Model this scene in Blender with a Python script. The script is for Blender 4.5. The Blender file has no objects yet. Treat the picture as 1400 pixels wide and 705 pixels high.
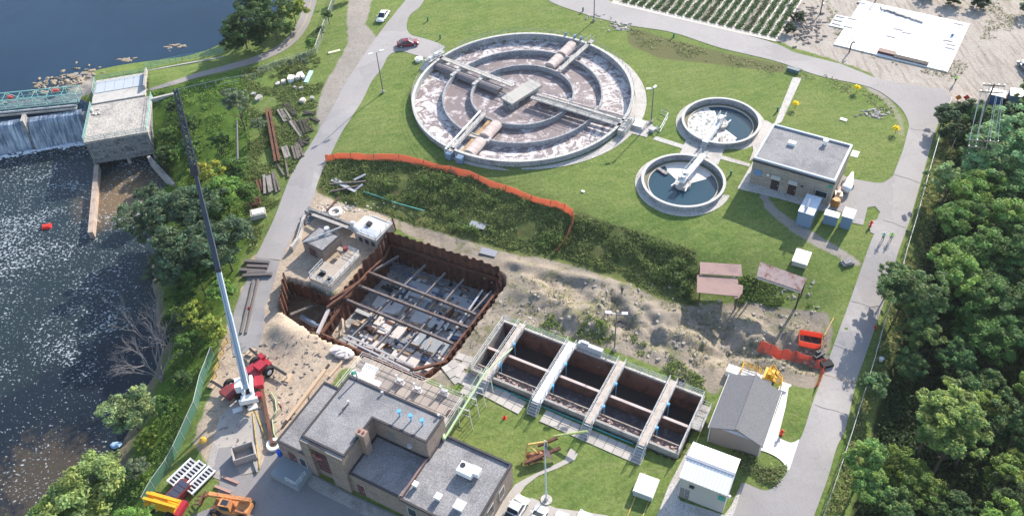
HAZE = 0.00008
import bpy, bmesh, math, random
import numpy as np
from mathutils import Vector, Matrix
random.seed(7); rng = np.random.default_rng(7)
sc = bpy.context.scene
C = sc.collection
# ------------------------------------------------------------------ camera
# focal length and nadir vanishing point of the photograph, in its pixels (1400 x 705)
F, NX, NY, CX, CY, CAMH = 1215.41, 774.72, 1580.73, 668.36, 328.95, 100.0
_dn = Vector((NX-CX, NY-CY, F)).normalized()          # straight down, in camera axes (x right, y down, z ahead)
_up = -_dn
_e1 = (Vector((1,0,0)) - _up*_up.x).normalized()
_e2 = _up.cross(_e1)
cd = bpy.data.cameras.new('camera'); cam = bpy.data.objects.new('camera', cd); C.objects.link(cam)
def w2(v): return Vector((v.dot(_e1), v.dot(_e2), v.dot(_up)))
_r, _u, _b = w2(Vector((1,0,0))), w2(Vector((0,-1,0))), w2(Vector((0,0,-1)))
cam.matrix_world = Matrix(((_r.x,_u.x,_b.x,0),(_r.y,_u.y,_b.y,0),(_r.z,_u.z,_b.z,CAMH),(0,0,0,1)))
cd.sensor_width = 36; cd.lens = 36*F/1400
cd.shift_x = (700-CX)/1400; cd.shift_y = (CY-352.5)/1400
cd.clip_end = 20000; cd.clip_start = 1
sc.camera = cam
# ------------------------------------------------------------------ light
SUN_AZ, SUN_EL = math.radians(54), math.radians(29)
w = bpy.data.worlds.new('World'); sc.world = w; w.use_nodes = True
nt = w.node_tree; sky = nt.nodes.new('ShaderNodeTexSky'); sky.sky_type = 'NISHITA'; sky.sun_disc = False
sky.sun_elevation = SUN_EL; sky.sun_rotation = math.radians(90)-SUN_AZ; sky.air_density = 1.0; sky.dust_density = 1.0
nt.links.new(sky.outputs[0], nt.nodes['Background'].inputs[0]); nt.nodes['Background'].inputs[1].default_value = 0.15
sd = bpy.data.lights.new('sun', 'SUN'); sd.energy = 4.3; sd.angle = math.radians(0.5); sd.color = (1, .93, .84)
so = bpy.data.objects.new('sun', sd); C.objects.link(so)
_sd = Vector((math.cos(SUN_AZ)*math.cos(SUN_EL), math.sin(SUN_AZ)*math.cos(SUN_EL), math.sin(SUN_EL)))
so.rotation_euler = (_sd).to_track_quat('Z','Y').to_euler()
sc.view_settings.view_transform = 'Standard'; sc.view_settings.look = 'None'
sc.view_settings.exposure = 0.98; sc.view_settings.gamma = 1
# ------------------------------------------------------------------ where things stand
def P(px, py, z=0.0):
    r = w2(Vector((px-CX, py-CY, F))); t = (CAMH-z)/(-r.z)
    return Vector((r.x*t, r.y*t, z))
CTRL = [ # survey points: photo pixel and height of the ground there
(470,150,0),(700,10,0),(620,20,0),(900,60,0),(800,0,0),(1000,20,0),(1100,60,0),(1250,60,0),(1390,60,0),(1300,130,0),(1200,100,0),(1240,170,0),
(1220,250,0),(1190,320,0),(1100,200,0),(1050,150,0),(900,150,0),(870,200,0),(850,260,0),(960,300,-.1),(1050,320,-.3),(1120,340,-.3),(1000,330,-.4),
(780,250,0),(700,240,0),(600,215,0),(520,210,-.2),(560,120,0),(540,30,0),(560,222,-.3),(640,240,-.3),(720,268,-.3),(775,285,-.4),(850,312,-.5),(950,342,-.6),(475,218,-.5),
(1040,345,-.6),(1110,365,-.6),(1140,400,-.9),
(470,262,-2.2),(560,298,-3),(640,320,-3),(700,335,-3),(760,348,-3),(830,368,-3),(900,398,-3),(950,415,-3),(1010,412,-2.8),(1080,420,-2.5),(1130,440,-1.6),
(500,130,-.1),(460,200,-.6),(430,255,-1.2),(400,300,-2),(370,340,-2.6),(345,400,-3),(340,470,-3),(340,530,-3),(300,640,-3),(360,600,-3),(420,690,-3),(560,480,-3),(640,500,-3),
(700,400,-2.6),(650,360,-2.8),(700,600,-3),(800,650,-3),(850,560,-3),(900,620,-3),(960,690,-2.6),(1000,600,-2.6),(1000,480,-2.8),(1040,450,-2.7),(1090,480,-2.2),(820,420,-2.0),(880,440,-2.2),
(1150,200,0),(1258,200,0),(1235,250,0),(1210,340,-.2),(1160,450,-.8),(1120,560,-1.5),(1090,660,-2),(1070,700,-2.2),(1130,620,-1.8),(1020,690,-2.4),
(1290,230,-.6),(1265,300,-1),(1240,380,-1.6),(1215,470,-2.4),(1180,600,-3.0),(1150,690,-3.2),
(1350,300,-4),(1390,200,-2),(1400,400,-6),(1300,450,-5.5),(1300,600,-6.5),(1400,650,-7),(1250,700,-6),(1350,120,-.4),(1400,130,-.3),(1330,180,-1.2),
(440,20,-1),(420,70,-1),(370,95,-1),(300,105,-1),(230,120,-1),(150,125,-1.1),(480,20,-.3),(490,80,-.1),(440,100,-.6),(400,150,-1),(380,200,-1.8),(350,260,-2.4),(330,150,-1.6),
(400,30,-1.1),(340,50,-1.4),(300,70,-2.0),(250,88,-1.8),(206,92,-1.8),(306,40,-4.5),(320,0,-5),(250,50,-5),(200,60,-5),(100,40,-6),(0,0,-6),(200,10,-6),(60,70,-5),(0,90,-5),
(95,112,-2.2),(60,118,-2.8),(125,100,-2.4),
(330,300,-3),(240,160,-2.6),(215,160,-3.2),(250,200,-4.5),(215,235,-7.4),(225,255,-7.4),(290,260,-3.4),(280,200,-3.6),
(205,330,-8.1),(195,300,-8.1),(225,290,-6.6),(210,400,-8.1),(235,470,-7.7),(190,560,-8.1),(150,630,-8.1),(60,690,-8.4),(250,340,-6.4),(260,420,-6),(300,400,-3.6),
(170,275,-8.15),(150,250,-8.9),(100,300,-10),(50,400,-10),(50,500,-10),(100,450,-10),(0,600,-9.5),(150,500,-9.4),(150,400,-9.5),(60,250,-10),(0,700,-8.8),(90,640,-8.6),(0,300,-10),
(305,460,-3.1),(285,520,-3.3),(262,570,-3.4),(215,660,-3.8),(195,700,-4),(255,530,-4.8),(235,590,-5.2),(205,640,-5.8),(170,690,-6.6),(290,600,-3.1),(245,690,-3.4)]
_cp = np.array([tuple(P(a,b,c)) for a,b,c in CTRL])
def _ker(A, B): return np.sqrt(((A[:,None,:]-B[None,:,:])**2).sum(-1) + 4.0)
_n = len(_cp)
_A = np.zeros((_n+1,_n+1)); _A[:_n,:_n] = _ker(_cp[:,:2],_cp[:,:2]) - np.eye(_n)*0.4; _A[:_n,_n] = 1; _A[_n,:_n] = 1
_W = np.linalg.solve(_A, np.append(_cp[:,2],0))
def Hbase(x, y):
    x = np.clip(np.asarray(x,float),-132,112); y = np.clip(np.asarray(y,float),48,203)
    Q = np.stack([x.ravel(),y.ravel()],1); out = np.empty(len(Q))
    for i in range(0,len(Q),20000): out[i:i+20000] = _ker(Q[i:i+20000],_cp[:,:2])@_W[:_n] + _W[_n]
    return out.reshape(x.shape)
def inpoly(x, y, poly):
    x = np.asarray(x); y = np.asarray(y); ins = np.zeros(x.shape,bool)
    n = len(poly)
    for i in range(n):
        x0,y0 = poly[i][0],poly[i][1]; x1,y1 = poly[(i+1)%n][0],poly[(i+1)%n][1]
        if y0==y1: continue
        c = ((y0>y)!=(y1>y)) & (x < (x1-x0)*(y-y0)/(y1-y0)+x0); ins ^= c
    return ins
_lat = rng.random((64,256,256))
def vnoise(x, y, s, seed=0):
    x = x/s; y = y/s; xi = np.floor(x).astype(int); yi = np.floor(y).astype(int); fx = x-xi; fy = y-yi
    fx = fx*fx*(3-2*fx); fy = fy*fy*(3-2*fy); L = _lat[seed]
    g = lambda a,b: L[a%256,b%256]
    return (g(xi,yi)*(1-fx)+g(xi+1,yi)*fx)*(1-fy) + (g(xi,yi+1)*(1-fx)+g(xi+1,yi+1)*fx)*fy
def fbm(x, y, s, o=4, seed=0):
    r = 0; a = 1; t = 0
    for k in range(o): r = r + a*vnoise(x,y,s/2**k,(seed+k)%64); t += a; a *= .5
    return r/t
# fine grid with stretched rings of cells out to the horizon
CELL = .45
def axis(a, b):
    f = np.arange(a, b+CELL*.5, CELL); o = []; d = CELL; v = 0
    while v < 2500: d *= 1.5; v += d; o.append(v)
    o = np.array(o); return np.concatenate([(a-o)[::-1], f, f[-1]+o])
XS, YS = axis(-134,114), axis(46,205)
GX, GY = np.meshgrid(XS, YS)
GH = Hbase(GX, GY)
def pw(pts, z): return [tuple(P(a,b,z))[:2] for a,b in pts]
def blur(M, k):
    for _ in range(k):
        M = (M + np.roll(M,1,0)+np.roll(M,-1,0)+np.roll(M,1,1)+np.roll(M,-1,1))/5
    return M
def mask(pts, z=-3, b=3): return blur(inpoly(GX,GY,pw(pts,z)).astype(float), b)
m_sand = mask([(640,322),(700,336),(760,350),(830,372),(900,400),(955,418),(1010,412),(1080,424),(1130,438),(1138,462),(1122,510),(1108,540),(1068,530),(1000,508),(978,545),(962,530),(900,503),(800,470),(700,437),(668,462),(640,505),(618,530),(560,500),(600,500),(684,395),(686,370),(600,340),(540,310),(520,300),(560,298)], -2.9, 4)
m_cons = mask([(382,350),(365,370),(330,390),(318,430),(300,470),(288,540),(262,600),(300,660),(360,640),(430,560),(470,500),(580,530),(585,500),(430,440),(405,400),(420,380),(420,350)], -3, 4)
m_pad  = mask([(400,268),(440,262),(530,285),(540,330),(500,360),(470,400),(430,400),(380,380),(350,400),(330,360),(372,330)], -2.8, 4)
m_scrub= mask([(443,222),(475,220),(560,223),(640,243),(720,272),(776,290),(850,318),(905,335),(950,350),(955,412),(900,400),(830,370),(760,349),(690,336),(640,322),(560,298),(520,284),(470,275),(430,262)], -1.6, 5)
m_grav = mask([(1088,0),(1420,0),(1420,140),(1300,140),(1282,118),(1232,138),(1190,100),(1135,80),(1080,64),(1062,52)], 0, 6)
m_track= mask([(478,-5),(508,-5),(500,35),(520,58),(540,66),(505,110),(470,160),(452,200),(440,205),(432,150),(440,120),(456,95),(476,60),(474,20)], -.3, 6)
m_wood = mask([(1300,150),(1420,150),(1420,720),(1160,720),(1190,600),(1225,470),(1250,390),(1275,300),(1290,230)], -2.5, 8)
m_bank = mask([(205,140),(300,118),(345,110),(345,160),(335,260),(345,320),(325,380),(300,440),(296,480),(255,570),(205,660),(180,720),(20,720),(60,680),(150,610),(190,540),(180,400),(180,320),(200,250)], -4, 6)
m_rocky= mask([(40,108),(100,96),(128,95),(128,128),(60,132)], -2, 3)
m_track2 = mask([(1046,262),(1060,285),(1090,305),(1120,322),(1180,358),(1176,366),(1110,334),(1080,315),(1050,292),(1036,270)], -.2, 2)*.8
m_slabline = mask([(1060,62),(1135,85),(1190,106),(1225,140),(1240,175),(1236,205),(1226,200),(1226,172),(1212,145),(1180,120),(1120,96),(1040,75),(990,60)], 0, 6)
m_wild = mask([(860,35),(900,50),(1000,75),(1080,90),(1070,100),(980,88),(900,80),(858,60)], 0, 8)
m_farm = mask([(836,-20),(1112,-20),(1080,60),(960,38)], 0, 2)
# relief: spoil heaps and ruts in the sand, small lumps elsewhere
dig = m_sand*(1-m_scrub)
rg = 1-np.abs(2*fbm(GX,GY,9,4,3)-1)
edge = np.clip((m_sand>.98)*1.0,0,1); edge = blur(edge,10)
mid = mask([(700,372),(800,385),(930,415),(1060,440),(1110,470),(1080,510),(1000,480),(960,510),(900,490),(800,455),(730,425)], -2.5, 12)
GH += edge*(fbm(GX,GY,6,5,9)-.5)*.9 + edge*(fbm(GX,GY,1.3,2,24)-.5)*.28 + mid*edge*(np.clip(rg-.64,0,1)*3.2 - .4 + (fbm(GX,GY,2.6,4,20)-.5)*2.1 - .35*np.clip(np.abs(2*fbm(GX*.8+GY*.5,GY,5,3,33)-1)<.06,0,1))
for px,py,r,hh in [(820,402,2.0,1.3),(720,392,2.6,1.2),(930,455,2.8,1.3),(800,430,3,1.2),(985,450,2.4,-1.0),(850,440,2.4,-1.5),(400,458,3.2,1.3),(383,448,2.2,.8)]:
    c = P(px,py,-2.2); GH += hh*np.exp(-((GX-c.x)**2+(GY-c.y)**2)/(r*r)*1.2)
for a,b,hh in [((955,430),(1000,500),-.6),((1005,440),(1090,500),-.5),((1000,475),(1110,505),-.8),((700,360),(860,392),.5)]:
    A, B = P(*a,-2.6), P(*b,-2.6); d = B-A; L2 = d.x**2+d.y**2
    t = np.clip(((GX-A.x)*d.x+(GY-A.y)*d.y)/L2,0,1); q = (GX-A.x-t*d.x)**2+(GY-A.y-t*d.y)**2
    GH += hh*np.exp(-q/.9)*(.6+.8*vnoise(GX,GY,1.5,30))
GH += m_bank*(fbm(GX,GY,4,4,12)-.5)*.8 + m_scrub*(fbm(GX,GY,3,3,15)-.5)*.9 + m_wood*(fbm(GX,GY,6,3,17)-.5)*1.2 + m_rocky*(fbm(GX,GY,2,3,19)-.5)*1.2
GH += m_cons*blur((fbm(GX,GY,2.5,4,22)-.5),1)*.35
_riv = inpoly(GX,GY,pw([(-260,262),(-60,222),(0,188),(118,168),(122,180),(204,192),(238,252),(222,262),(206,288),(200,310),(185,330),(150,420),(-260,420)],-8))
_ls = np.hypot(GX-P(168,262,-8).x, GY-P(168,262,-8).y)
GH = np.where(_riv, np.minimum(GH, np.clip(-8.15-(_ls-6)*.12,-10,-8.12)), GH)
GH = np.where(inpoly(GX,GY,pw([(128,108),(200,98),(202,134),(126,140)],-1.3)), np.minimum(GH,-1.75), GH)
# holes for pits and basins (filled below by their own walls and floors)
def circle_mask(c, r): return (GX-c[0])**2+(GY-c[1])**2 < r*r
BIG, BIGR = (0.38,142.48), 20.8
CLA = [(36.15,130.87),(26.86,114.85)]; CLR = 6.64
PIT = pw([(531,325),(683,374),(684,392),(606,494),(580,511),(556,508),(432,452),(468,402),(497,367),(522,345)], -2.6)
PIT2= pw([(392,384),(430,396),(462,414),(449,436),(430,456),(408,440),(386,424)], -3)
def shrink(poly, d):
    c = np.mean(np.array(poly),0); o = []
    for p in poly:
        v = np.array(p)-c; L = np.linalg.norm(v); o.append(tuple(c+v*(L-d)/L))
    return o
holes = [(circle_mask(BIG,BIGR-.1),-2.2)] + [(circle_mask(c,CLR-.1),-2.2) for c in CLA] + [(inpoly(GX,GY,shrink(PIT,-.62)),-8.8),(inpoly(GX,GY,shrink(PIT2,-.55)),-6.5)]
for _q in (PIT,PIT2): m_cons = np.maximum(m_cons, blur(inpoly(GX,GY,shrink(_q,-1.2)).astype(float),2))
def snap(pts, z, ang=None):
    """world polygon of photo points at height z, squared up to right angles; returns points and the direction of its long edge"""
    W = [P(a,b,z) for a,b in pts]; n = len(W)
    if ang is None:
        sx = sy = 0
        for i in range(n):
            d = W[(i+1)%n]-W[i]; L = math.hypot(d.x,d.y); t = math.atan2(d.y,d.x)*4; sx += L*math.cos(t); sy += L*math.sin(t)
        ang = math.atan2(sy,sx)/4
    c, s = math.cos(ang), math.sin(ang)
    Q = [(p.x*c+p.y*s, -p.x*s+p.y*c) for p in W]; X = [None]*n; Y = [None]*n
    for i in range(n):
        j = (i+1)%n; a, b = Q[i], Q[j]
        if abs(a[0]-b[0]) > abs(a[1]-b[1]): m = (a[1]+b[1])/2; Y[i] = Y[j] = m
        else: m = (a[0]+b[0])/2; X[i] = X[j] = m
    out = []
    for i in range(n):
        x = X[i] if X[i] is not None else Q[i][0]; y = Y[i] if Y[i] is not None else Q[i][1]
        out.append(Vector((x*c-y*s, x*s+y*c, z)))
    return out, ang
class Fr:
    """a local frame: origin o, x along ang"""
    def __init__(s, o, ang): s.o = Vector(o); s.ang = ang; s.ux = Vector((math.cos(ang),math.sin(ang),0)); s.uy = Vector((-math.sin(ang),math.cos(ang),0))
    def W(s, x, y, z=0): return s.o + s.ux*x + s.uy*y + Vector((0,0,z))
    def L(s, px, py, z): d = P(px,py,z)-s.o; return d.dot(s.ux), d.dot(s.uy)
# rectangular basin
RTZ = -1.9
RTP, RTA = snap([(689.3,439),(965.5,538.5),(927,621),(639.5,503)], RTZ)
holes.append((inpoly(GX,GY,shrink([(p.x,p.y) for p in RTP],-.05)),-7.4))
for m, z in holes: GH[m] = z
def Hs(x, y):
    i = int(np.clip(np.searchsorted(XS,x)-1,0,len(XS)-2)); j = int(np.clip(np.searchsorted(YS,y)-1,0,len(YS)-2))
    fx = (x-XS[i])/(XS[i+1]-XS[i]); fy = (y-YS[j])/(YS[j+1]-YS[j])
    return float((GH[j,i]*(1-fx)+GH[j,i+1]*fx)*(1-fy)+(GH[j+1,i]*(1-fx)+GH[j+1,i+1]*fx)*fy)
def Hv(x, y):
    i = np.clip(np.searchsorted(XS,x)-1,0,len(XS)-2); j = np.clip(np.searchsorted(YS,y)-1,0,len(YS)-2)
    fx = (x-XS[i])/(XS[i+1]-XS[i]); fy = (y-YS[j])/(YS[j+1]-YS[j])
    return (GH[j,i]*(1-fx)+GH[j,i+1]*fx)*(1-fy)+(GH[j+1,i]*(1-fx)+GH[j+1,i+1]*fx)*fy
def G(px, py, dz=0.0):
    z = -2.0
    for _ in range(14): p = P(px,py,z+dz); z += .6*(Hs(p.x,p.y)-z)
    return P(px,py,z+dz)
# ------------------------------------------------------------------ materials
_mats = {}
def nodes(name):
    m = bpy.data.materials.new(name); m.use_nodes = True; t = m.node_tree; return m, t, t.nodes['Principled BSDF']
def lin(c): return tuple(c)+(1,) if len(c)==3 else c
def ramp(t, src, stops):
    r = t.nodes.new('ShaderNodeValToRGB'); e = r.color_ramp.elements
    while len(e) < len(stops): e.new(.5)
    for k,(p,c) in enumerate(stops): e[k].position = p; e[k].color = lin(c) if not isinstance(c,(int,float)) else (c,c,c,1)
    t.links.new(src, r.inputs[0]); return r.outputs[0]
def pos(t): return t.nodes.new('ShaderNodeNewGeometry').outputs['Position']
def mapping(t, src, scale, rotz=0):
    m = t.nodes.new('ShaderNodeMapping'); m.inputs['Scale'].default_value = scale; m.inputs['Rotation'].default_value = (0,0,rotz); t.links.new(src, m.inputs[0]); return m.outputs[0]
def noise(t, src, scale, detail=5, rough=.55, dist=0):
    n = t.nodes.new('ShaderNodeTexNoise'); n.inputs['Scale'].default_value = scale; n.inputs['Detail'].default_value = detail
    n.inputs['Roughness'].default_value = rough; n.inputs['Distortion'].default_value = dist; t.links.new(src, n.inputs['Vector']); return n.outputs['Fac']
def mixc(t, f, a, b, mode='MIX'):
    m = t.nodes.new('ShaderNodeMix'); m.data_type = 'RGBA'; m.blend_type = mode
    for s, v in ((0,f),(6,a),(7,b)):
        if hasattr(v,'links'): t.links.new(v, m.inputs[s])
        elif s==0: m.inputs[0].default_value = v
        else: m.inputs[s].default_value = lin(v)
    return m.outputs[2]
def math_(t, op, a, b=0, clamp=False):
    m = t.nodes.new('ShaderNodeMath'); m.operation = op; m.use_clamp = clamp
    for s, v in ((0,a),(1,b)):
        if hasattr(v,'links'): t.links.new(v, m.inputs[s])
        else: m.inputs[s].default_value = v
    return m.outputs[0]
def bump(t, b, h, strength=.4, dist=.1):
    n = t.nodes.new('ShaderNodeBump'); n.inputs['Strength'].default_value = strength; n.inputs['Distance'].default_value = dist
    t.links.new(h, n.inputs['Height']); t.links.new(n.outputs[0], b.inputs['Normal'])
def mat(name, c, rough=.8, var=.25, scale=1.5, metal=0, c2=None, fine=0, bmp=0, objcol=False, spec=.3):
    """a weathered surface: base colour c broken up by two noises, c2 where patches of dirt or rust show"""
    if name in _mats: return _mats[name]
    m, t, b = nodes(name); p = pos(t)
    n1 = noise(t, p, scale, 6, .6)
    col = mixc(t, n1, tuple(x*(1-var) for x in c), tuple(min(1,x*(1+var)) for x in c))
    if c2 is not None:
        f = ramp(t, noise(t, p, scale*.6, 7, .7, .4), [(.48,0.0),(.62,1.0)]); col = mixc(t, f, col, c2)
    if fine:
        n2 = noise(t, p, fine, 3, .7); f = ramp(t, n2, [(.35,.55),(.65,1.25)]); col = mixc(t, 1.0, col, f, 'MULTIPLY')
    if objcol:
        oi = t.nodes.new('ShaderNodeObjectInfo'); col = mixc(t, 1.0, col, oi.outputs['Color'], 'MULTIPLY')
    t.links.new(col, b.inputs['Base Color']); b.inputs['Roughness'].default_value = rough; b.inputs['Metallic'].default_value = metal
    b.inputs['Specular IOR Level'].default_value = spec
    if bmp: bump(t, b, noise(t, p, scale*4, 5, .6), bmp, .08)
    _mats[name] = m; return m
CONC = mat('concrete', (.40,.375,.345), .85, .18, .8, c2=(.27,.25,.23), fine=9, bmp=.2)
CONC_L = mat('pale_concrete', (.52,.49,.45), .85, .12, .5, c2=(.42,.39,.35), fine=7)
CONC_W = mat('new_concrete', (.82,.8,.76), .8, .06, .3, c2=(.72,.69,.64))
CONC_D = mat('stained_concrete', (.25,.25,.25), .8, .3, 1.2, c2=(.10,.105,.11), fine=5, bmp=.3)
BROWN = mat('brown_stained_concrete', (.19,.10,.075), .7, .3, .7, c2=(.09,.055,.045))
STEEL = mat('galvanised_steel', (.55,.55,.55), .45, .12, 2, metal=.3)
RAILW = mat('pale_painted_rail', (.62,.62,.60), .5, .1, 3)
RAILG = mat('grey_painted_rail', (.42,.42,.42), .5, .15, 3)
TEAL = mat('verdigris_painted_steel', (.22,.42,.38), .6, .2, 2)
RUST = mat('rusty_steel', (.165,.070,.042), .8, .4, 1.6, c2=(.085,.045,.034), bmp=.3)
RUSTD = mat('dark_rusty_beam', (.10,.06,.05), .75, .35, 2, c2=(.19,.10,.07))
BEAM = mat('brown_steel_beam', (.17,.145,.14), .6, .3, 2, c2=(.12,.07,.05))
PLATE = mat('faded_rusty_plate', (.27,.17,.15), .65, .18, .6, c2=(.20,.125,.12))
PLATE2 = mat('mottled_rusty_plate', (.36,.27,.25), .65, .3, 1.4, c2=(.20,.08,.06))
WHITE = mat('white_paint', (.8,.8,.79), .5, .04, 1)
WHITER = mat('white_metal_roofing', (.78,.77,.75), .5, .03, .5)
CREAM = mat('cream_siding', (.50,.465,.43), .7, .05, 1)
TAN = mat('tan_siding', (.30,.255,.235), .75, .06, 1)
DARK = mat('dark_metal', (.035,.035,.04), .5, .3, 3)
BLACK = mat('rubber', (.018,.018,.018), .8, .3, 6)
RED = mat('red_paint', (.38,.025,.04), .4, .2, 2, c2=(.26,.03,.04), spec=.5)
REDD = mat('dull_red_steel', (.17,.035,.035), .6, .25, 2)
ORANGE = mat('orange_paint', (.62,.22,.06), .5, .25, 2, c2=(.35,.14,.06))
YELLOW = mat('yellow_paint', (.72,.42,.04), .5, .15, 2)
YPIPE = mat('worn_yellow_pipe', (.55,.40,.12), .6, .3, 2, c2=(.30,.17,.06))
GREENP = mat('light_green_pipe', (.33,.44,.25), .5, .12, 2)
BLUEP = mat('light_blue_plastic', (.12,.42,.72), .5, .1, 2)
BLUEC = mat('blue_shade_tone', (.17,.25,.36), .5, .06, 1)  # sides of the white cabinets carry their blue shade in this colour
BLUE = mat('blue_plastic', (.02,.10,.55), .45, .1, 2)
GRAVEL = mat('gravel_roofing', (.30,.29,.29), .95, .2, .35, c2=(.215,.21,.215), fine=7, bmp=.5)
SHINGLE = mat('grey_shingles', (.20,.195,.20), .9, .1, 2, fine=12, bmp=.3)
COPING = mat('dark_metal_coping', (.06,.055,.06), .5, .2, 2)
COPING_L = mat('pale_metal_coping', (.36,.40,.46), .5, .1, 2)
WOOD = mat('weathered_timber', (.16,.135,.115), .85, .35, 3, c2=(.08,.065,.055), bmp=.3)
WOODL = mat('fresh_timber', (.50,.37,.25), .8, .2, 3)
WOODD = mat('creosoted_timber', (.055,.045,.04), .85, .4, 3)
BARK = mat('bark', (.13,.10,.075), .9, .3, 3, bmp=.5)
BARKD = mat('grey_dead_wood', (.22,.205,.205), .9, .2, 3)
GLASS = mat('dark_window_glass', (.03,.04,.05), .12, .2, 1, spec=.6)
DOORR = mat('maroon_door_paint', (.13,.06,.065), .6, .1, 1)
DOORG = mat('grey_brown_door', (.22,.19,.185), .6, .1, 1)
ROCK = mat('pale_rock', (.55,.50,.45), .9, .25, 2, bmp=.4)
def net_mat(name, c):
    m, t, b = nodes(name); p = pos(t); col = mixc(t, noise(t,p,2,4,.6), tuple(x*.8 for x in c), c); t.links.new(col, b.inputs['Base Color']); b.inputs['Roughness'].default_value = .7
    tr = t.nodes.new('ShaderNodeBsdfTranslucent'); t.links.new(col, tr.inputs[0]); mx = t.nodes.new('ShaderNodeMixShader'); mx.inputs[0].default_value = .55
    t.links.new(b.outputs[0], mx.inputs[1]); t.links.new(tr.outputs[0], mx.inputs[2]); t.links.new(mx.outputs[0], t.nodes['Material Output'].inputs[0]); return m
PLASTIC_O = net_mat('orange_safety_netting', (.90,.36,.19))
PLASTIC_R = net_mat('red_safety_netting', (.85,.23,.14))
TARP = mat('cream_tarpaulin', (.62,.55,.50), .8, .15, 1.5)
PINK = mat('pink_stained_cover', (.54,.45,.41), .7, .14, 1.0, c2=(.47,.37,.33))
COVERD = mat('dark_pipe_cover', (.20,.17,.17), .6, .15, 1, c2=(.14,.12,.12))
SKIN = mat('skin', (.45,.28,.2), .6, .05, 2)
def brick_mat(name, c1, c2, mortar, sx=1.0):
    m, t, b = nodes(name); g = t.nodes.new('ShaderNodeNewGeometry'); p = g.outputs['Position']
    sp = t.nodes.new('ShaderNodeSeparateXYZ'); t.links.new(p, sp.inputs[0])
    cmb = t.nodes.new('ShaderNodeCombineXYZ'); s = math_(t,'ADD', sp.outputs[0], sp.outputs[1]); t.links.new(s, cmb.inputs[0]); t.links.new(sp.outputs[2], cmb.inputs[1])
    br = t.nodes.new('ShaderNodeTexBrick'); t.links.new(cmb.outputs[0], br.inputs['Vector']); br.inputs['Scale'].default_value = 1.0
    br.inputs['Brick Width'].default_value = .4*sx; br.inputs['Row Height'].default_value = .2; br.inputs['Mortar Size'].default_value = .016
    br.inputs['Color1'].default_value = lin(c1); br.inputs['Color2'].default_value = lin(c2); br.inputs['Mortar'].default_value = lin(mortar)
    n = noise(t, p, 3, 5, .7); col = mixc(t, 1.0, br.outputs[0], ramp(t, n, [(.3,.78),(.7,1.15)]), 'MULTIPLY')
    t.links.new(col, b.inputs['Base Color']); b.inputs['Roughness'].default_value = .9
    bump(t, b, br.outputs[1], -.3, .03); return m
BRICK = brick_mat('buff_brick', (.33,.235,.185), (.21,.155,.13), (.30,.27,.24))
BRICK2 = brick_mat('grey_buff_brick', (.36,.31,.25), (.25,.21,.17), (.32,.30,.27))
def leaf_mat():
    m, t, b = nodes('leaves'); oi = t.nodes.new('ShaderNodeObjectInfo'); at = t.nodes.new('ShaderNodeAttribute'); at.attribute_name = 'tone'
    c = mixc(t, 1.0, oi.outputs['Color'], at.outputs['Color'], 'MULTIPLY')
    t.links.new(c, b.inputs['Base Color']); b.inputs['Roughness'].default_value = .65; b.inputs['Specular IOR Level'].default_value = .25
    tr = t.nodes.new('ShaderNodeBsdfTranslucent'); t.links.new(c, tr.inputs[0]); mx = t.nodes.new('ShaderNodeMixShader'); mx.inputs[0].default_value = .38
    t.links.new(b.outputs[0], mx.inputs[1]); t.links.new(tr.outputs[0], mx.inputs[2]); t.links.new(mx.outputs[0], t.nodes['Material Output'].inputs[0]); return m
LEAF = leaf_mat()
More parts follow.
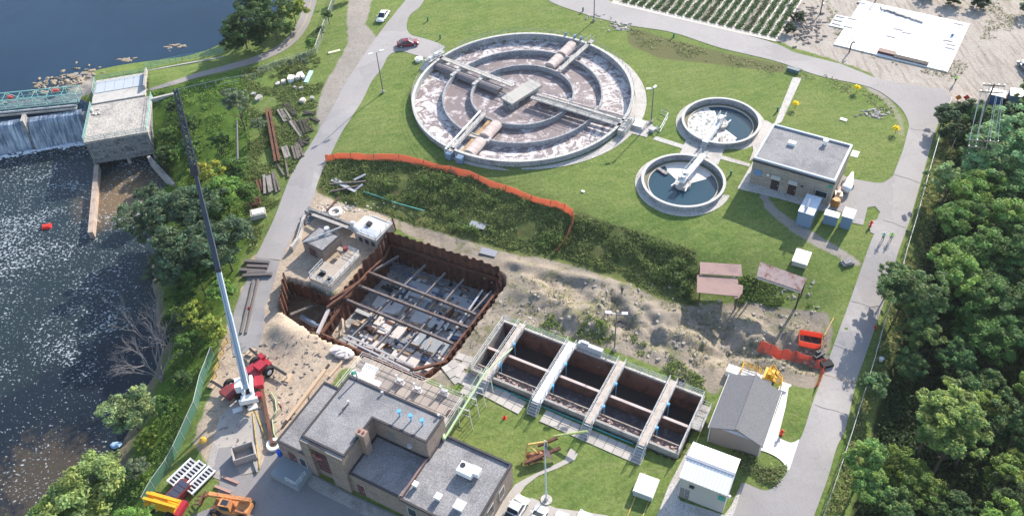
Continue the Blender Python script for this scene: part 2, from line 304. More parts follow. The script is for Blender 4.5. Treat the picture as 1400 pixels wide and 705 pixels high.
# ------------------------------------------------------------------ mesh helpers
class MB:
    def __init__(s): s.v = []; s.f = []; s.mi = []; s.cur = 0
    def add(s, vs, fs):
        n = len(s.v); s.v += [tuple(v) for v in vs]; s.f += [tuple(i+n for i in f) for f in fs]; s.mi += [s.cur]*len(fs); return s
    def box(s, c, ux, uy, uz):
        c, ux, uy, uz = Vector(c), Vector(ux), Vector(uy), Vector(uz)
        vs = [c+ux*a+uy*b+uz*d for d in (-1,1) for a,b in ((-1,-1),(1,-1),(1,1),(-1,1))]
        return s.add(vs, [(3,2,1,0),(4,5,6,7),(0,1,5,4),(1,2,6,5),(2,3,7,6),(3,0,4,7)])
    def bx(s, x0, y0, z0, x1, y1, z1, fr=None):
        o = fr if fr else Fr((0,0,0),0)
        return s.box(o.W((x0+x1)/2,(y0+y1)/2,(z0+z1)/2), o.ux*abs(x1-x0)/2, o.uy*abs(y1-y0)/2, Vector((0,0,abs(z1-z0)/2)))
    def beam(s, a, b, w, h=None, up=(0,0,1)):
        a, b = Vector(a), Vector(b); h = h or w; d = b-a
        if d.length < 1e-5: return s
        u = d.normalized(); x = u.cross(Vector(up))
        if x.length < 1e-3: x = u.cross(Vector((1,0,0)))
        x.normalize(); y = x.cross(u); return s.box((a+b)/2, d/2, x*w/2, y*h/2)
    def ibeam(s, a, b, w, h, t=.05):
        a, b = Vector(a), Vector(b); z = Vector((0,0,1))
        s.beam(a+z*(h/2), b+z*(h/2), w, t); s.beam(a-z*(h/2), b-z*(h/2), w, t); return s.beam(a, b, t, h-t-.006)
    def tube(s, a, b, r0, r1=None, n=6, cap=True):
        a, b = Vector(a), Vector(b); r1 = r0 if r1 is None else r1; d = b-a
        if d.length < 1e-6: return s
        u = d.normalized(); x = u.cross(Vector((0,0,1)))
        if x.length < 1e-3: x = u.cross(Vector((1,0,0)))
        x.normalize(); y = u.cross(x)
        vs = [c+(x*math.cos(2*math.pi*k/n)+y*math.sin(2*math.pi*k/n))*r for c,r in ((a,r0),(b,r1)) for k in range(n)]
        fs = [(k,(k+1)%n,n+(k+1)%n,n+k) for k in range(n)]
        if cap: fs += [tuple(range(n-1,-1,-1)), tuple(range(n,2*n))]
        return s.add(vs, fs)
    def path(s, pts, r, n=5):
        for a, b in zip(pts[:-1], pts[1:]): s.tube(a, b, r, r, n)
        return s
    def prism(s, poly, z0, z1):
        n = len(poly); A = sum(poly[i][0]*poly[(i+1)%n][1]-poly[(i+1)%n][0]*poly[i][1] for i in range(n))
        if A < 0: poly = poly[::-1]
        vs = [(p[0],p[1],z0) for p in poly]+[(p[0],p[1],z1) for p in poly]
        return s.add(vs, [tuple(range(n-1,-1,-1)), tuple(range(n,2*n))]+[(k,(k+1)%n,n+(k+1)%n,n+k) for k in range(n)])
    def quad(s, *vs): return s.add(vs, [tuple(range(len(vs)))])
    def ring(s, c, r0, r1, z0, z1, n=96, a0=0, a1=2*math.pi):
        full = abs(a1-a0-2*math.pi) < 1e-6; m = n if full else n+1
        vs = []
        for k in range(m):
            t = a0+(a1-a0)*k/n; ct, st = math.cos(t), math.sin(t)
            for r, z in ((r0,z0),(r1,z0),(r1,z1),(r0,z1)): vs.append((c[0]+r*ct, c[1]+r*st, z))
        fs = []
        for k in range(n):
            i, j = 4*k, 4*((k+1)%m)
            fs += [(i,j,j+1,i+1),(i+1,j+1,j+2,i+2),(i+2,j+2,j+3,i+3),(i+3,j+3,j,i)]
        if not full: fs += [(0,1,2,3),(4*n+3,4*n+2,4*n+1,4*n)]
        return s.add(vs, fs)
    def disc(s, c, r, z, n=64): return s.add([(c[0]+r*math.cos(2*math.pi*k/n), c[1]+r*math.sin(2*math.pi*k/n), z) for k in range(n)], [tuple(range(n))])
    def cyl(s, c, r, z0, z1, n=24, r1=None): return s.tube((c[0],c[1],z0),(c[0],c[1],z1), r, r if r1 is None else r1, n)
    def blob(s, c, rx, ry, rz, seed=0, n=8, m=5, jit=.25):
        R = random.Random(seed); vs = [(c[0],c[1],c[2]-rz)]
        for j in range(1,m):
            ph = -math.pi/2+math.pi*j/m
            for k in range(n):
                q = 1+R.uniform(-jit,jit); t = 2*math.pi*k/n
                vs.append((c[0]+rx*q*math.cos(ph)*math.cos(t), c[1]+ry*q*math.cos(ph)*math.sin(t), c[2]+rz*q*math.sin(ph)))
        vs.append((c[0],c[1],c[2]+rz)); fs = []
        for k in range(n): fs.append((0,1+(k+1)%n,1+k))
        for j in range(m-2):
            for k in range(n): a = 1+j*n; fs.append((a+k,a+(k+1)%n,a+n+(k+1)%n,a+n+k))
        a = 1+(m-2)*n
        for k in range(n): fs.append((a+k,a+(k+1)%n,len(vs)-1))
        return s.add(vs, fs)
    def rail(s, pts, h=1.1, r=.035, rails=(1.0,.5), step=1.8):
        up = Vector((0,0,1))
        for a, b in zip(pts[:-1], pts[1:]):
            a, b = Vector(a), Vector(b); L = (b-a).length; k = max(1,round(L/step))
            for i in range(k+1): q = a.lerp(b,i/k); s.tube(q, q+up*h, r, r, 4)
            for q in rails: s.tube(a+up*h*q, b+up*h*q, r, r, 4)
        return s
def origin(o):
    v = Vector((0,0,0))
    while o is not None: v += o.location; o = o.parent
    return v
def obj(name, mb, m, parent=None, label=None, cat=None, group=None, kind=None, smooth=False, loc=None):
    me = bpy.data.meshes.new(name)
    off = origin(parent) if parent is not None else Vector(loc) if loc is not None else Vector((0,0,0))
    if parent is not None and loc is not None: off = Vector(loc)+origin(parent)
    if loc is not None and parent is None: off = Vector(loc)
    vs = [(v[0]-off.x, v[1]-off.y, v[2]-off.z) for v in mb.v]
    me.from_pydata(vs, [], mb.f)
    for x in (m if isinstance(m,(list,tuple)) else [m]): me.materials.append(x)
    if isinstance(m,(list,tuple)): me.polygons.foreach_set('material_index', mb.mi)
    if smooth: me.polygons.foreach_set('use_smooth', [True]*len(me.polygons))
    o = bpy.data.objects.new(name, me); C.objects.link(o)
    if parent is not None: o.parent = parent
    elif loc is not None: o.location = loc
    tag(o, label, cat, group, kind); return o
def tag(o, label=None, cat=None, group=None, kind=None):
    for k, v in (('label',label),('category',cat),('group',group),('kind',kind)):
        if v: o[k] = v
def thing(name, loc, label, cat, group=None, rz=0):
    o = bpy.data.objects.new(name, None); C.objects.link(o); o.location = loc; o.rotation_euler = (0,0,rz); o.empty_display_size = .5
    tag(o, label, cat, group); return o
def copy_tree(o, parent=None):
    c = o.copy(); C.objects.link(c)
    if parent is not None: c.parent = parent
    for ch in [x for x in bpy.data.objects if x.parent is o] if parent is None else o.children: copy_tree(ch, c)
    return c
def npmesh(name, V, Q, m, tone=None, tri=False):
    me = bpy.data.meshes.new(name); k = 3 if tri else 4; nf = len(Q)
    me.vertices.add(len(V)); me.vertices.foreach_set('co', V.astype(np.float32).ravel())
    me.loops.add(nf*k); me.loops.foreach_set('vertex_index', Q.astype(np.int32).ravel())
    me.polygons.add(nf); me.polygons.foreach_set('loop_start', np.arange(0,nf*k,k,dtype=np.int32))
    me.materials.append(m); me.update(calc_edges=True)
    if tone is not None:
        at = me.color_attributes.new('tone','FLOAT_COLOR','POINT'); at.data.foreach_set('color', tone.astype(np.float32).ravel())
    return me
# ------------------------------------------------------------------ the ground
def attr(me, name, R, Gc, B):
    a = me.color_attributes.new(name,'FLOAT_COLOR','POINT'); D = np.stack([R.ravel(),Gc.ravel(),B.ravel(),np.ones(R.size)],1); a.data.foreach_set('color', D.astype(np.float32).ravel())
def ground_mat():
    m, t, b = nodes('ground'); p = pos(t)
    A = t.nodes.new('ShaderNodeAttribute'); A.attribute_name = 'za'; B = t.nodes.new('ShaderNodeAttribute'); B.attribute_name = 'zb'; Cc = t.nodes.new('ShaderNodeAttribute'); Cc.attribute_name = 'zc'
    sa, sb, s3 = [t.nodes.new('ShaderNodeSeparateColor') for _ in range(3)]
    for a, s in ((A,sa),(B,sb),(Cc,s3)): t.links.new(a.outputs['Color'], s.inputs[0])
    big = noise(t,p,.06,4,.6,.5); med = noise(t,p,.35,6,.62,.6); fin = noise(t,p,2.2,5,.75); vf = noise(t,p,7,3,.8)
    mow = noise(t, mapping(t,p,(.25,1.6,1),math.radians(25)), .5, 3, .6)
    grass = mixc(t, ramp(t,med,[(.3,0.0),(.7,1.0)]), (.078,.138,.028), (.178,.228,.06))
    grass = mixc(t, ramp(t,big,[(.35,0.0),(.7,.6)]), grass, (.215,.235,.08))
    wv_ = t.nodes.new('ShaderNodeTexWave'); wv_.inputs['Scale'].default_value = .22; wv_.inputs['Distortion'].default_value = 2.2; wv_.inputs['Detail'].default_value = 2; wv_.inputs['Detail Scale'].default_value = .4; t.links.new(mapping(t,p,(1,1,1),math.radians(62)), wv_.inputs['Vector'])
    grass = mixc(t, math_(t,'MULTIPLY', wv_.outputs['Fac'], .28), grass, (.20,.25,.08))
    grass = mixc(t, ramp(t,mow,[(.4,0.0),(.7,.5)]), grass, (.10,.165,.038))
    grass = mixc(t, ramp(t, noise(t,p,.16,6,.75,1.5), [(.56,0.0),(.72,.55)]), grass, (.245,.245,.115))
    grass = mixc(t, 1.0, grass, ramp(t,fin,[(.3,.66),(.7,1.3)]), 'MULTIPLY')
    grass = mixc(t, ramp(t, noise(t,p,.55,7,.75,1.0), [(.60,0.0),(.72,.75)]), grass, (.28,.24,.13))
    def over(col, w, c, soft=.5, nz=med):
        # edge broken by noise
        f = math_(t,'ADD', w, math_(t,'MULTIPLY', math_(t,'SUBTRACT', nz, .5), soft)); f = ramp(t, f, [(.36,0.0),(.6,1.0)]); return mixc(t, f, col, c)
    sand = mixc(t, med, (.20,.165,.125), (.41,.345,.27)); sand = mixc(t, 1.0, sand, ramp(t,fin,[(.3,.68),(.7,1.22)]), 'MULTIPLY')
    sgray = mixc(t, ramp(t,big,[(.4,0.0),(.6,1.0)]), sand, mixc(t,fin,(.20,.17,.135),(.33,.285,.235)))
    weedy = noise(t,p,.3,7,.7,1.2); sgray = mixc(t, ramp(t,weedy,[(.52,0.0),(.62,.8)]), sgray, mixc(t,fin,(.10,.115,.045),(.23,.215,.11)))
    cons = mixc(t, med, (.36,.28,.205), (.54,.44,.335)); cons = mixc(t, 1.0, cons, ramp(t,fin,[(.3,.72),(.7,1.18)]), 'MULTIPLY')
    cons = mixc(t, ramp(t,noise(t,p,.5,5,.7,1),[(.56,0.0),(.66,.7)]), cons, (.24,.19,.15))
    scrub = mixc(t, fin, (.06,.085,.025), (.165,.185,.06)); scrub = mixc(t, ramp(t,med,[(.5,0.0),(.62,.7)]), scrub, (.13,.11,.045))
    grav = mixc(t, med, (.33,.29,.245), (.50,.445,.385)); grav = mixc(t, 1.0, grav, ramp(t,fin,[(.3,.8),(.7,1.15)]), 'MULTIPLY')
    rut = noise(t, mapping(t,p,(1,.12,1),math.radians(28)), 1.3, 4, .6); grav = mixc(t, ramp(t,rut,[(.5,0.0),(.62,.6)]), grav, (.25,.2,.16))
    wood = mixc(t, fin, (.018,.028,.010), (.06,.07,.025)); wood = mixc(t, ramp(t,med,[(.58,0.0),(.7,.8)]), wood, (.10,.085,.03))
    lush = mixc(t, med, (.055,.115,.018), (.13,.20,.035)); lush = mixc(t, 1.0, lush, ramp(t,fin,[(.3,.6),(.7,1.3)]), 'MULTIPLY')
    track = mixc(t, med, (.25,.22,.19), (.40,.355,.31)); track = mixc(t, ramp(t,fin,[(.55,0.0),(.7,.8)]), track, (.10,.11,.045))
    mud = mixc(t, med, (.10,.08,.055), (.30,.24,.17)); wild = mixc(t, fin, (.06,.085,.02), (.2,.18,.09))
    col = over(grass, B.outputs['Alpha'] if False else s3.outputs[2], wild, .9, fin)
    col = over(col, sb.outputs[2], track, .7); col = over(col, s3.outputs[1], track, .5)
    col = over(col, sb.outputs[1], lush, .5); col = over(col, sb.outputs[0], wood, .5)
    col = over(col, sa.outputs[0], sgray, .8); col = over(col, sa.outputs[2], cons, .6); col = over(col, sa.outputs[1], scrub, .7)
    col = over(col, s3.outputs[0], grav, .5)
    sep = t.nodes.new('ShaderNodeSeparateXYZ'); t.links.new(p, sep.inputs[0])
    low = ramp(t, math_(t,'ADD', math_(t,'MULTIPLY', math_(t,'ADD', sep.outputs[2], 8.3), .8), math_(t,'MULTIPLY',math_(t,'SUBTRACT',med,.5),.8)), [(.3,1.0),(.9,0.0)])
    nearriver = math_(t,'LESS_THAN', sep.outputs[0], -42.0); low = math_(t,'MULTIPLY', low, nearriver); col = mixc(t, low, col, mud)
    t.links.new(col, b.inputs['Base Color']); b.inputs['Roughness'].default_value = .95; b.inputs['Specular IOR Level'].default_value = .1
    bump(t, b, math_(t,'ADD', math_(t,'MULTIPLY',fin,.7), math_(t,'MULTIPLY',vf,.4)), .7, .22); return m
ny, nx = GX.shape
V = np.stack([GX.ravel(),GY.ravel(),GH.ravel()],1); ii = np.arange(ny*nx).reshape(ny,nx)
Q = np.stack([ii[:-1,:-1].ravel(),ii[:-1,1:].ravel(),ii[1:,1:].ravel(),ii[1:,:-1].ravel()],1)
gm = npmesh('ground', V, Q, ground_mat())
attr(gm,'za', m_sand, m_scrub, np.maximum(m_cons,m_pad*.8)); attr(gm,'zb', m_wood, m_bank, np.maximum(m_track, m_rocky)); attr(gm,'zc', np.maximum(m_grav,m_farm), np.maximum(m_track2,m_slabline*.62), m_wild)
gm.polygons.foreach_set('use_smooth', np.ones(len(gm.polygons),bool))
g = bpy.data.objects.new('ground', gm); C.objects.link(g); g['kind'] = 'structure'
# sheets draped on the ground
def clip(poly, ax, v, keep_ge):
    o = []; n = len(poly)
    for i in range(n):
        a, b = poly[i], poly[(i+1)%n]; ia = (a[ax]>=v) if keep_ge else (a[ax]<=v); ib = (b[ax]>=v) if keep_ge else (b[ax]<=v)
        if ia: o.append(a)
        if ia != ib:
            t = (v-a[ax])/(b[ax]-a[ax]); o.append((a[0]+(b[0]-a[0])*t, a[1]+(b[1]-a[1])*t))
    return o
def drape(name, poly, m, dz=.05, cell=1.35, kind='structure', parent=None, flat=None, **kw):
    mb = MB(); xs = [p[0] for p in poly]; ys = [p[1] for p in poly]
    i0, i1 = math.floor(min(xs)/cell), math.ceil(max(xs)/cell); j0, j1 = math.floor(min(ys)/cell), math.ceil(max(ys)/cell)
    for j in range(j0, j1):
        row = clip(clip(poly,1,j*cell,True),1,(j+1)*cell,False)
        if len(row) < 3: continue
        for i in range(i0, i1):
            q = clip(clip(row,0,i*cell,True),0,(i+1)*cell,False)
            if len(q) < 3: continue
            A = sum(q[k][0]*q[(k+1)%len(q)][1]-q[(k+1)%len(q)][0]*q[k][1] for k in range(len(q)))
            if abs(A) < 1e-4: continue
            if A < 0: q = q[::-1]
            mb.add([(a,b,(Hs(a,b)+dz if flat is None else flat)) for a,b in q], [tuple(range(len(q)))])
    return obj(name, mb, m, parent, kind=kind, **kw)
def gpoly(pts): return [tuple(G(a,b))[:2] for a,b in pts]
def smooth_line(pts, k=5):
    o = []; n = len(pts)
    for i in range(n-1):
        p0, p1, p2, p3 = pts[max(i-1,0)], pts[i], pts[i+1], pts[min(i+2,n-1)]
        for j in range(k):
            t = j/k; o.append(tuple(.5*((2*b)+(-a+c)*t+(2*a-5*b+4*c-d)*t*t+(-a+3*b-3*c+d)*t**3) for a,b,c,d in zip(p0,p1,p2,p3)))
    return o+[tuple(pts[-1])]
def road_mat(name, c, c2):
    m, t, b = nodes(name); p = pos(t); med = noise(t,p,.25,6,.6,.4); fin = noise(t,p,5,4,.8)
    col = mixc(t, med, c, c2); col = mixc(t, 1.0, col, ramp(t,fin,[(.3,.88),(.7,1.1)]), 'MULTIPLY')
    vo = t.nodes.new('ShaderNodeTexVoronoi'); vo.feature = 'DISTANCE_TO_EDGE'; vo.inputs['Scale'].default_value = .16
    wv = t.nodes.new('ShaderNodeVectorMath'); wv.operation = 'ADD'; nz = t.nodes.new('ShaderNodeTexNoise'); nz.inputs['Scale'].default_value = .8; t.links.new(p, nz.inputs['Vector'])
    sc_ = t.nodes.new('ShaderNodeVectorMath'); sc_.operation = 'SCALE'; sc_.inputs['Scale'].default_value = 2.5; t.links.new(nz.outputs['Color'], sc_.inputs[0])
    t.links.new(p, wv.inputs[0]); t.links.new(sc_.outputs[0], wv.inputs[1]); t.links.new(wv.outputs[0], vo.inputs['Vector'])
    cr = ramp(t, vo.outputs['Distance'], [(.0,1.0),(.012,0.0)]); cr = math_(t,'MULTIPLY',cr,.22); col = mixc(t, cr, col, (.13,.12,.11))
    st = ramp(t, noise(t,p,.5,6,.7,1.5), [(.6,0.0),(.75,.45)]); col = mixc(t, st, col, tuple(x*.72 for x in c))
    v2 = t.nodes.new('ShaderNodeTexVoronoi'); v2.inputs['Scale'].default_value = .07; t.links.new(wv.outputs[0], v2.inputs['Vector']); sp_ = t.nodes.new('ShaderNodeSeparateColor'); t.links.new(v2.outputs['Color'], sp_.inputs[0])
    col = mixc(t, 1.0, col, ramp(t, sp_.outputs[0], [(0,.90),(1,1.07)]), 'MULTIPLY')
    sv = noise(t,p,2.6,2,.5); col = mixc(t, ramp(t, sv, [(.70,0.0),(.76,.5)]), col, tuple(x*.55 for x in c))
    t.links.new(col, b.inputs['Base Color']); b.inputs['Roughness'].default_value = .9; bump(t,b,fin,.15,.03); return m
ASPH = road_mat('weathered_asphalt', (.29,.268,.26), (.365,.34,.325))
ASPH2 = road_mat('yard_asphalt', (.22,.21,.215), (.29,.275,.265))
TRAIL = road_mat('trail_asphalt', (.24,.215,.205), (.30,.27,.25))
PAVE = road_mat('light_paving', (.40,.365,.33), (.47,.43,.385))
# ------------------------------------------------------------------ roads and paths
def band(name, pts, m, dz=.05, **kw): return drape(name, gpoly(pts), m, dz, **kw)
RL = [(1243,171),(1234,206),(1219,246),(1203,298),(1184,348),(1162,411),(1145,457),(1126,510),(1110,553),(1099,588),(1091,606),(1078,640),(1070,652),(1060,664),(1045,670),(1018,660),(1012,664),(1000,690),(985,730)]
RR = [(1286,162),(1277,185),(1256,259),(1241,309),(1227,348),(1216,390),(1197,446),(1181,492),(1170,524),(1156,585),(1144,611),(1131,655),(1113,704),(1104,730)]
band('access_road', smooth_line(RL)+smooth_line(RR)[::-1], ASPH)
band('junction_road', smooth_line([(820,-30),(836,-8),(850,8),(920,28),(1000,50),(1056,66),(1100,82),(1160,100),(1210,125),(1232,140),(1243,171)])[0:1]*0+smooth_line([(740,-22),(748,0),(800,20),(860,35),(920,45),(985,66),(1060,84),(1120,104),(1190,120),(1225,142),(1239,160),(1243,176)])+[(1284,166),(1296,150),(1302,136),(1290,122),(1255,118),(1200,108),(1150,88)]+smooth_line([(1085,72),(1060,60),(1000,43),(920,24),(845,5),(820,-4),(780,-22)]), ASPH, .06)
band('plant_road', smooth_line([(560,-8),(555,0),(526,36),(498,75),(473,113),(454,149),(438,175),(423,200),(398,240),(376,296),(362,326),(349,352)])+[(384,356)]+smooth_line([(396,330),(412,300),(426,276),(438,240),(452,212),(468,180),(494,140),(508,112),(522,94),(531,77),(546,70),(562,74),(580,79),(596,84)])+smooth_line([(608,64),(596,58),(576,52),(562,48),(556,38),(560,22),(574,10),(584,-8)]), ASPH, .055)
band('bike_trail', smooth_line([(436,-10),(430,12),(420,38),(404,58),(384,72),(350,86),(310,97),(268,107),(236,117),(190,128),(126,141)])+smooth_line([(126,124),(165,122),(200,122),(236,111),(270,100),(310,89),(350,77),(378,64),(396,48),(408,28),(414,8),(417,-10)])[0:], TRAIL, .05)
for k_,(a_,b_) in enumerate([((1245,176),(1277,181)),((1206,300),(1241,312)),((1163,411),(1205,424)),((1139,471),(1171,482)),((1127,511),(1170,523)),((1113,553),(1157,566)),((1222,238),(1258,250))]):
    w_ = 1.0 if k_!=4 else 3.2; ml = [(a_[0]+(b_[0]-a_[0])*u, a_[1]+(b_[1]-a_[1])*u+.5*math.sin(u*9+k_)) for u in np.linspace(0,1,9)]
    band('road_joint', ml+[(x,y+w_*.55) for x,y in ml[::-1]], mat('dark_joint_filler',(.20,.185,.17),.9,.2,3) if k_!=4 else mat('tan_road_patch',(.33,.27,.21),.9,.2,2), .068)
band('trail_centre_line', smooth_line([(427.5,-4),(420,24),(412,40),(398,56),(384,66)])+smooth_line([(383.4,65.4),(397.2,55.4),(411.2,39.6),(419,23.6),(426.6,-4)]), mat('faded_yellow_line',(.42,.34,.2),.9), .075)
band('plant_yard', [(356,352),(384,357),(376,396),(352,440),(330,480),(318,560),(292,640),(300,730),(760,730),(760,704),(700,690),(560,672),(470,650),(420,640),(384,616),(354,640),(330,610),(350,560),(350,520),(357,480),(370,440),(330,440),(322,470),(318,440),(330,400)][0:0]+[(330,400),(352,350),(382,358),(372,396),(362,420),(360,452),(352,480),(318,484),(316,450),(320,425)], ASPH2, .05)
band('yard_paving', [(285,655),(302,640),(296,690),(262,705),(250,730),(590,730),(560,712),(470,670),(392,628),(382,610),(365,618),(354,646),(330,650),(322,610),(300,612)], ASPH2, .05)
band('concrete_yard', smooth_line([(322,545),(338,548),(352,560),(356,600),(353,640),(324,650),(300,655),(283,642),(290,606),(300,572)],3), road_mat('worn_yard_concrete', (.33,.30,.27), (.43,.39,.35)), .045)
band('driveway', smooth_line([(1148,236),(1160,243),(1185,248),(1206,250),(1222,240)],4)+[(1212,270),(1196,320),(1190,318),(1188,304),(1199,300),(1203,290),(1196,282),(1186,284),(1182,300),(1180,308),(1166,305),(1150,290),(1136,286)], ASPH, .065)
band('gable_building_path', [(1041,612),(1060,566),(1072,532),(1078,530),(1074,556),(1064,596),(1068,600)]+smooth_line([(1068,600),(1082,605),(1093,600)],4)+[(1079,642)]+smooth_line([(1076,644),(1072,634),(1062,625),(1048,618),(1034,614)],4), CONC_W, .075)
band('clarifier_paving', [(942,192),(932,205),(928,212),(956,216),(974,228),(982,225),(992,208),(1004,204),(1024,203),(1030,206),(1024,221),(1032,215),(1058,171),(1048,165),(1040,166),(1034,185),(1000,200),(965,200)], CONC_L, .055)
band('clarifier_footpath', [(896,186),(937,199),(935,204),(893,191)], CONC_L, .05)
band('clarifier_footpath', [(985,212),(1026,224),(1024,228),(982,217)], CONC_L, .05)
band('lawn_footpath', [(1084,106),(1096,107),(1068,168),(1058,171)], CONC_L, .05)
band('building_slab', [(1032,217),(1024,230),(1008,258),(1066,272),(1132,291),(1142,282),(1136,262),(1060,236)], CONC_L, .06)
band('tank_platform', [(842,170),(862,160),(886,166),(893,172),(884,188),(856,181),(843,178)], CONC_L, .07)
band('shed_path', [(936,622),(950,600),(944,640),(926,676),(930,684),(990,704),(1000,690),(1015,664),(1004,700),(990,730),(880,730),(898,705),(914,664)], CONC_L, .06)
band('building_footpath', [(780,612),(790,620),(786,628),(762,640),(736,650),(718,664),(700,690),(680,730),(655,730),(684,690),(704,662),(722,652),(748,640),(772,628)], PAVE, .055)
band('car_park', [(700,694),(727,680),(760,694),(830,704),(860,730),(670,730)], PAVE, .05)
band('front_kerb_walk', [(388,626),(400,633),(460,668),(540,706),(560,730),(520,730),(500,705),(434,672),(420,662),(424,650)], CONC, .08)
# ------------------------------------------------------------------ water
def water_mat(name, deep, shallow=None, foam=0, rough=.12, sc_=1.0, wave=.25):
    m, t, b = nodes(name); p = pos(t); n1 = noise(t,p,.05,5,.6,1.0)
    col = mixc(t, n1, tuple(x*.75 for x in deep), tuple(x*1.3 for x in deep))
    if foam:
        sp = t.nodes.new('ShaderNodeSeparateXYZ'); t.links.new(p, sp.inputs[0])
        mp = mapping(t, p, (1.0,1.3,1)); f1 = noise(t, mp, 2.0, 2, .5, .4); f2 = noise(t, p, .09, 4, .6, .8)
        d = P(70,240,-8); dy = math_(t,'MULTIPLY', math_(t,'SUBTRACT', sp.outputs[1], d.y-42), 1/52.0, True)   # nearer the weir: more froth
        th = math_(t,'ADD', math_(t,'MULTIPLY', math_(t,'SUBTRACT', f2, .5), .55), math_(t,'MULTIPLY', dy, .03))
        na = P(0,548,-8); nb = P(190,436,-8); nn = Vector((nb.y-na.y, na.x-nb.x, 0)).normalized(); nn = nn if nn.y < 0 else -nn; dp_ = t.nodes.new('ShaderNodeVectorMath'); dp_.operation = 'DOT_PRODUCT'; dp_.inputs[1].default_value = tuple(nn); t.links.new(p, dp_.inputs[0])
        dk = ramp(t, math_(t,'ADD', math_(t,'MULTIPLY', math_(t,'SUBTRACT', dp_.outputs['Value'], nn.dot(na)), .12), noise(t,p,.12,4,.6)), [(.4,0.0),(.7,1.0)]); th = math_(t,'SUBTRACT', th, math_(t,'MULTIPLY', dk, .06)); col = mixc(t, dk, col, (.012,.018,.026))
        f = math_(t,'ADD', f1, th); fm = ramp(t, f, [(.63,0.0),(.675,1.0)])
        f3 = ramp(t, math_(t,'SUBTRACT', noise(t, p, 2.6, 2, .5), math_(t,'MULTIPLY', dk, .03)), [(.645,0.0),(.685,.9)]); fm = math_(t,'MAXIMUM', math_(t,'MULTIPLY',fm,foam), math_(t,'MULTIPLY',f3,foam*.8))
        sh = P(168,270,-8); dd = t.nodes.new('ShaderNodeVectorMath'); dd.operation = 'DISTANCE'; dd.inputs[1].default_value = tuple(sh); t.links.new(p, dd.inputs[0])
        s = ramp(t, math_(t,'ADD', math_(t,'MULTIPLY', dd.outputs['Value'], .06), math_(t,'MULTIPLY', noise(t,p,.3,5,.6), .5)), [(.45,1.0),(.85,0.0)]); col = mixc(t, s, col, (.17,.115,.06))
        left = P(60,650,-8); d2 = t.nodes.new('ShaderNodeVectorMath'); d2.operation = 'DISTANCE'; d2.inputs[1].default_value = tuple(left); t.links.new(p, d2.inputs[0])
        s2 = ramp(t, math_(t,'ADD', math_(t,'MULTIPLY', d2.outputs['Value'], .045), math_(t,'MULTIPLY', noise(t,p,.5,6,.7,1.0), .9)), [(.62,.6),(.85,0.0)]); col = mixc(t, s2, col, (.10,.075,.045))
        fs = ramp(t, math_(t,'ADD', noise(t, mapping(t,p,(1,.35,1),math.radians(-12)), .30, 7, .75, 2.0), math_(t,'MULTIPLY', dk, -.09)), [(.60,0.0),(.85,.22)]); col = mixc(t, fs, col, (.34,.40,.43)); fm = math_(t,'MULTIPLY', fm, .8); col = mixc(t, fm, col, (.52,.57,.60)); r = mixc(t, fm, (rough,)*3, (.7,.7,.7)); t.links.new(r, b.inputs['Roughness'])
    else: b.inputs['Roughness'].default_value = rough
    t.links.new(col, b.inputs['Base Color']); b.inputs['Specular IOR Level'].default_value = .5; b.inputs['IOR'].default_value = 1.33
    bump(t, b, math_(t,'ADD', noise(t,p,1.2*sc_,4,.6), math_(t,'MULTIPLY', noise(t,p,4*sc_,3,.6), .4)), wave, .15); return m
LAKEM = water_mat('lake_water', (.013,.034,.062), rough=.12, wave=.10)
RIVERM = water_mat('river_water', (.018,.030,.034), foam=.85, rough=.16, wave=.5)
# weir line
c0, c1 = P(0,172,-2.5), P(112,154,-2.5); cdv = (c1-c0); cdv.z = 0; cdn = cdv.normalized(); cL = cdv.length; cn = Vector((cdn.y,-cdn.x,0))   # cn points downstream
if cn.y > 0: cn = -cn
def wl(s, d=0, z=-2.5): q = c0+cdn*s+cn*d; return Vector((q.x,q.y,z))
far = 260
lake = [wl(-far,-.6), wl(cL+1,-.6)]+[G(a,b) for a,b in [(126,132),(200,119),(300,101),(370,84),(410,30),(424,-30)]]
lk = [tuple(q)[:2] for q in lake]+[(60,900),(-900,900),(-900,wl(-far).y)]
mb = MB(); mb.quad(*[(a,b,-2.5) for a,b in lk][::-1]) if False else mb.add([(a,b,-2.5) for a,b in lk],[tuple(range(len(lk)))]); obj('lake', mb, LAKEM, kind='structure')
rv = [wl(-far,.4), wl(cL+2,.4)]+[P(a,b,-8) for a,b in [(215,195),(290,300),(330,500),(330,760)]]
rv = [tuple(q)[:2] for q in rv]+[(-60,-600),(-900,-600),(-900,wl(-far).y)]
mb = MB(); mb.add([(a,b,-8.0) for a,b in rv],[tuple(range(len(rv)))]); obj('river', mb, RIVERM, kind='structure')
for nm in ('lake','river'):
    me = bpy.data.objects[nm].data
    if me.polygons[0].normal.z < 0: me.flip_normals()
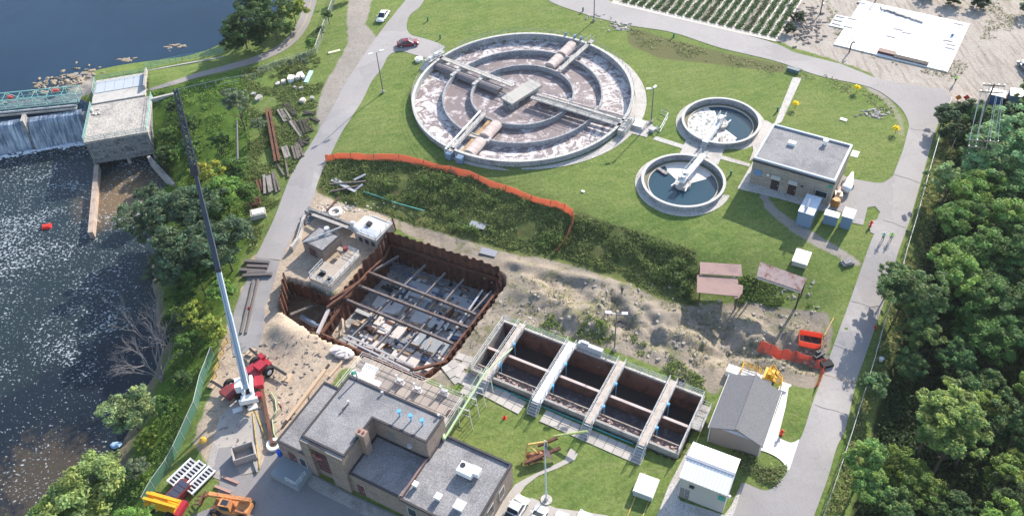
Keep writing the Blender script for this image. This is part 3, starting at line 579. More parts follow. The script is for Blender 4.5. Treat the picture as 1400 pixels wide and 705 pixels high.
# ------------------------------------------------------------------ weir, footbridge, gatehouse
def fall_mat():
    m, t, b = nodes('falling_water'); p = pos(t)
    mp = mapping(t, mapping(t, p, (1,1,1), -math.atan2(cdn.y,cdn.x)), (2.4,.25,.25)); n = noise(t, mp, 1.0, 6, .7, .3); n2 = noise(t, p, .35, 3, .5)
    f = math_(t,'ADD', n, math_(t,'MULTIPLY', math_(t,'SUBTRACT', n2, .5), .5))
    t.links.new(ramp(t, f, [(.38,(.06,.10,.16)),(.6,(.34,.40,.47)),(.72,(.6,.64,.68))]), b.inputs['Base Color']); b.inputs['Roughness'].default_value = .35; bump(t,b,n,.6,.2); return m
FALL = fall_mat()
weir = thing('weir', wl(cL/2,0,-8), 'long concrete weir with a sheet of water falling below the footbridge', 'weir')
mb = MB()
def crosssec(s0, s1, prof): # prof: (d,z)
    n = len(prof); vs = [wl(s0,d,z) for d,z in prof]+[wl(s1,d,z) for d,z in prof]
    mb.add(vs, [tuple(range(n)), tuple(range(2*n-1,n-1,-1))]+[(k,n+k,n+(k+1)%n,(k+1)%n) for k in range(n)])
crosssec(-far, cL+1.2, [(-1.2,-11),(2.6,-11),(2.2,-8.3),(1.2,-5),(.5,-2.75),(-.2,-2.55),(-1.2,-2.7)]); obj('weir_wall', mb, CONC_D, weir)
for s0, s1 in [(-far,-8.6),(-8.3,4.7),(5.3,cL-.1)]:
    mb = MB(); pr = [(-1.2,-2.42),(-.2,-2.42),(.35,-2.5),(.75,-3.0),(1.35,-4.8),(2.35,-8.05)]; k = max(2,int((s1-s0)/.5)); k = min(k,200)
    vs = []; R = random.Random(int(s0))
    for i in range(k+1):
        s = s0+(s1-s0)*i/k; e = R.uniform(-.09,.09)
        vs += [wl(s, d+e*(j>2), z) for j,(d,z) in enumerate(pr)]
    fs = [(i*6+j, i*6+j+1, (i+1)*6+j+1, (i+1)*6+j) for i in range(k) for j in range(5)]; mb.add(vs, fs); obj('falling_water', mb, FALL, weir)
mb = MB(); R = random.Random(3)
for i in range(420):
    s = R.uniform(-60,cL-.5); q = wl(s, 2.5+abs(R.gauss(0,.45)), -8+R.uniform(0,.15)); mb.blob(q, R.uniform(.25,.6),R.uniform(.2,.4),R.uniform(.1,.3),i,6,4)
obj('foam', mb, mat('foam',(.66,.70,.74),.8,.1,3), weir, kind='stuff')
for s in (5.0,-8.45):
    mb = MB(); mb.box(wl(s,.2,-2.6), cdn*.28, cn*1.4, (0,0,1.4)); obj('pier', mb, CONC, weir)
# truss footbridge over the weir
b0, b1 = wl(-120, -1.9, -1.35), wl(cL-1.0, -1.9, -1.35)
A0, A1 = P(0,150,-1.35), P(108,139.5,-1.35); bd = (A1-A0).normalized(); bn = Vector((-bd.y,bd.x,0))
if bn.y < 0: bn = -bn
bridge = thing('footbridge', A1, 'pale green truss footbridge crossing above the weir', 'bridge')
LB = 60; st = A1-bd*LB; wdt = 2.9
mb = MB(); mb.box(A1-bd*LB/2+bn*wdt/2, bd*LB/2, bn*(wdt/2), (0,0,.10)); obj('deck', mb, mat('bridge_decking',(.17,.20,.21),.8,.3,3), bridge)
mb = MB()
for o in (0,wdt):
    for z in (0,2.0): mb.beam(st+bn*o+Vector((0,0,z)), A1+bn*o+Vector((0,0,z)), .17,.17)
    k = 0; N = 20
    for i in range(N+1):
        q = st.lerp(A1,i/N)+bn*o; mb.beam(q, q+Vector((0,0,2.0)), .12)
        if i<N: q2 = st.lerp(A1,(i+1)/N)+bn*o; mb.beam(q+Vector((0,0,2*(i%2))), q2+Vector((0,0,2*((i+1)%2))), .08)
    for z in (.5,1.0): mb.beam(st+bn*o+Vector((0,0,z)), A1+bn*o+Vector((0,0,z)), .05)
for i in range(0,21): q = st.lerp(A1,i/20); mb.beam(q+Vector((0,0,2.0)), q+bn*wdt+Vector((0,0,2.0)), .06)
obj('truss', mb, TEAL, bridge)
for j,off in enumerate((-.55,-1.2)):
    mb = MB(); q0, q1 = st-bn*(-off)*1+Vector((0,0,-.35-.35*j)), A1+bn*off+bd*(-.5)+Vector((0,0,-.35-.35*j)); mb.beam(q0, q1, .38, .35)
    for i in range(31): q = q0.lerp(q1,i/30); mb.beam(q, q+bn*.7+Vector((0,0,.1)), .12)
    obj('girder', mb, CONC if j else STEEL, bridge)
mb = MB(); ra = st-bn*.3; rb = A1-bn*.3; mb.rail([ra, rb], 1.0, .05, (1.0,), 2.0); obj('railing', mb, TEAL, bridge)
for k,(px,py) in enumerate([(13,133),(76,124)]):
    q = P(px,py,-.4); mb = MB(); R = random.Random(k)
    for i in range(5): c_ = q+bd*R.uniform(-.7,.7)+bn*R.uniform(-.3,.3); mb.blob(c_,.42,.3,.35,i,7,5,.3)
    obj('wrapped_bundle', mb, mat('red_tarpaulin',(.62,.12,.10),.7,.2,3), None, ['red wrapped bundle on the footbridge nearest the picture edge','red wrapped bundle on the footbridge nearest the gatehouse'][k], 'bundle', 'red bundles on the footbridge', loc=q)
# gatehouse block
GHP, GHA = snap([(121,142.3),(205.3,134),(204.5,181),(118.8,193)], -1.4)
gh = thing('gatehouse', GHP[3], 'pale concrete intake block with a flat top and stained front beside the weir', 'gatehouse')
gf = Fr(GHP[3], GHA); 
def dims(Pl, fr): X = [(p-fr.o).dot(fr.ux) for p in Pl]; Y = [(p-fr.o).dot(fr.uy) for p in Pl]; return min(X),min(Y),max(X),max(Y)
gx0,gy0,gx1,gy1 = dims(GHP, gf)
SLABM = mat('weathered_pale_concrete',(.47,.43,.38),.85,.16,.5,c2=(.33,.30,.27),fine=4,bmp=.2)
mb = MB(); mb.bx(gx0,gy0,-.5,gx1,gy1,0,gf); obj('roof_slab', mb, SLABM, gh)
mb = MB(); mb.bx(gx0+.15,gy0+.15,-5.4,gx1-.15,gy1+1,-.503,gf); mb.bx(gx0+.05,gy0+.0,-5.4,gx1-.05,gy0+.145,-4.7,gf); obj('wall', mb, CONC_D, gh)
for k in range(4):
    x = gx0+(gx1-gx0)*(k+.5)/4; mb = MB()
    mb.bx(x-1.0,gy0+.06,-4.2,x+1.0,gy0+.147,-4.05,gf); mb.bx(x-1.0,gy0+.06,-2.3,x+1.0,gy0+.147,-2.15,gf); mb.bx(x-1.0,gy0+.06,-4.05,x-.85,gy0+.147,-2.3,gf); mb.bx(x+.85,gy0+.06,-4.05,x+1.0,gy0+.147,-2.3,gf)
    obj('gate_frame', mb, mat('lime_stained_concrete',(.36,.36,.35),.9,.35,2.5,c2=(.15,.15,.15)), gh)
for x in (gx0+.4,(gx0+gx1)/2+.6,gx1-.4): mb = MB(); mb.bx(x-.3,gy0-.2,-9.5,x+.3,gy1,-5.4,gf); obj('pier', mb, CONC, gh)
mb = MB(); mb.bx(gx0,gy1-.6,-9.5,gx1,gy1+2.4,-.504,gf); obj('back_wall', mb, CONC_D, gh)
mb = MB(); mb.rail([gf.W(gx0+.08,gy1,0),gf.W(gx0+.08,gy0+.08,0),gf.W(gx1-.08,gy0+.08,0),gf.W(gx1-.08,gy1,0)], 1.0, .045, (1,.66,.33), 2); obj('railing', mb, TEAL, gh)
mb = MB(); R = random.Random(5)
for i in range(14): q = gf.W(gx0+.9+R.gauss(0,.5), gy1-1.5-i*.17, .12); mb.blob(q, R.uniform(.15,.5),R.uniform(.15,.35),.12,i,6,4)
obj('rubble_heap', mb, ROCK, None, 'small heap of pale rubble on the left edge of the gatehouse roof', 'rubble', loc=gf.W(gx0+.9,gy1-2.5,0))
# upstream slab with two pale hatches
SP, SA = snap([(132,112),(195,102),(196,119),(131,128)], -1.25); sf = Fr(SP[3], SA); sx0,sy0,sx1,sy1 = dims(SP, sf)
us = thing('intake_deck', SP[3], 'low concrete deck with bluish metal covers on the lake side of the trail', 'deck')
mb = MB(); mb.bx(sx0-.3,sy0-3.5,-4,sx1+.8,sy1+.4,.1,sf); obj('slab', mb, CONC_L, us)
for i in range(5): w_ = (sx1-sx0)/5; mb = MB(); mb.bx(sx0+i*w_+.04,sy0+.1,.1,sx0+(i+1)*w_-.04,sy1-.5,.2,sf); obj('cover_plate', mb, mat('bluish_metal_cover',(.42,.45,.49),.5,.08,2), us)
mb = MB(); mb.rail([sf.W(sx0-.2,sy0-.4,.1),sf.W(sx0-.2,sy1+.2,.1),sf.W(sx1+.6,sy1+.2,.1)],1.1,.05,(1,.5),1.6); obj('railing', mb, TEAL, us)
mb = MB(); mb.bx(sx1+.5,sy0-1.5,.1,sx1+.85,sy1+.6,1.1,sf); obj('parapet', mb, CONC, us)
def wall_along(name, pts, z0, z1, th, m, **kw):
    mb = MB()
    for a, b in zip(pts[:-1], pts[1:]): a = Vector((a[0],a[1],(z0+z1)/2)); b = Vector((b[0],b[1],(z0+z1)/2)); mb.beam(a, b, th, z1-z0)
    return obj(name, mb, m, **kw)
mb = MB(); mb.rail([G(a,b) for a,b in [(199,95),(250,84),(306,74)]],1.5,.05,(1,.75,.5,.25),1.4)
tag(obj('shore_railing', mb, TEAL, loc=G(199,95)), 'green railing along the lake shore beside the grass', 'railing')
wall_along('shore_wall', [P(a,b,-1.6) for a,b in [(196,98),(250,88),(306,78)]], -4,-1.5,.35, CONC_L, label='low pale concrete wall edging the lake below the green railing', cat='wall')
wall_along('trail_wall', [P(a,b,-1.4) for a,b in [(206,136),(240,128),(262,124)]], -5,-1.2,.5, CONC_L, label='short concrete retaining wall beside the trail right of the gatehouse', cat='wall')
mb = MB(); mb.rail([G(a,b) for a,b in [(240,130),(310,114),(350,107)]],1.2,.05,(1,.1),2.2); tag(obj('trail_railing', mb, STEEL, loc=G(240,130)), 'low wire railing on posts along the near side of the trail', 'railing')
mb = MB(); a, b = P(132,226,-6.6), P(123.5,318,-6.6); a.z = b.z = -8.4; mb.beam(a,b,.9,3.8); tag(obj('training_wall', mb, mat('tan_stained_concrete',(.42,.33,.27),.9,.2,1,c2=(.28,.21,.17)), loc=a), 'long narrow tan concrete wall standing in the river below the gatehouse', 'wall')
mb = MB(); a, b = P(203,214,-5.6), P(238,252,-5.6); a.z = b.z = -7.3; mb.beam(a,b,.6,3.6); tag(obj('wing_wall', mb, CONC, loc=a), 'slanting concrete wing wall between the gatehouse and the wooded bank', 'wall')
mb = MB(); q = P(64,310,-7.9); f = Fr(q,math.radians(12)); mb.bx(-.8,-.55,-.1,.8,.55,.25,f); mb.bx(-.6,-.35,.25,.6,.35,.4,f); tag(obj('float', mb, mat('bright_red_plastic',(.75,.04,.03),.5), loc=q), 'small bright red float drifting in the river foam', 'float')
mb = MB(); q = P(159,608,-7.9); mb.blob(q,.9,.6,.25,3,8,5); tag(obj('plastic_sheet', mb, mat('pale_blue_plastic',(.3,.45,.6),.6), loc=q), 'crumpled pale blue plastic at the river edge below the round willow', 'litter')
mb = MB(); R = random.Random(11)
for i in range(110):
    t = R.random(); px = 45+t*85+R.gauss(0,6); py = 122-t*22+R.gauss(0,6); q = G(px,py); q.z = max(q.z,-2.55); mb.blob(q, R.uniform(.2,.8),R.uniform(.2,.6),R.uniform(.1,.4),i,6,4,.35)
for px,py,n in [(172,82,16),(236,65,8),(245,62,5)]:
    for i in range(n): q = P(px+R.gauss(0,6),py+R.gauss(0,2),-2.5); mb.blob(q,R.uniform(.2,.8),R.uniform(.15,.5),.12,i,6,4,.35)
obj('driftwood_and_rocks', mb, mat('brown_debris',(.30,.24,.17),.9,.4,1.5), None, 'brown rocks and driftwood piled on the lake side of the footbridge', 'debris', kind='stuff')
# ------------------------------------------------------------------ big aeration tank
def froth_mat(name, a, b_, t0, t1, sc_=.22):
    m, t, b = nodes(name); p = pos(t); n = noise(t,p,sc_,7,.62,2.2); n2 = noise(t,p,1.4,4,.7,1.2)
    f = ramp(t, math_(t,'ADD', math_(t,'MULTIPLY',n,.7), math_(t,'MULTIPLY',n2,.3)), [(t0,0.0),(t1,1.0)]); t.links.new(mixc(t,f,a,b_), b.inputs['Base Color'])
    b.inputs['Roughness'].default_value = .5; bump(t,b,n2,.5,.15); return m
FROTH = froth_mat('brown_water_with_froth', (.20,.155,.15), (.57,.515,.50), .51,.60)
FROTH2 = froth_mat('white_froth', (.21,.165,.16), (.62,.57,.55), .46,.535, .35)
TWALL = mat('tank_wall_concrete',(.36,.36,.37),.85,.15,.7,c2=(.24,.25,.27),fine=4)
TRIM = mat('tank_rim_concrete',(.50,.485,.455),.8,.1,1)
bx_, by_ = BIG; big = thing('aeration_tank', (bx_,by_,0), 'very large round aeration tank with three rings of frothy brown water', 'tank')
mb = MB(); mb.ring(BIG,20.8,21.2,-2.4,1.3,128); obj('outer_wall', mb, TWALL, big)
mb = MB(); mb.ring(BIG,20.74,21.3,1.303,1.4,128); obj('rim', mb, TRIM, big)
mb = MB(); mb.ring(BIG,21.203,22.1,-.5,.09,128); obj('apron', mb, CONC_L, big)
vs = []; vi = []; kk = 48
for k in range(kk+1):
    a = math.radians(-92+150*k/kk); wv = 1.7*max(0,math.sin(math.pi*k/kk))
    vs.append((BIG[0]+(22.0+wv)*math.cos(a),BIG[1]+(22.0+wv)*math.sin(a))); vi.append((BIG[0]+21.6*math.cos(a),BIG[1]+21.6*math.sin(a)))
drape('apron', vs+vi[::-1], CONC_L, .06, parent=None, label=None)
for r in (15.3,9.85):
    mb = MB(); mb.ring(BIG,r-.16,r+.16,-2.4,.95,96); obj('ring_wall', mb, TWALL, big)
mb = MB(); mb.ring(BIG,15.1,20.85,-1,-.1,128); obj('outer_water', mb, FROTH2, big)
mb = MB(); mb.ring(BIG,9.7,15.2,-1,-.104,128); obj('middle_water', mb, FROTH, big)
mb = MB(); mb.ring(BIG,.1,9.8,-1,-.108,96); obj('inner_water', mb, FROTH, big)
mb = MB(); mb.rail([(bx_+21.25*math.cos(a),by_+21.25*math.sin(a),1.4) for a in np.linspace(math.radians(-20),math.radians(128),38)],1.0,.03,(1,.5),3); obj('rim_railing', mb, RAILG, big); mb = MB(); mb.rail([(bx_+21.25*math.cos(a),by_+21.25*math.sin(a),1.4) for a in np.linspace(math.radians(150),math.radians(318),46)],1.0,.02,(1,.5),3); obj('rim_railing', mb, RAILG, big)
def polar(r, deg, off=0, z=1.4): a = math.radians(deg); return Vector((bx_+r*math.cos(a)-off*math.sin(a), by_+r*math.sin(a)+off*math.cos(a), z))
def walkway(a, b, w_, z=1.4, name='walkway', m=None, railm=RAILG, parent=None, panel=2.5):
    a, b = Vector(a), Vector(b); d = (b-a).normalized(); n = Vector((-d.y,d.x,0))
    mb = MB(); mb.beam(a+Vector((0,0,-.12)), b+Vector((0,0,-.12)), w_, .24); dk = obj(name, mb, m or CONC_L, parent)
    mb = MB()
    for s in (-1,1): mb.rail([a+n*s*w_/2, b+n*s*w_/2], 1.1, .035, (1,.55), panel)
    r = obj('railing', mb, railm, dk) if parent is not None else mb
    return dk
def cover(a, b, r, m, parent, name='pipe_cover', n=10):
    a, b = Vector(a), Vector(b); d = (b-a).normalized(); x = Vector((-d.y,d.x,0)); z = Vector((0,0,1)); mb = MB()
    R1, R0 = [], []
    for c in (a,b):
        for k in range(n+1): t = math.pi*k/n; R1.append(c+x*math.cos(t)*r+z*math.sin(t)*r*.85)
    fs = [(k,k+1,n+2+k,n+1+k) for k in range(n)]+[tuple(range(n,-1,-1)),tuple(range(n+1,2*n+2)),(0,n+1,2*n+1,n)]
    mb.add(R1, fs); c_ = obj(name, mb, m, parent, smooth=False)
    L = (b-a).length; k = max(2,int(L/1.2)); 
    for i in range(1,k):
        mb = MB(); q = a+d*(L*i/k)
        vs = [q+d*s*.04+x*math.cos(math.pi*j/n)*(r+.03)+z*(math.sin(math.pi*j/n)*(r+.03)*.85) for s in (-1,1) for j in range(n+1)]; mb.add(vs, [(j,j+1,n+2+j,n+1+j) for j in range(n)]); obj('seam', mb, m, c_)
    return c_
# axis of the long walkway
AX = 143.0; dx_ = -33.0
w1a, w1b = polar(23.0,140.2,0), polar(2.6,126,0)
walkway(w1a, w1b, 1.0, 1.4, parent=big)
walkway(polar(2.6,-48), polar(22.6,-34.4), .9, 1.4, parent=big)
walkway(polar(3.0,-22), polar(22.3,-30.3), .5, 1.4, parent=big)
u1 = (w1b-w1a).normalized(); nn1 = Vector((u1.y,-u1.x,0))
if nn1.y > 0: nn1 = -nn1
LL = (w1b-w1a).length
for s0, s1 in [(2.4,7.2),(8.1,12.8),(13.7,18.6)]:
    q0, q1 = w1a+u1*s0+nn1*2.1, w1a+u1*s1+nn1*2.1; q0.z = q1.z = .35; cover(q0,q1,.95,COVERD,big)
for s in (7.65,13.25):
    mb = MB(); q = w1a+u1*s+nn1*1.6; q.z = .8; mb.box(q,u1*.38,nn1*2.1,(0,0,.35)); obj('cross_wall', mb, CONC_L, big)
mb = MB(); mb.path([w1a+u1*1.5+nn1*.9+Vector((0,0,-.7)), w1a+u1*20+nn1*.9+Vector((0,0,-.7))], .14, 8); mb.path([w1a+u1*6-nn1*.75+Vector((0,0,-.3)), w1a+u1*20-nn1*.75+Vector((0,0,-.3))], .12, 8); obj('pipe', mb, STEEL, big)
# right hand troughs beside the long walkway
t0, t1 = polar(3.0,-26,.6,.5), polar(21,-30.5,1.2,.5); ut = (t1-t0).normalized(); nt_ = Vector((-ut.y,ut.x,0))
for s0,s1 in [(.4,5.9),(6.6,11.6),(12.4,17.4)]:
    for k in range(4): mb = MB(); mb.tube(t0+ut*s0+nt_*(k*.42-.9)+Vector((0,0,.1)), t0+ut*s1+nt_*(k*.42-.9)+Vector((0,0,.1)), .16,.16,8); obj('pipe', mb, RAILG, big)
for s in (6.25,12.0): mb = MB(); mb.box(t0+ut*s+Vector((0,0,.1)),ut*.3,nt_*1.5,(0,0,.35)); obj('cross_wall', mb, CONC_L, big)
mb = MB(); 
for s0,s1 in [(.3,17.4)]: mb.beam(t0+ut*s0+nt_*1.15+Vector((0,0,-.1)), t0+ut*s1+nt_*1.15+Vector((0,0,-.1)), .5,.5)
obj('trough', mb, PINK, big)
# side bridges with covers
walkway(polar(22.6,48.7), polar(10.2,41.5), .9, parent=big)
walkway(polar(21.9,-127.6), polar(9.6,-138.5), .9, parent=big)
mb = MB()
c2a, c2b = polar(21.9,-127.6), polar(9.6,-138.5); u2 = (c2b-c2a).normalized(); n2_ = Vector((-u2.y,u2.x,0)); sgn = 1 if n2_.x < 0 else -1
mb.tube(c2a+n2_*sgn*.95+Vector((0,0,.1)), c2b+n2_*sgn*.95+Vector((0,0,.1)), .22,.22,8); obj('pipe', mb, STEEL, big)
cc = [(polar(19.9,57.3,0,.55),polar(15.4,57.3,0,.55)),(polar(14.6,57.5,0,.5),polar(10.8,58,0,.5))]
for a,b in cc: cover(a,b,1.15,PINK,big)
a3, b3 = polar(20.2,-119.8,0,.5), polar(15.9,-119.6,0,.5); cover(a3,b3,1.2,PINK,big); cover(polar(14.7,-119.4,0,.5),polar(10.3,-118.8,0,.5),1.2,PINK,big)
mb = MB(); mb.beam(polar(20.6,-123.4,0,.5),polar(10.0,-128.5,0,.5),.7,.6); obj('trough', mb, mat('ochre_stained_concrete',(.45,.30,.15),.85,.25,1.5,c2=(.25,.16,.09)), big)
mb = MB(); q = polar(15.3,-122,0,.6); mb.box(q, Vector((1.9,-1.0,0)), Vector((.25,.5,0)), (0,0,.35)); obj('cross_wall', mb, CONC_L, big)
# centre platform
cf = Fr((bx_,by_,0), math.radians(44)); mb = MB(); mb.bx(-4.2,-1.5,.9,4.0,1.5,1.45,cf); obj('centre_platform', mb, mat('platform_concrete',(.42,.40,.36),.8,.1,1), big)
mb = MB(); mb.cyl(cf.W(-3.3,-.2),1.5,-2.2,1.0,20); obj('column', mb, CONC_D, big); mb = MB(); mb.cyl(cf.W(3.0,0),1.1,-2.2,.9,16); obj('column', mb, CONC_D, big)
mb = MB(); mb.rail([cf.W(-4.1,-1.4,1.45),cf.W(-4.1,1.4,1.45)],1.1,.035,(1,.5)); obj('railing', mb, RAILG, big); mb = MB(); mb.rail([cf.W(3.9,-1.4,1.45),cf.W(3.9,1.4,1.45)],1.1,.035,(1,.5)); obj('railing', mb, RAILG, big)
# landing stage on the left rim
lf = Fr(polar(22.4,141.5,0,0), math.radians(52)); mb = MB(); mb.bx(-2.3,-.8,1.25,2.6,.9,1.4,lf); lp = obj('landing', mb, CONC_L, big)
mb = MB(); mb.rail([lf.W(-2.3,-.8,1.4),lf.W(2.6,-.8,1.4),lf.W(2.6,.9,1.4)],1.1,.04,(1,.5)); mb.rail([lf.W(-2.3,.9,1.4),lf.W(-2.3,-.8,1.4)],1.1,.04,(1,.5)); obj('railing', mb, RAILW, lp)
mb = MB()
for i in range(5): mb.bx(-2.3-.3*(i+1),-.7,0,-2.3-.3*i,.8,1.2-.24*i,lf)
obj('steps', mb, STEEL, lp)
for x,y in ((-2,0),(2.2,.2)): mb = MB(); mb.bx(x-.12,y-.12,0,x+.12,y+.12,1.25,lf); obj('leg', mb, STEEL, lp)
mb = MB(); mb.bx(.1,-.5,1.4,1.1,.2,2.0,lf); mb.bx(-1.6,-.3,1.4,-.9,.3,1.9,lf); obj('control_box', mb, WHITE, lp)
for nm,dg in (('stair',-127.6),('stair',-121.5)):
    q = polar(21.9,dg,0,0); f2 = Fr(q, math.radians(dg)); mb = MB(); mb.bx(-.3,-.6,0,.8,.6,1.3,f2); st_ = obj('landing', mb, BLUEC, big); mb = MB(); mb.rail([f2.W(.8,-.55,1.3),f2.W(.8,.55,1.3)],1.0,.04,(1,.5),1); obj('railing', mb, RAILW, st_)
q = polar(22.3,-32.5,0,0); f2 = Fr(q, math.radians(-32)); mb = MB(); mb.bx(-.9,-2.2,.1,.5,2.2,1.3,f2); st_ = obj('landing', mb, CONC_L, big); mb = MB(); mb.rail([f2.W(.4,-2.1,1.3),f2.W(.4,2.1,1.3)],1.0,.04,(1,.5),1.2); mb.bx(-.3,.6,1.3,.3,1.3,2.1,f2); obj('railing', mb, RAILG, st_)
for dg in (58,54): mb = MB(); q = polar(21.5,dg,0,1.4); mb.cyl(q,.28,1.4,2.0,10); obj('motor', mb, BLUEC, big)
mb = MB(); q = P(731,50,1.4); mb.cyl(polar(21.5,63.5),.22,1.4,2.1,10); obj('motor', mb, BLUEC, big)
for i in range(3): # grates on the paved platform at the right
    pass
q = G(871,172); hf = Fr(q, math.radians(-30)); hb = thing('access_hatch', q, 'raised concrete hatch with pale ribbed lids on paving right of the large tank', 'hatch')
mb = MB(); mb.bx(-1.5,-1.2,0,1.5,1.2,.55,hf); obj('kerb', mb, CONC_L, hb)
for i in range(3): mb = MB(); mb.bx(-1.3,-1.0+i*.7,.55,1.3,-.4+i*.7,.68,hf); obj('lid', mb, STEEL, hb)
# ------------------------------------------------------------------ clarifiers
CWATER = water_mat('clarifier_water', (.024,.065,.095), rough=.15, wave=.1, sc_=2)
for ci,(c,lab,dirpt) in enumerate(zip(CLA,['round clarifier nearer the flat roofed building, white scum over half its water','round clarifier nearer the grassy bank, its water mostly clear dark blue'],[(958,203),(962,212)])):
    t = thing('clarifier', (c[0],c[1],0), lab, 'clarifier', 'twin clarifiers')
    mb = MB(); mb.ring(c,6.62,6.95,-1.8,1.0,72); obj('wall', mb, TWALL, t)
    mb = MB(); mb.ring(c,6.56,7.02,1.003,1.09,72); obj('rim', mb, TRIM, t)
    mb = MB(); mb.ring(c,6.95,8.0,-.5,.10,72); obj('apron', mb, CONC_L, t)
    mb = MB(); mb.disc(c,6.7,-.25,72); obj('water', mb, CWATER, t)
    mb = MB(); mb.ring(c,5.75,5.9,-.6,.02,72); obj('weir_ring', mb, mat('scummy_concrete',(.55,.50,.43),.8,.25,3), t)
    mb = MB(); mb.ring(c,5.9,6.62,-.6,-.12,72); obj('launder', mb, mat('channel_algae',(.19,.18,.12),.8,.35,3), t)
    a0 = math.radians(92 if ci==0 else -38); a1_ = math.radians(300 if ci==0 else 115)
    if ci==1: a0, a1_ = math.radians(18), math.radians(118)
    R = random.Random(ci); mb = MB(); n = 60; vs = [(c[0],c[1],-.235)]
    for k in range(n+1):
        a = a0+(a1_-a0)*k/n; r = 5.74*(1 if .04<k/n<.96 else .8); vs.append((c[0]+r*math.cos(a), c[1]+r*math.sin(a), -.235))
    mb.add(vs, [(0,k+1,k+2) for k in range(n)])
    obj('scum', mb, froth_mat('scum%d'%ci,(.10,.13,.14) if ci==0 else (.22,.24,.22),(.66,.62,.58),.44 if ci==0 else .36,.50 if ci==0 else .42,.5), t)
    mb = MB(); mb.ring(c,1.1,1.35,-.7,.35,28); mb.disc(c,1.3,.28,28); cw = obj('centre_well', mb, CONC_L, t)
    e = P(*dirpt,1.2); ce = Vector((c[0],c[1],1.2)); d = (e-ce); d.z = 0; d.normalize(); e = ce+d*7.6
    n_ = Vector((-d.y,d.x,0)); mb = MB(); mb.beam(ce-d*.9+Vector((0,0,.05)), e+Vector((0,0,.05)), 1.15,.2); br = obj('bridge', mb, WHITE, t)
    mb = MB()
    for s in (-1,1): mb.rail([ce-d*.9+n_*s*.55+Vector((0,0,.15)), e+n_*s*.55+Vector((0,0,.15))],1.0,.04,(1,.5),1.5)
    obj('railing', mb, RAILW, br)
    mb = MB(); 
    for i in range(4): mb.box(e+d*(.15+.3*i)-Vector((0,0,.25+.25*i)), d*.15, n_*.5, (0,0,.06))
    obj('steps', mb, STEEL, br)
    mb = MB(); mb.cyl(ce,.45,.3,1.9,14); mb.box(ce+d*.8+Vector((0,0,.55)), d*.35, n_*.3, (0,0,.4)); mb.cyl(ce-d*.5+n_*.5,.2,1.2,1.8,8); obj('drive_motor', mb, STEEL, t)
    mb = MB()
    for s in (-1,1): mb.beam(ce+n_*s*.9-Vector((0,0,.9)), ce+n_*s*1.3-d*1.7-Vector((0,0,.9)), .18)
    obj('scum_baffle', mb, WHITE, t)
    a = math.radians(128 if ci else 262); mb = MB(); mb.box((c[0]+4.8*math.cos(a),c[1]+4.8*math.sin(a),-.05), Vector((math.cos(a),math.sin(a),0))*1.15, Vector((-math.sin(a),math.cos(a),0))*.3, (0,0,.12)); obj('scum_trough', mb, CONC, t)
q = P(957,207,.6); e0, e1_ = G(951,213), G(966,199)
# ------------------------------------------------------------------ rectangular basin
rc = RTP; ux = (rc[1]-rc[0]).normalized(); RL_ = (rc[1]-rc[0]).length; uy = Vector((-ux.y,ux.x,0)); RW = (rc[0]-rc[3]).length
rf_ = Fr((rc[3].x,rc[3].y,RTZ), math.atan2(ux.y,ux.x))      # x along the long side, y away from the camera
ba = thing('settling_basin', rf_.o, 'long rectangular settling basin of dark empty bays crossed by four walkways', 'basin')
FLOORM = froth_mat('basin_floor_sludge', (.075,.065,.075), (.20,.18,.19), .50,.66,.45)
T = .35; D = -5.0
mb = MB(); mb.bx(0,0,-2,RL_,T,0,rf_); obj('front_wall', mb, CONC, ba)
mb = MB(); mb.bx(0,T+.003,D,RL_,T+.15,-.25,rf_); obj('front_lining', mb, BROWN, ba)
mb = MB(); mb.bx(0,RW-T,-2,RL_,RW,0,rf_); obj('back_wall', mb, CONC_L, ba)
mb = MB(); mb.bx(0,RW-T-.2,D,RL_,RW-T-.003,-.35,rf_); obj('back_lining', mb, BROWN, ba)
for x in (0,RL_-T): mb = MB(); mb.bx(x,T+.003,D,x+T,RW-T-.003,.004,rf_); obj('end_wall', mb, CONC, ba)
mx0, my0 = rf_.L(666,473,RTZ); mx1, my1 = rf_.L(944,582,RTZ); my = (my0+my1)/2
mb = MB(); mb.bx(T,my-.17,D,RL_-T,my+.17,-.35,rf_); mw = obj('middle_wall', mb, BROWN, ba)
mb = MB(); mb.bx(T,my-.2,-.347,RL_-T,my+.2,-.2,rf_); obj('coping', mb, PINK, mw)
mb = MB(); mb.bx(T,T,D-.2,RL_-T,my-.1,-2.3,rf_); obj('sludge', mb, FLOORM, ba)
mb = MB(); mb.bx(T,my-.1,D-.2,RL_-T,RW-T,-3.9,rf_); obj('floor', mb, mat('dark_wet_floor',(.05,.04,.04),.4,.4,.5), ba)
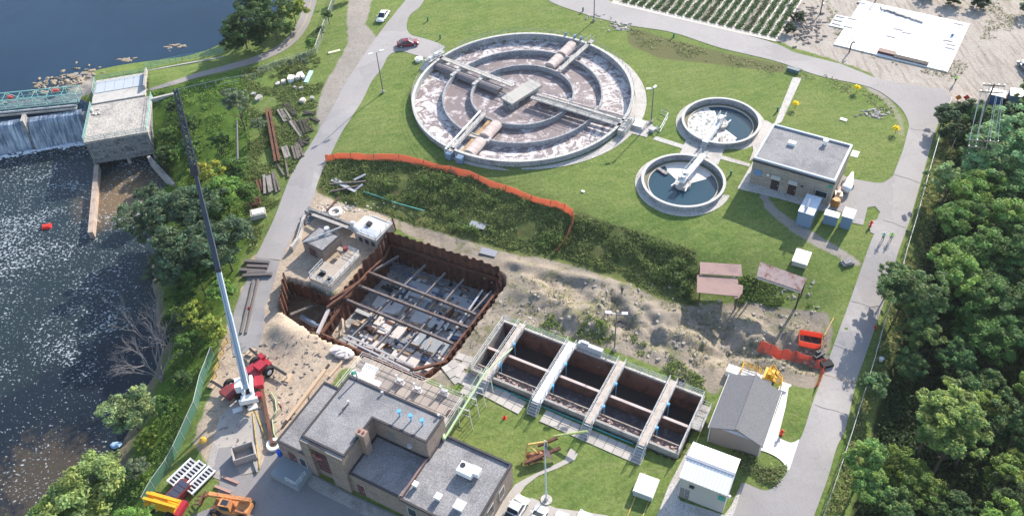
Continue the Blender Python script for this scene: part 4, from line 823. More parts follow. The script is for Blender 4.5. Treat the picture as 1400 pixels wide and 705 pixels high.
# weir channel with rusty edge along the front
mb = MB(); mb.bx(T+.15,T+1.15,-.95,RL_-T,T+1.3,-.35,rf_); mb.bx(T+.15,T+.16,-.98,RL_-T,T+1.14,-.8,rf_); obj('effluent_channel', mb, mat('channel_concrete',(.36,.31,.27),.85,.25,2,c2=(.16,.09,.06)), ba)
R = random.Random(1)
wk = [((713,446.5),(661,521)),((779.5,471),(728,560)),((847,493),(803,590)),((919,525),(872.5,619))]
wx = []
for i,(a,b) in enumerate(wk):
    xa, ya = rf_.L(*a,RTZ+.35); xb, yb = rf_.L(*b,RTZ+.35); x = (xa+xb)/2; wx.append(x); y0 = -1.0; wd = 1.1 if i!=1 else 1.35
    t = obj('walkway', MB().bx(x-wd/2,y0,.08,x+wd/2,RW+.3,.28,rf_), WHITE if i==1 else mat('walkway_deck',(.50,.44,.38),.8,.12,2,c2=(.38,.31,.27)), ba)
    for s in (-1,1):
        mb = MB(); mb.rail([rf_.W(x+s*wd/2,y0,.28),rf_.W(x+s*wd/2,RW+.2,.28)],1.1,.045,(1,.5),1.5); obj('railing', mb, RAILW, t)
    mb = MB(); mb.bx(x+wd/2-.15-(wd-.3 if False else 0),T,-.3,x+wd/2,RW-T,.075,rf_); obj('side_beam', mb, CONC, t)
    st = obj('stair', MB(), RAILG, t) if False else None
    mb = MB()
    for k in range(5): mb.bx(x-wd/2,y0-.32*(k+1),.16-.24*k-.08,x+wd/2,y0-.32*k-.02,.16-.24*k,rf_)
    for s in (-1,1): mb.beam(rf_.W(x+s*(wd/2+.04),y0,.1),rf_.W(x+s*(wd/2+.04),y0-1.6,-1.05),.06,.22)
    st = obj('stair', mb, RAILG, t)
    mb = MB()
    for s in (-1,1): mb.path([rf_.W(x+s*wd/2,y0,1.38),rf_.W(x+s*wd/2,y0-1.6,.1),rf_.W(x+s*wd/2,y0-1.6,-1.1)],.045,5)
    obj('handrail', mb, RAILW, st)
    for y in (my+1.6, my-2.6):
        mb = MB(); mb.cyl(rf_.W(x+wd/2+.25,y),.2,RTZ+.45,RTZ+.8,10); mb.tube(rf_.W(x+wd/2+.3,y,-2.5),rf_.W(x+wd/2+.3,y,.45),.06); obj('valve_wheel', mb, BLUEP, ba)
edges = [0]+wx+[RL_]
for i in range(5):
    xa = edges[i]+(.9 if i else .1); xb = edges[i+1]-(.9 if i<4 else .1)
    mb = MB(); mb.rail([rf_.W(xa,RW-.12,0),rf_.W(xb,RW-.12,0)],1.1,.045,(1,.66,.33),1.9); obj('railing', mb, RAILW, ba)
mb = MB(); mb.rail([rf_.W(.12,T,0),rf_.W(.12,RW-.2,0)],1.1,.045,(1,.5),1.8); mb.rail([rf_.W(.12,T-.2,0),rf_.W(wx[0]-1,T-.2,0)],1.1,.045,(1,.5),1.8); obj('railing', mb, RAILW, ba)
mb = MB(); mb.rail([rf_.W(RL_-.12,T-.1,0),rf_.W(RL_-.12,RW-.2,0)],1.1,.045,(1,.5),1.8); obj('railing', mb, RAILW, ba)
mb = MB(); px_, py_ = rf_.L(952,567,RTZ); mb.bx(RL_+.003,py_-2.2,-.15,RL_+1.4,py_+2.0,.05,rf_); pf = obj('side_platform', mb, CONC, ba)
mb = MB(); mb.rail([rf_.W(RL_+.1,py_-2.1,.05),rf_.W(RL_+1.35,py_-2.1,.05),rf_.W(RL_+1.35,py_+1.9,.05),rf_.W(RL_+.1,py_+1.9,.05)],1.1,.04,(1,.5),1.4); obj('railing', mb, RAILW, pf)
for i in range(300):
    pass
mb = MB()
for i in range(260): x = R.uniform(T+.3,RL_-T); mb.blob(rf_.W(x,T+R.uniform(.3,1.2),-.75+R.uniform(0,.2)),R.uniform(.1,.35),R.uniform(.1,.25),R.uniform(.05,.15),i,5,4)
obj('scum_and_leaves', mb, mat('pinkish_scum',(.42,.31,.27),.9,.4,2), ba, kind='stuff')
mb = MB(); mb.tube(rf_.W(2,-.5,-.95),rf_.W(RL_-6,-.5,-.95),.12,.12,6); tag(obj('drain_pipe', mb, mat('teal_plastic_pipe',(.05,.28,.27),.5), loc=rf_.W(2,-.5,-.95)), 'thin teal pipe lying on grass along the front of the basin', 'pipe')
mb = MB(); x8,y8 = rf_.L(810,479,RTZ); mb.bx(x8-2.2,RW+.1,-.1,x8+1.6,RW+.7,.95,rf_); mb.bx(x8-1.8,RW+.15,.95,x8-.6,RW+.6,1.35,rf_); tag(obj('control_cabinet', mb, STEEL, loc=rf_.W(x8,RW,-1)), 'grey equipment cabinet against the back railing of the basin', 'cabinet')
# slab walk in front of the basin
sw = thing('slab_walk', G(760,575), 'row of square concrete paving slabs along the front of the settling basin', 'walkway')
def slabs(p0, p1, nrow, pitch, parent, w_=.95, skip=(), z=.09):
    a, b = G(*p0), G(*p1); d = b-a; d.z = 0; L = d.length; d.normalize(); n_ = Vector((-d.y,d.x,0)); R = random.Random(int(L*10))
    for i in range(int(L/pitch)):
        for j in range(nrow):
            if (i,j) in skip: continue
            q = a+d*(pitch*(i+.5))+n_*(j-(nrow-1)/2)*w_; q.z = Hs(q.x,q.y)+z-.12+R.uniform(-.012,.02); dd = Matrix.Rotation(R.uniform(-.02,.02),3,'Z')@d
            mb = MB(); mb.box(q, dd*(pitch/2-.035), Vector((-dd.y,dd.x,0))*(w_/2-.03), (0,0,.12)); obj('slab', mb, SLABW[R.randrange(3)], parent)
SLABW = [mat('paving_slab_a',(.44,.40,.36),.85,.1,1),mat('paving_slab_b',(.39,.36,.325),.85,.14,1),mat('paving_slab_c',(.48,.44,.39),.85,.1,1)]
slabs((632,515),(722,562),2,1.3,sw,1.15); slabs((742,568),(892,633),2,1.35,sw,1.05)
pv = thing('broken_paving', G(640,500), 'patch of broken brownish paving slabs between the pit and the basin', 'paving')
for k,(p0,p1) in enumerate([((612,500),(640,513)),((622,490),(652,505)),((600,508),(634,524)),((634,528),(660,538))]): slabs(p0,p1,2,1.25,pv,1.2,skip=[(R.randrange(3),0)])
# ------------------------------------------------------------------ building helpers
def wall_block(poly, z0, z1, m, parent, name='wall'): mb = MB(); mb.prism([(p[0],p[1]) for p in poly], z0, z1); return obj(name, mb, m, parent)
def inset(poly, d):
    n = len(poly); P2 = [Vector((p[0],p[1])) for p in poly]; A = sum(P2[i].x*P2[(i+1)%n].y-P2[(i+1)%n].x*P2[i].y for i in range(n)); s = 1 if A > 0 else -1; o = []
    for i in range(n):
        a, b, c = P2[i-1], P2[i], P2[(i+1)%n]; u = (b-a).normalized(); v = (c-b).normalized(); n1 = Vector((-u.y,u.x))*s; n2 = Vector((-v.y,v.x))*s
        o.append(b+(n1+n2)*d/(1+n1.dot(n2)) if abs(1+n1.dot(n2))>1e-3 else b+n1*d)
    return o
def band_mesh(outer, inner, z0, z1):
    mb = MB(); n = len(outer); vs = [(p[0],p[1],z) for z in (z0,z1) for q in (outer,inner) for p in q]
    f = []
    for k in range(n):
        j = (k+1)%n; f += [(k,j,2*n+j,2*n+k),(n+j,n+k,3*n+k,3*n+j),(2*n+k,2*n+j,3*n+j,3*n+k),(j,k,n+k,n+j)]
    return mb.add(vs,f)
def flat_roof(poly, z0, z1, wallm, parent, roofm=None, cop=None, lip=.12, cw=.22):
    p2 = [(p[0],p[1]) for p in poly]; wall_block(p2, z0, z1-.12, wallm, parent)
    r = obj('roof', MB().prism([tuple(q) for q in inset(p2,cw)], z1-.118, z1-.03), roofm or GRAVEL, parent)
    obj('coping', band_mesh([tuple(q) for q in inset(p2,-.05)],[tuple(q) for q in inset(p2,cw)],z1-.117,z1+lip), cop or COPING, r); return r
def panel(a, b, z0, z1, m, parent, name, out=.03, side=1, th=.06):
    """thin upright panel on a wall, from a to b (world xy), standing out from it"""
    a, b = Vector((a[0],a[1],0)), Vector((b[0],b[1],0)); d = (b-a).normalized(); n_ = Vector((d.y,-d.x,0))*side
    mb = MB(); c = (a+b)/2+n_*(out-th/2+.004); c.z = (z0+z1)/2; mb.box(c, d*(b-a).length/2, n_*th/2, (0,0,(z1-z0)/2)); return obj(name, mb, m, parent)
def roofbox(px, py, z, sx, sy, sz, ang, m, parent, name='vent'):
    q = P(px,py,z); f = Fr(q,ang); mb = MB(); mb.bx(-sx/2,-sy/2,0,sx/2,sy/2,sz,f); return obj(name, mb, m, parent)
def window(a, b, z0, z1, parent, side=1, fm=None):
    w_ = panel(a,b,z0,z1,GLASS,parent,'window',.035,side); A, B = Vector(a[:2]), Vector(b[:2]); d = (B-A).normalized()
    for u,v,q0,q1 in ((A-d*.08,A,z0-.08,z1+.08),(B,B+d*.08,z0-.08,z1+.08),(A,B,z1,z1+.08),(A,B,z0-.1,z0)): panel(u,v,q0,q1,fm or STEEL,w_,'frame',.07,side,.1)
    return w_
def door(a, b, z0, z1, m, parent, side=1):
    d_ = panel(a,b,z0,z1,m,parent,'door',.05,side,.1); A, B = Vector(a[:2]), Vector(b[:2]); d = (B-A).normalized(); q = B-d*.15
    panel(q-d*.05,q+d*.05,(z0+z1)/2-.1,(z0+z1)/2+.05,STEEL,d_,'handle',.12,side,.08); return d_
# ------------------------------------------------------------------ main building
GZ = -3.05
hp, ha = snap([(478.3,515),(607.3,569.3),(583.3,604),(509.3,572.7),(470,622.7),(410,595.7)], 4.9)
mbd = thing('main_building', (hp[5].x,hp[5].y,GZ), 'large brown brick building with flat grey gravel roofs at several levels and a chimney', 'building')
hf_ = Fr((hp[5].x,hp[5].y,0), ha)
def at(px,py,z): q = P(px,py,z); return q
flat_roof(hp, GZ, 4.9, BRICK, mbd)
# left low wing
lp_, _ = snap([(445,521.7),(462,531),(412,617),(376,603.3)], 1.5, ha)
hx = [hf_.L(*(445,521.7),1.5), hf_.L(460.7,530,1.5), hf_.L(376,603.3,1.5), hf_.L(411.7,616.7,1.5)]
lx0 = (hx[0][0]+hx[2][0])/2; ly0 = (hx[2][1]+hx[3][1])/2; ly1 = (hx[0][1]+hx[1][1])/2
def hw(x,y): q = hf_.W(x,y); return (q.x,q.y)
hcs = [((p-hf_.o).dot(hf_.ux),(p-hf_.o).dot(hf_.uy)) for p in hp]
hX0 = hcs[5][0]; hY1 = hcs[0][1]; hX1 = hcs[1][0]; hYr = hcs[2][1]; hXr = hcs[3][0]; hYf = hcs[5][1]
flat_roof([hw(lx0,ly0),hw(hX0-.01,ly0),hw(hX0-.01,ly1),hw(lx0,ly1)], GZ, 1.5, BRICK, mbd)
# front low blocks
q0 = hf_.L(475,646,1.25); q1 = hf_.L(548.3,680,1.25); fy = (q0[1]+q1[1])/2
q2 = hf_.L(615,596.7,1.45); q3 = hf_.L(700,635,1.45); q4 = hf_.L(660,702,1.45); by0 = (q2[1]+q3[1])/2; bx1 = (q3[0]+q4[0])/2
qd = hf_.L(583.3,630,1.3); qe = hf_.L(548.3,680,1.3); xd = (qd[0]+qe[0])/2; xl = hXr-.0
fy2 = fy-.0
print('main', hcs, lx0, ly0, ly1, fy, by0, bx1, xd, q2, q3)
xs0 = hcs[4][0]
# recess roof (lower, between the high blocks) and right hand block
flat_roof([hw(xs0+.01,fy),hw(xd-.01,fy),hw(xd-.01,hYr-.01),hw(hXr+.01,hYr-.01),hw(xs0+.01,hYr-.01)][:3]+[hw(xs0+.01,hYr-.01)], GZ, 1.2, BRICK, mbd, cw=.25)
flat_roof([hw(xd+.01,fy-.3),hw(bx1,fy-.3),hw(bx1,by0),hw(xd+3.2,by0),hw(xd+3.2,hYr-.01),hw(xd+.01,hYr-.01)][:3]+[hw(hX1+.01,by0),hw(hX1+.01,hYr-.01),hw(xd+.01,hYr-.01)], GZ, 1.4, BRICK, mbd, lip=.25)
mb = MB(); mb.bx(xd-.12,fy+.1,1.2,xd+.12,hYr-.4,1.75,Fr(hf_.o,ha)); obj('parapet', mb, PLATE, mbd)
# pilasters, big maroon door, small doors, windows on the shaded front
fr0 = Fr((hf_.o.x,hf_.o.y,0),ha)
mb = MB(); mb.bx(hX0-.1,hYf-.55,GZ,hX0+1.3,hYf-.01,4.8,fr0); obj('pilaster', mb, BRICK, mbd)
mb = MB(); mb.bx(xs0-2.6,hYf-.0-.55,GZ,xs0,hYf-.01,4.8,fr0); obj('pilaster', mb, BRICK, mbd)
mb = MB(); mb.bx(hX0+1.31,hYf-.5,3.9,xs0-2.61,hYf-.012,4.78,fr0); obj('lintel', mb, BRICK, mbd)
gd = panel(hw(hX0+1.5,hYf),hw(xs0-2.8,hYf),GZ+1.4,3.9,DOORR,mbd,'garage_door',.06,1,.1)
for k in range(6): z = GZ+1.6+k*.85; panel(hw(hX0+1.5,hYf),hw(xs0-2.8,hYf),z,z+.06,mat('door_rib',(.09,.04,.045),.6),gd,'rib',.10,1,.05)
mb = MB(); a = hf_.W(hX0+1.6,hYf-.5,2.6); b = hf_.W(hX0+3.0,hYf-.5,2.3); mb.path([a,a.lerp(b,.4)-Vector((0,0,.5)),b],.12,6); tag(obj('hanging_hose', mb, mat('faded_red_hose',(.45,.14,.12),.7), loc=a), 'faded red hose looped on the maroon garage door', 'hose')
door(hw(xs0+.9,fy),hw(xs0+1.9,fy),GZ,GZ+2.3,DOORR,mbd)
door(hw(lx0+1.5,ly0),hw(lx0+2.6,ly0),GZ+1,GZ+3.1,DOORR,mbd); window(hw(lx0+3.3,ly0),hw(lx0+4.3,ly0),GZ+1.2,GZ+3.0,mbd)
window(hw(xd+1.0,fy-.3),hw(xd+2.2,fy-.3),GZ+1.8,GZ+3.6,mbd); window(hw(xd+4.6,fy-.3),hw(xd+5.8,fy-.3),GZ+1.8,GZ+3.6,mbd)
window(hw(bx1,by0-3.6),hw(bx1,by0-2.4),GZ+1.4,GZ+3.2,mbd,1); window(hw(bx1,by0-6.6),hw(bx1,by0-5.2),GZ+1.3,GZ+3.3,mbd,1); window(hw(bx1,by0-9.6),hw(bx1,by0-8.2),GZ+1.3,GZ+3.3,mbd,1)
panel(hw(hXr+2.0,hYr),hw(hXr+3.0,hYr),1.4,3.3,DOORG,mbd,'door',.05,1,.1)
mb = MB(); c = hf_.W(hXr+5.5,hYr-.15,2.7); mb.cyl((c.x,c.y),.35,2.4,2.9,12); obj('wall_lamp', mb, STEEL, mbd)
# chimney
q = P(493,590,5.6); ch = Fr(q,ha); mb = MB(); mb.bx(-.55,-.45,-4.3,.75,.55,0,ch); cm = obj('chimney', mb, mat('chimney_brick',(.38,.27,.22),.9,.15,2,fine=8), mbd)
for x in (-.2,.4): mb = MB(); mb.cyl(ch.W(x,.05),.17,q.z,q.z+.12,12); obj('flue', mb, mat('dark_red_flue',(.22,.06,.05),.8), cm)
for px,py in ((545.5,562),(561,568),(576.8,574.5)):
    q = P(px,py,5.9); mb = MB(); mb.cyl(q,.28,q.z,q.z+.18,14); mb.cyl(q,.10,4.87,q.z,8); obj('blue_vent_cap', mb, BLUEP, mbd)
for px,py,h_ in ((489,518,1.9),(477,551,.5),(523,538,.4),(600,547+22,.4)):
    q = P(px,py,4.9); mb = MB(); mb.tube((q.x,q.y,4.87),(q.x,q.y,4.87+h_),.12,.12,8); mb.cyl(q,.2,4.87+h_,5.0+h_,8); obj('vent_pipe', mb, STEEL, mbd)
mb = MB(); mb.path([P(463,567,5.0),P(470,560,5.0),P(475,553,5.0)],.05,5); obj('roof_hose', mb, BLACK, mbd)
au = thing('rooftop_air_handler', P(640,647,1.35), 'white rooftop air unit with a fan, largest on the right low roof', 'air unit'); f = Fr(P(640,648,1.35),ha)
mb = MB(); mb.bx(-1.2,-.8,.45,.9,.8,1.35,f); obj('housing', mb, WHITE, au)
mb = MB(); mb.bx(.4,-.2,.5,1.6,.9,1.3,f); obj('side_box', mb, WHITE, au)
for x,y in ((-1.1,-.7),(.8,-.7),(-1.1,.7),(.8,.7)): mb = MB(); mb.bx(x-.06,y-.06,0,x+.06,y+.06,.45,f); obj('leg', mb, DARK, au)
mb = MB(); mb.cyl(f.W(-.75,.2),.35,1.35+1.352,1.35+1.42,16); obj('fan', mb, DARK, au)
for px,py,s,l in ((569,663,.7,'small white roof vent beside the parapet of the right low roof'),(600,680,.85,'white box vent in the middle of the right low roof'),(629,692,1.3,'flat white roof hatch nearest the front of the right low roof')):
    q = P(px,py+2,1.35); t = thing('roof_vent', q, l, 'vent', 'vents on the low roof'); f = Fr(q,ha); mb = MB(); mb.bx(-s*.4,-s*.4,0,s*.4,s*.4,.6,f); obj('base', mb, STEEL, t); mb = MB(); mb.bx(-s*.5,-s*.5,.6,s*.5,s*.5,.85,f); obj('cap', mb, WHITE, t)
# loading dock canopy on the left of the front
dk = thing('loading_dock', (lp_[3].x,lp_[3].y,GZ), 'raised blue-grey loading platform with a rail below the low left wing', 'dock'); 
a = hf_.L(370,628,-1.9); b = hf_.L(412,657,-1.9)
mb = MB(); mb.bx(lx0+.3,ly0-3.0,GZ,hX0+.3,ly0-.02,-1.9,fr0); obj('platform', mb, mat('bluish_concrete',(.26,.29,.31),.8,.12,1), dk)
mb = MB(); mb.rail([hf_.W(hX0-1.6,ly0-2.9,-1.9),hf_.W(hX0+.2,ly0-2.9,-1.9),hf_.W(hX0+.2,ly0-1.0,-1.9)],1.0,.04,(1,.5),1); obj('railing', mb, RAILW, dk)
q = P(383,622,-1.9); mb = MB(); mb.cyl(q,.32,-1.9,-1.0,14); mb.cyl(q,.35,-1.0,-.9,14); tag(obj('barrel', mb, BLUE, loc=q), 'bright blue barrel standing on the loading platform', 'barrel')
q = G(407,661); mb = MB(); mb.blob(q+Vector((0,0,.2)),.35,.3,.25,3); tag(obj('white_bag', mb, WHITE, loc=q), 'white bag lying on the yard beside the loading platform', 'bag')
# terrace behind the high block
tz = -1.0
tp, ta = snap([(496.5,485.5),(634.5,544.5),(609.5,583),(476.5,513.5)], tz, ha)
tp2 = [((p-hf_.o).dot(hf_.ux),(p-hf_.o).dot(hf_.uy)) for p in tp]; tx0 = tp2[3][0]; tx1 = tp2[1][0]; ty1 = (tp2[0][1]+tp2[1][1])/2; ty0 = hY1+.02
te = thing('terrace', (tp[0].x,tp[0].y,GZ), 'raised terrace of square brown concrete panels behind the high roof', 'terrace')
tf = Fr((hf_.o.x,hf_.o.y,tz),ha); mb = MB(); mb.bx(tx0,ty0,-2.2,tx1,ty1,-.1,tf); obj('base', mb, CONC_D, te)
PANW = [mat('terrace_panel_a',(.33,.285,.25),.85,.1,1),mat('terrace_panel_b',(.295,.26,.235),.85,.1,1),mat('terrace_panel_c',(.36,.31,.27),.85,.1,1)]
nxp = 13; nyp = 4; R = random.Random(9)
for i in range(nxp):
    for j in range(nyp):
        a0 = tx0+(tx1-tx0)*i/nxp; a1_ = tx0+(tx1-tx0)*(i+1)/nxp; b0_ = ty0+(ty1-ty0)*j/nyp; b1_ = ty0+(ty1-ty0)*(j+1)/nyp
        mb = MB(); mb.bx(a0+.04,b0_+.04,-.098,a1_-.04,b1_-.04,R.uniform(-.02,.02),tf); obj('panel', mb, PANW[R.randrange(3)], te)
mb = MB(); mb.rail([tf.W(tx0+.1,ty0,0),tf.W(tx0+.1,ty1-.1,0),tf.W(tx1-.1,ty1-.1,0),tf.W(tx1-.1,ty0,0)],1.1,.045,(1,.5),1.7); mb.rail([tf.W(tx1-.1,ty0-3.5,.0),tf.W(tx1-.1,ty0,0)],1.1,.045,(1,.5),1.4); obj('railing', mb, RAILW, te)
mb = MB(); mb.bx(hX1+.02,ty0-3.8,-2.2,tx1,ty0-.01,0,tf); obj('side_deck', mb, CONC_L, te)
for k,(px,py) in enumerate([(508,503),(505,508),(503,513)]):
    q = P(px,py,tz); f = Fr(q,ha); mb = MB(); mb.bx(-1.1,-.28,.02,1.1,.28,.35,f); tag(obj('roof_sheet_bundle', mb, WHITE, loc=q), 'white wrapped panel on the terrace, %s of the short three'%(['farthest from the roof','middle one','nearest the roof'][k]), 'panel', 'white panels stacked on the terrace')
q = P(501,519,tz); f = Fr(q,ha); mb = MB(); mb.bx(-2.6,-.4,.02,2.4,.4,.4,f); tag(obj('long_crate', mb, WHITE, loc=q), 'long white crate lying on the terrace against the high roof edge', 'crate')
q = P(483.5,512,tz); mb = MB(); mb.blob(q+Vector((0,0,.3)),.45,.4,.35,2); tag(obj('green_bag', mb, mat('green_plastic',(.05,.35,.2),.6), loc=q), 'small green bag at the left corner of the terrace', 'bag')
for k,(px,py) in enumerate([(547,523),(571,534),(607,538)]):
    q = P(px,py,tz); t = thing('blower_unit', q, 'white blower unit on the terrace, '+['nearest the wrapped panels','middle one with the longest shadow','nearest the green pipe bridge'][k], 'machine', 'white units along the terrace rail'); f = Fr(q,ha); 
    mb = MB(); mb.bx(-.7,-.3,0,.7,.3,.25,f); obj('base', mb, WHITE, t); mb = MB(); mb.bx(-.35,-.25,.25,.3,.25,.75,f); obj('motor', mb, STEEL, t)
    for s in (-.45,.5): mb = MB(); mb.cyl(f.W(s,.05),.14,q.z+.25,q.z+(1.5 if s<0 else 1.0),8); obj('stack', mb, WHITE, t)
q = P(616,564.5,tz); mb = MB(); mb.cyl(q,.5,tz+.02,tz+.2,16); tag(obj('manhole_cover', mb, mat('dark_red_lid',(.10,.05,.05),.6), loc=q), 'dark red round lid on the terrace beside the right rail', 'lid')
# ------------------------------------------------------------------ flat roofed control building
cp, ca = snap([(1057.7,170.2),(1164.4,199.7),(1142.3,249),(1030.4,216.8)], 5.3)
cb = thing('control_building', (cp[3].x,cp[3].y,0), 'square buff brick building with a flat grey gravel roof beside the two clarifiers', 'building')
flat_roof(cp, -.3, 5.3, BRICK2, cb, cop=COPING_L, lip=.25, cw=.3)
cfr = Fr((cp[3].x,cp[3].y,0), math.atan2((cp[2]-cp[3]).y,(cp[2]-cp[3]).x)); CL = (cp[2]-cp[3]).length
def cx(px,py,z): return cfr.L(px,py,z)[0]
def cw_(x,y=0): q = cfr.W(x,y); return (q.x,q.y)
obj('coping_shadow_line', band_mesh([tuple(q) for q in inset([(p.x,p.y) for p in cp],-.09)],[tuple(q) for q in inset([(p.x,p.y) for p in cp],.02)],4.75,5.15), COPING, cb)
for px in ((1058.4,254),(1081.5,261)):
    x = cx(px[0],px[1],1.2); d_ = door(cw_(x-.65),cw_(x+.65),.15,2.5,mat('dark_brown_door',(.05,.03,.03),.6),cb); panel(cw_(x-.75),cw_(x+.75),2.52,3.3,STEEL,d_,'hood',.35,1,.3)
x = cx(1036,237,2.6); panel(cw_(x-.7),cw_(x+.7),2.2,3.3,mat('blue_louvre',(.13,.25,.42),.6),cb,'louvre',.08,1,.1)
x = cx(1049,241,3.0); panel(cw_(x-.2),cw_(x+.2),2.8,3.1,WHITE,cb,'wall_lamp',.25,1,.2)
x = cx(1122.5,265,2.2); window(cw_(x-.9),cw_(x+.9),1.6,2.7,cb); x = cx(1097,254,2.6); panel(cw_(x-.2),cw_(x+.2),2.5,2.75,DARK,cb,'wall_lamp',.15,1,.12)
x = cx(1137,256,4); panel(cw_(x-.5),cw_(x+.2),3.9,4.5,mat('green_sign_panel',(.05,.25,.18),.6),cb,'sign_panel',.05,1,.05)
roofbox(1082.5,197.5,5.28,1.2,.8,.5,ca,WHITE,cb); q = P(1128,197,5.28); mb = MB(); mb.cyl(q,.32,5.27,6.0,12); mb.cyl(q,.45,6.0,6.15,12); obj('vent', mb, WHITE, cb)
q = P(1164,210,3.8); f = Fr(q,ca); mb = MB(); mb.bx(.0,-.7,0,1.1,.9,.12,f); obj('canopy', mb, WHITE, cb)
q = P(1162,240,3.0); 
# generator and cabinets
def cabinet(name, tops, z1, z0, m, label, cat='cabinet', group=None, lidm=None, ang=None):
    pp, aa = snap(tops, z1, ang); t = thing(name, (pp[0].x,pp[0].y,z0), label, cat, group); mb = MB(); mb.prism([(p.x,p.y) for p in pp], z0, z1-.1); obj('housing', mb, m, t)
    ins = [tuple(q) for q in inset([(p.x,p.y) for p in pp],-.08)]; mb = MB(); mb.prism(ins, z1-.098, z1); obj('lid', mb, lidm or m, t); return t, pp, aa
t, pp, aa = cabinet('generator', [(1104,265.5),(1124,270.5),(1111.5,294),(1091.5,288)], 2.9, .0, BLUEC, 'pale blue generator enclosure with an exhaust pipe, largest box in front of the control building', 'generator', lidm=mat('pale_blue_lid',(.55,.62,.70),.5))
mb = MB(); a = P(1103,283,3.0); b = P(1107,272,3.6); mb.tube(a,b,.22,.22,10); mb.tube(P(1103,284,2.9),P(1103,284,3.5),.2,.2,8); obj('exhaust', mb, STEEL, t)
mb = MB(); mb.box(P(1101,299,1.5)+Vector((0,0,0)), Vector((.75,-.5,0)), Vector((.03,.04,0)), (0,0,.55)); obj('vent_panel', mb, STEEL, t)
cabinet('switch_cabinet', [(1130,287),(1149,290.5),(1145.5,297.5),(1127,292.5)], 2.0, 0, BLUEC, 'middle white metal cabinet with shade-blue sides between the generator and the tall cabinet', lidm=WHITE)
cabinet('transformer_cabinet', [(1156,283.5),(1171.5,287),(1165,298.5),(1152,294.5)], 2.6, 0, BLUEC, 'white cabinet with shade-blue sides standing rightmost beside the driveway', lidm=WHITE)
q = P(1162,248,1.2); d = (P(1145,283,1)-P(1163,240,1)); d.z = 0; d.normalize(); n_ = Vector((-d.y,d.x,0))
bt = thing('covered_trailer', G(1160,250), 'white covered boat-shaped trailer parked against the right wall of the control building', 'trailer'); a = P(1165,238,1.1); b = a+d*4.6
mb = MB(); S = []
for i in range(9):
    u = i/8; wv = .95*math.sin(math.pi*min(1,.18+u*.8)*.5)*(1 if u<.8 else 1-(u-.8)*1.2); c_ = a.lerp(b,u); ring_ = [(-1,0),(-.75,.45),(0,.75),(.75,.45),(1,0),(.6,-.5),(-.6,-.5)]; S += [c_+n_*x*wv+Vector((0,0,z*.8)) for x,z in ring_]
mb.add(S,[(i*7+k,i*7+(k+1)%7,(i+1)*7+(k+1)%7,(i+1)*7+k) for i in range(8) for k in range(7)]+[tuple(range(6,-1,-1)),tuple(range(56,63))]); obj('hull', mb, WHITE, bt, smooth=True)
for s in (-1,1): mb = MB(); c_ = a.lerp(b,.5)+n_*s*.85; mb.tube((c_.x-n_.x*.1,c_.y-n_.y*.1,.33),(c_.x+n_.x*.1,c_.y+n_.y*.1,.33),.33,.33,14); obj('wheel', mb, BLACK, bt)
q = P(1143,276,.9); mb = MB(); f = Fr(q,ca); mb.cyl(q,.65,.05,1.3,16); mb.cyl(q,.55,1.3,1.5,16); tag(obj('tank', mb, mat('amber_plastic',(.45,.20,.04),.5), loc=(q.x,q.y,0)), 'amber brown round drum between the control building and the cabinets', 'drum')
q = P(1146.5,266,.9); f = Fr(q,ca+.3); mb = MB(); mb.bx(-.6,-.7,-.85,.6,.7,.3,f); mb.cyl(q,.3,1.2,1.6,10); tag(obj('tote', mb, mat('cream_plastic',(.62,.50,.36),.5), loc=(q.x,q.y,0)), 'cream plastic tote standing behind the amber drum', 'tote')
q = P(1150,256,.8); mb = MB(); R = random.Random(8)
for i in range(8): c_ = q+d*R.uniform(-1.3,1.3); mb.tube(c_+n_*R.uniform(-.3,.3)+Vector((0,0,-.7)), c_+n_*R.uniform(-.3,.3)+Vector((0,0,.4)),.05,.05,5)
mb.box(q+Vector((0,0,-.3)), d*1.4, n_*.25, (0,0,.06)); mb.box(q+Vector((0,0,.3)), d*1.4, n_*.25, (0,0,.05)); tag(obj('pipe_rack', mb, mat('pinkish_rack',(.5,.33,.30),.6), loc=(q.x,q.y,0)), 'pinkish rack of short pipes between the wall and the white trailer', 'rack')
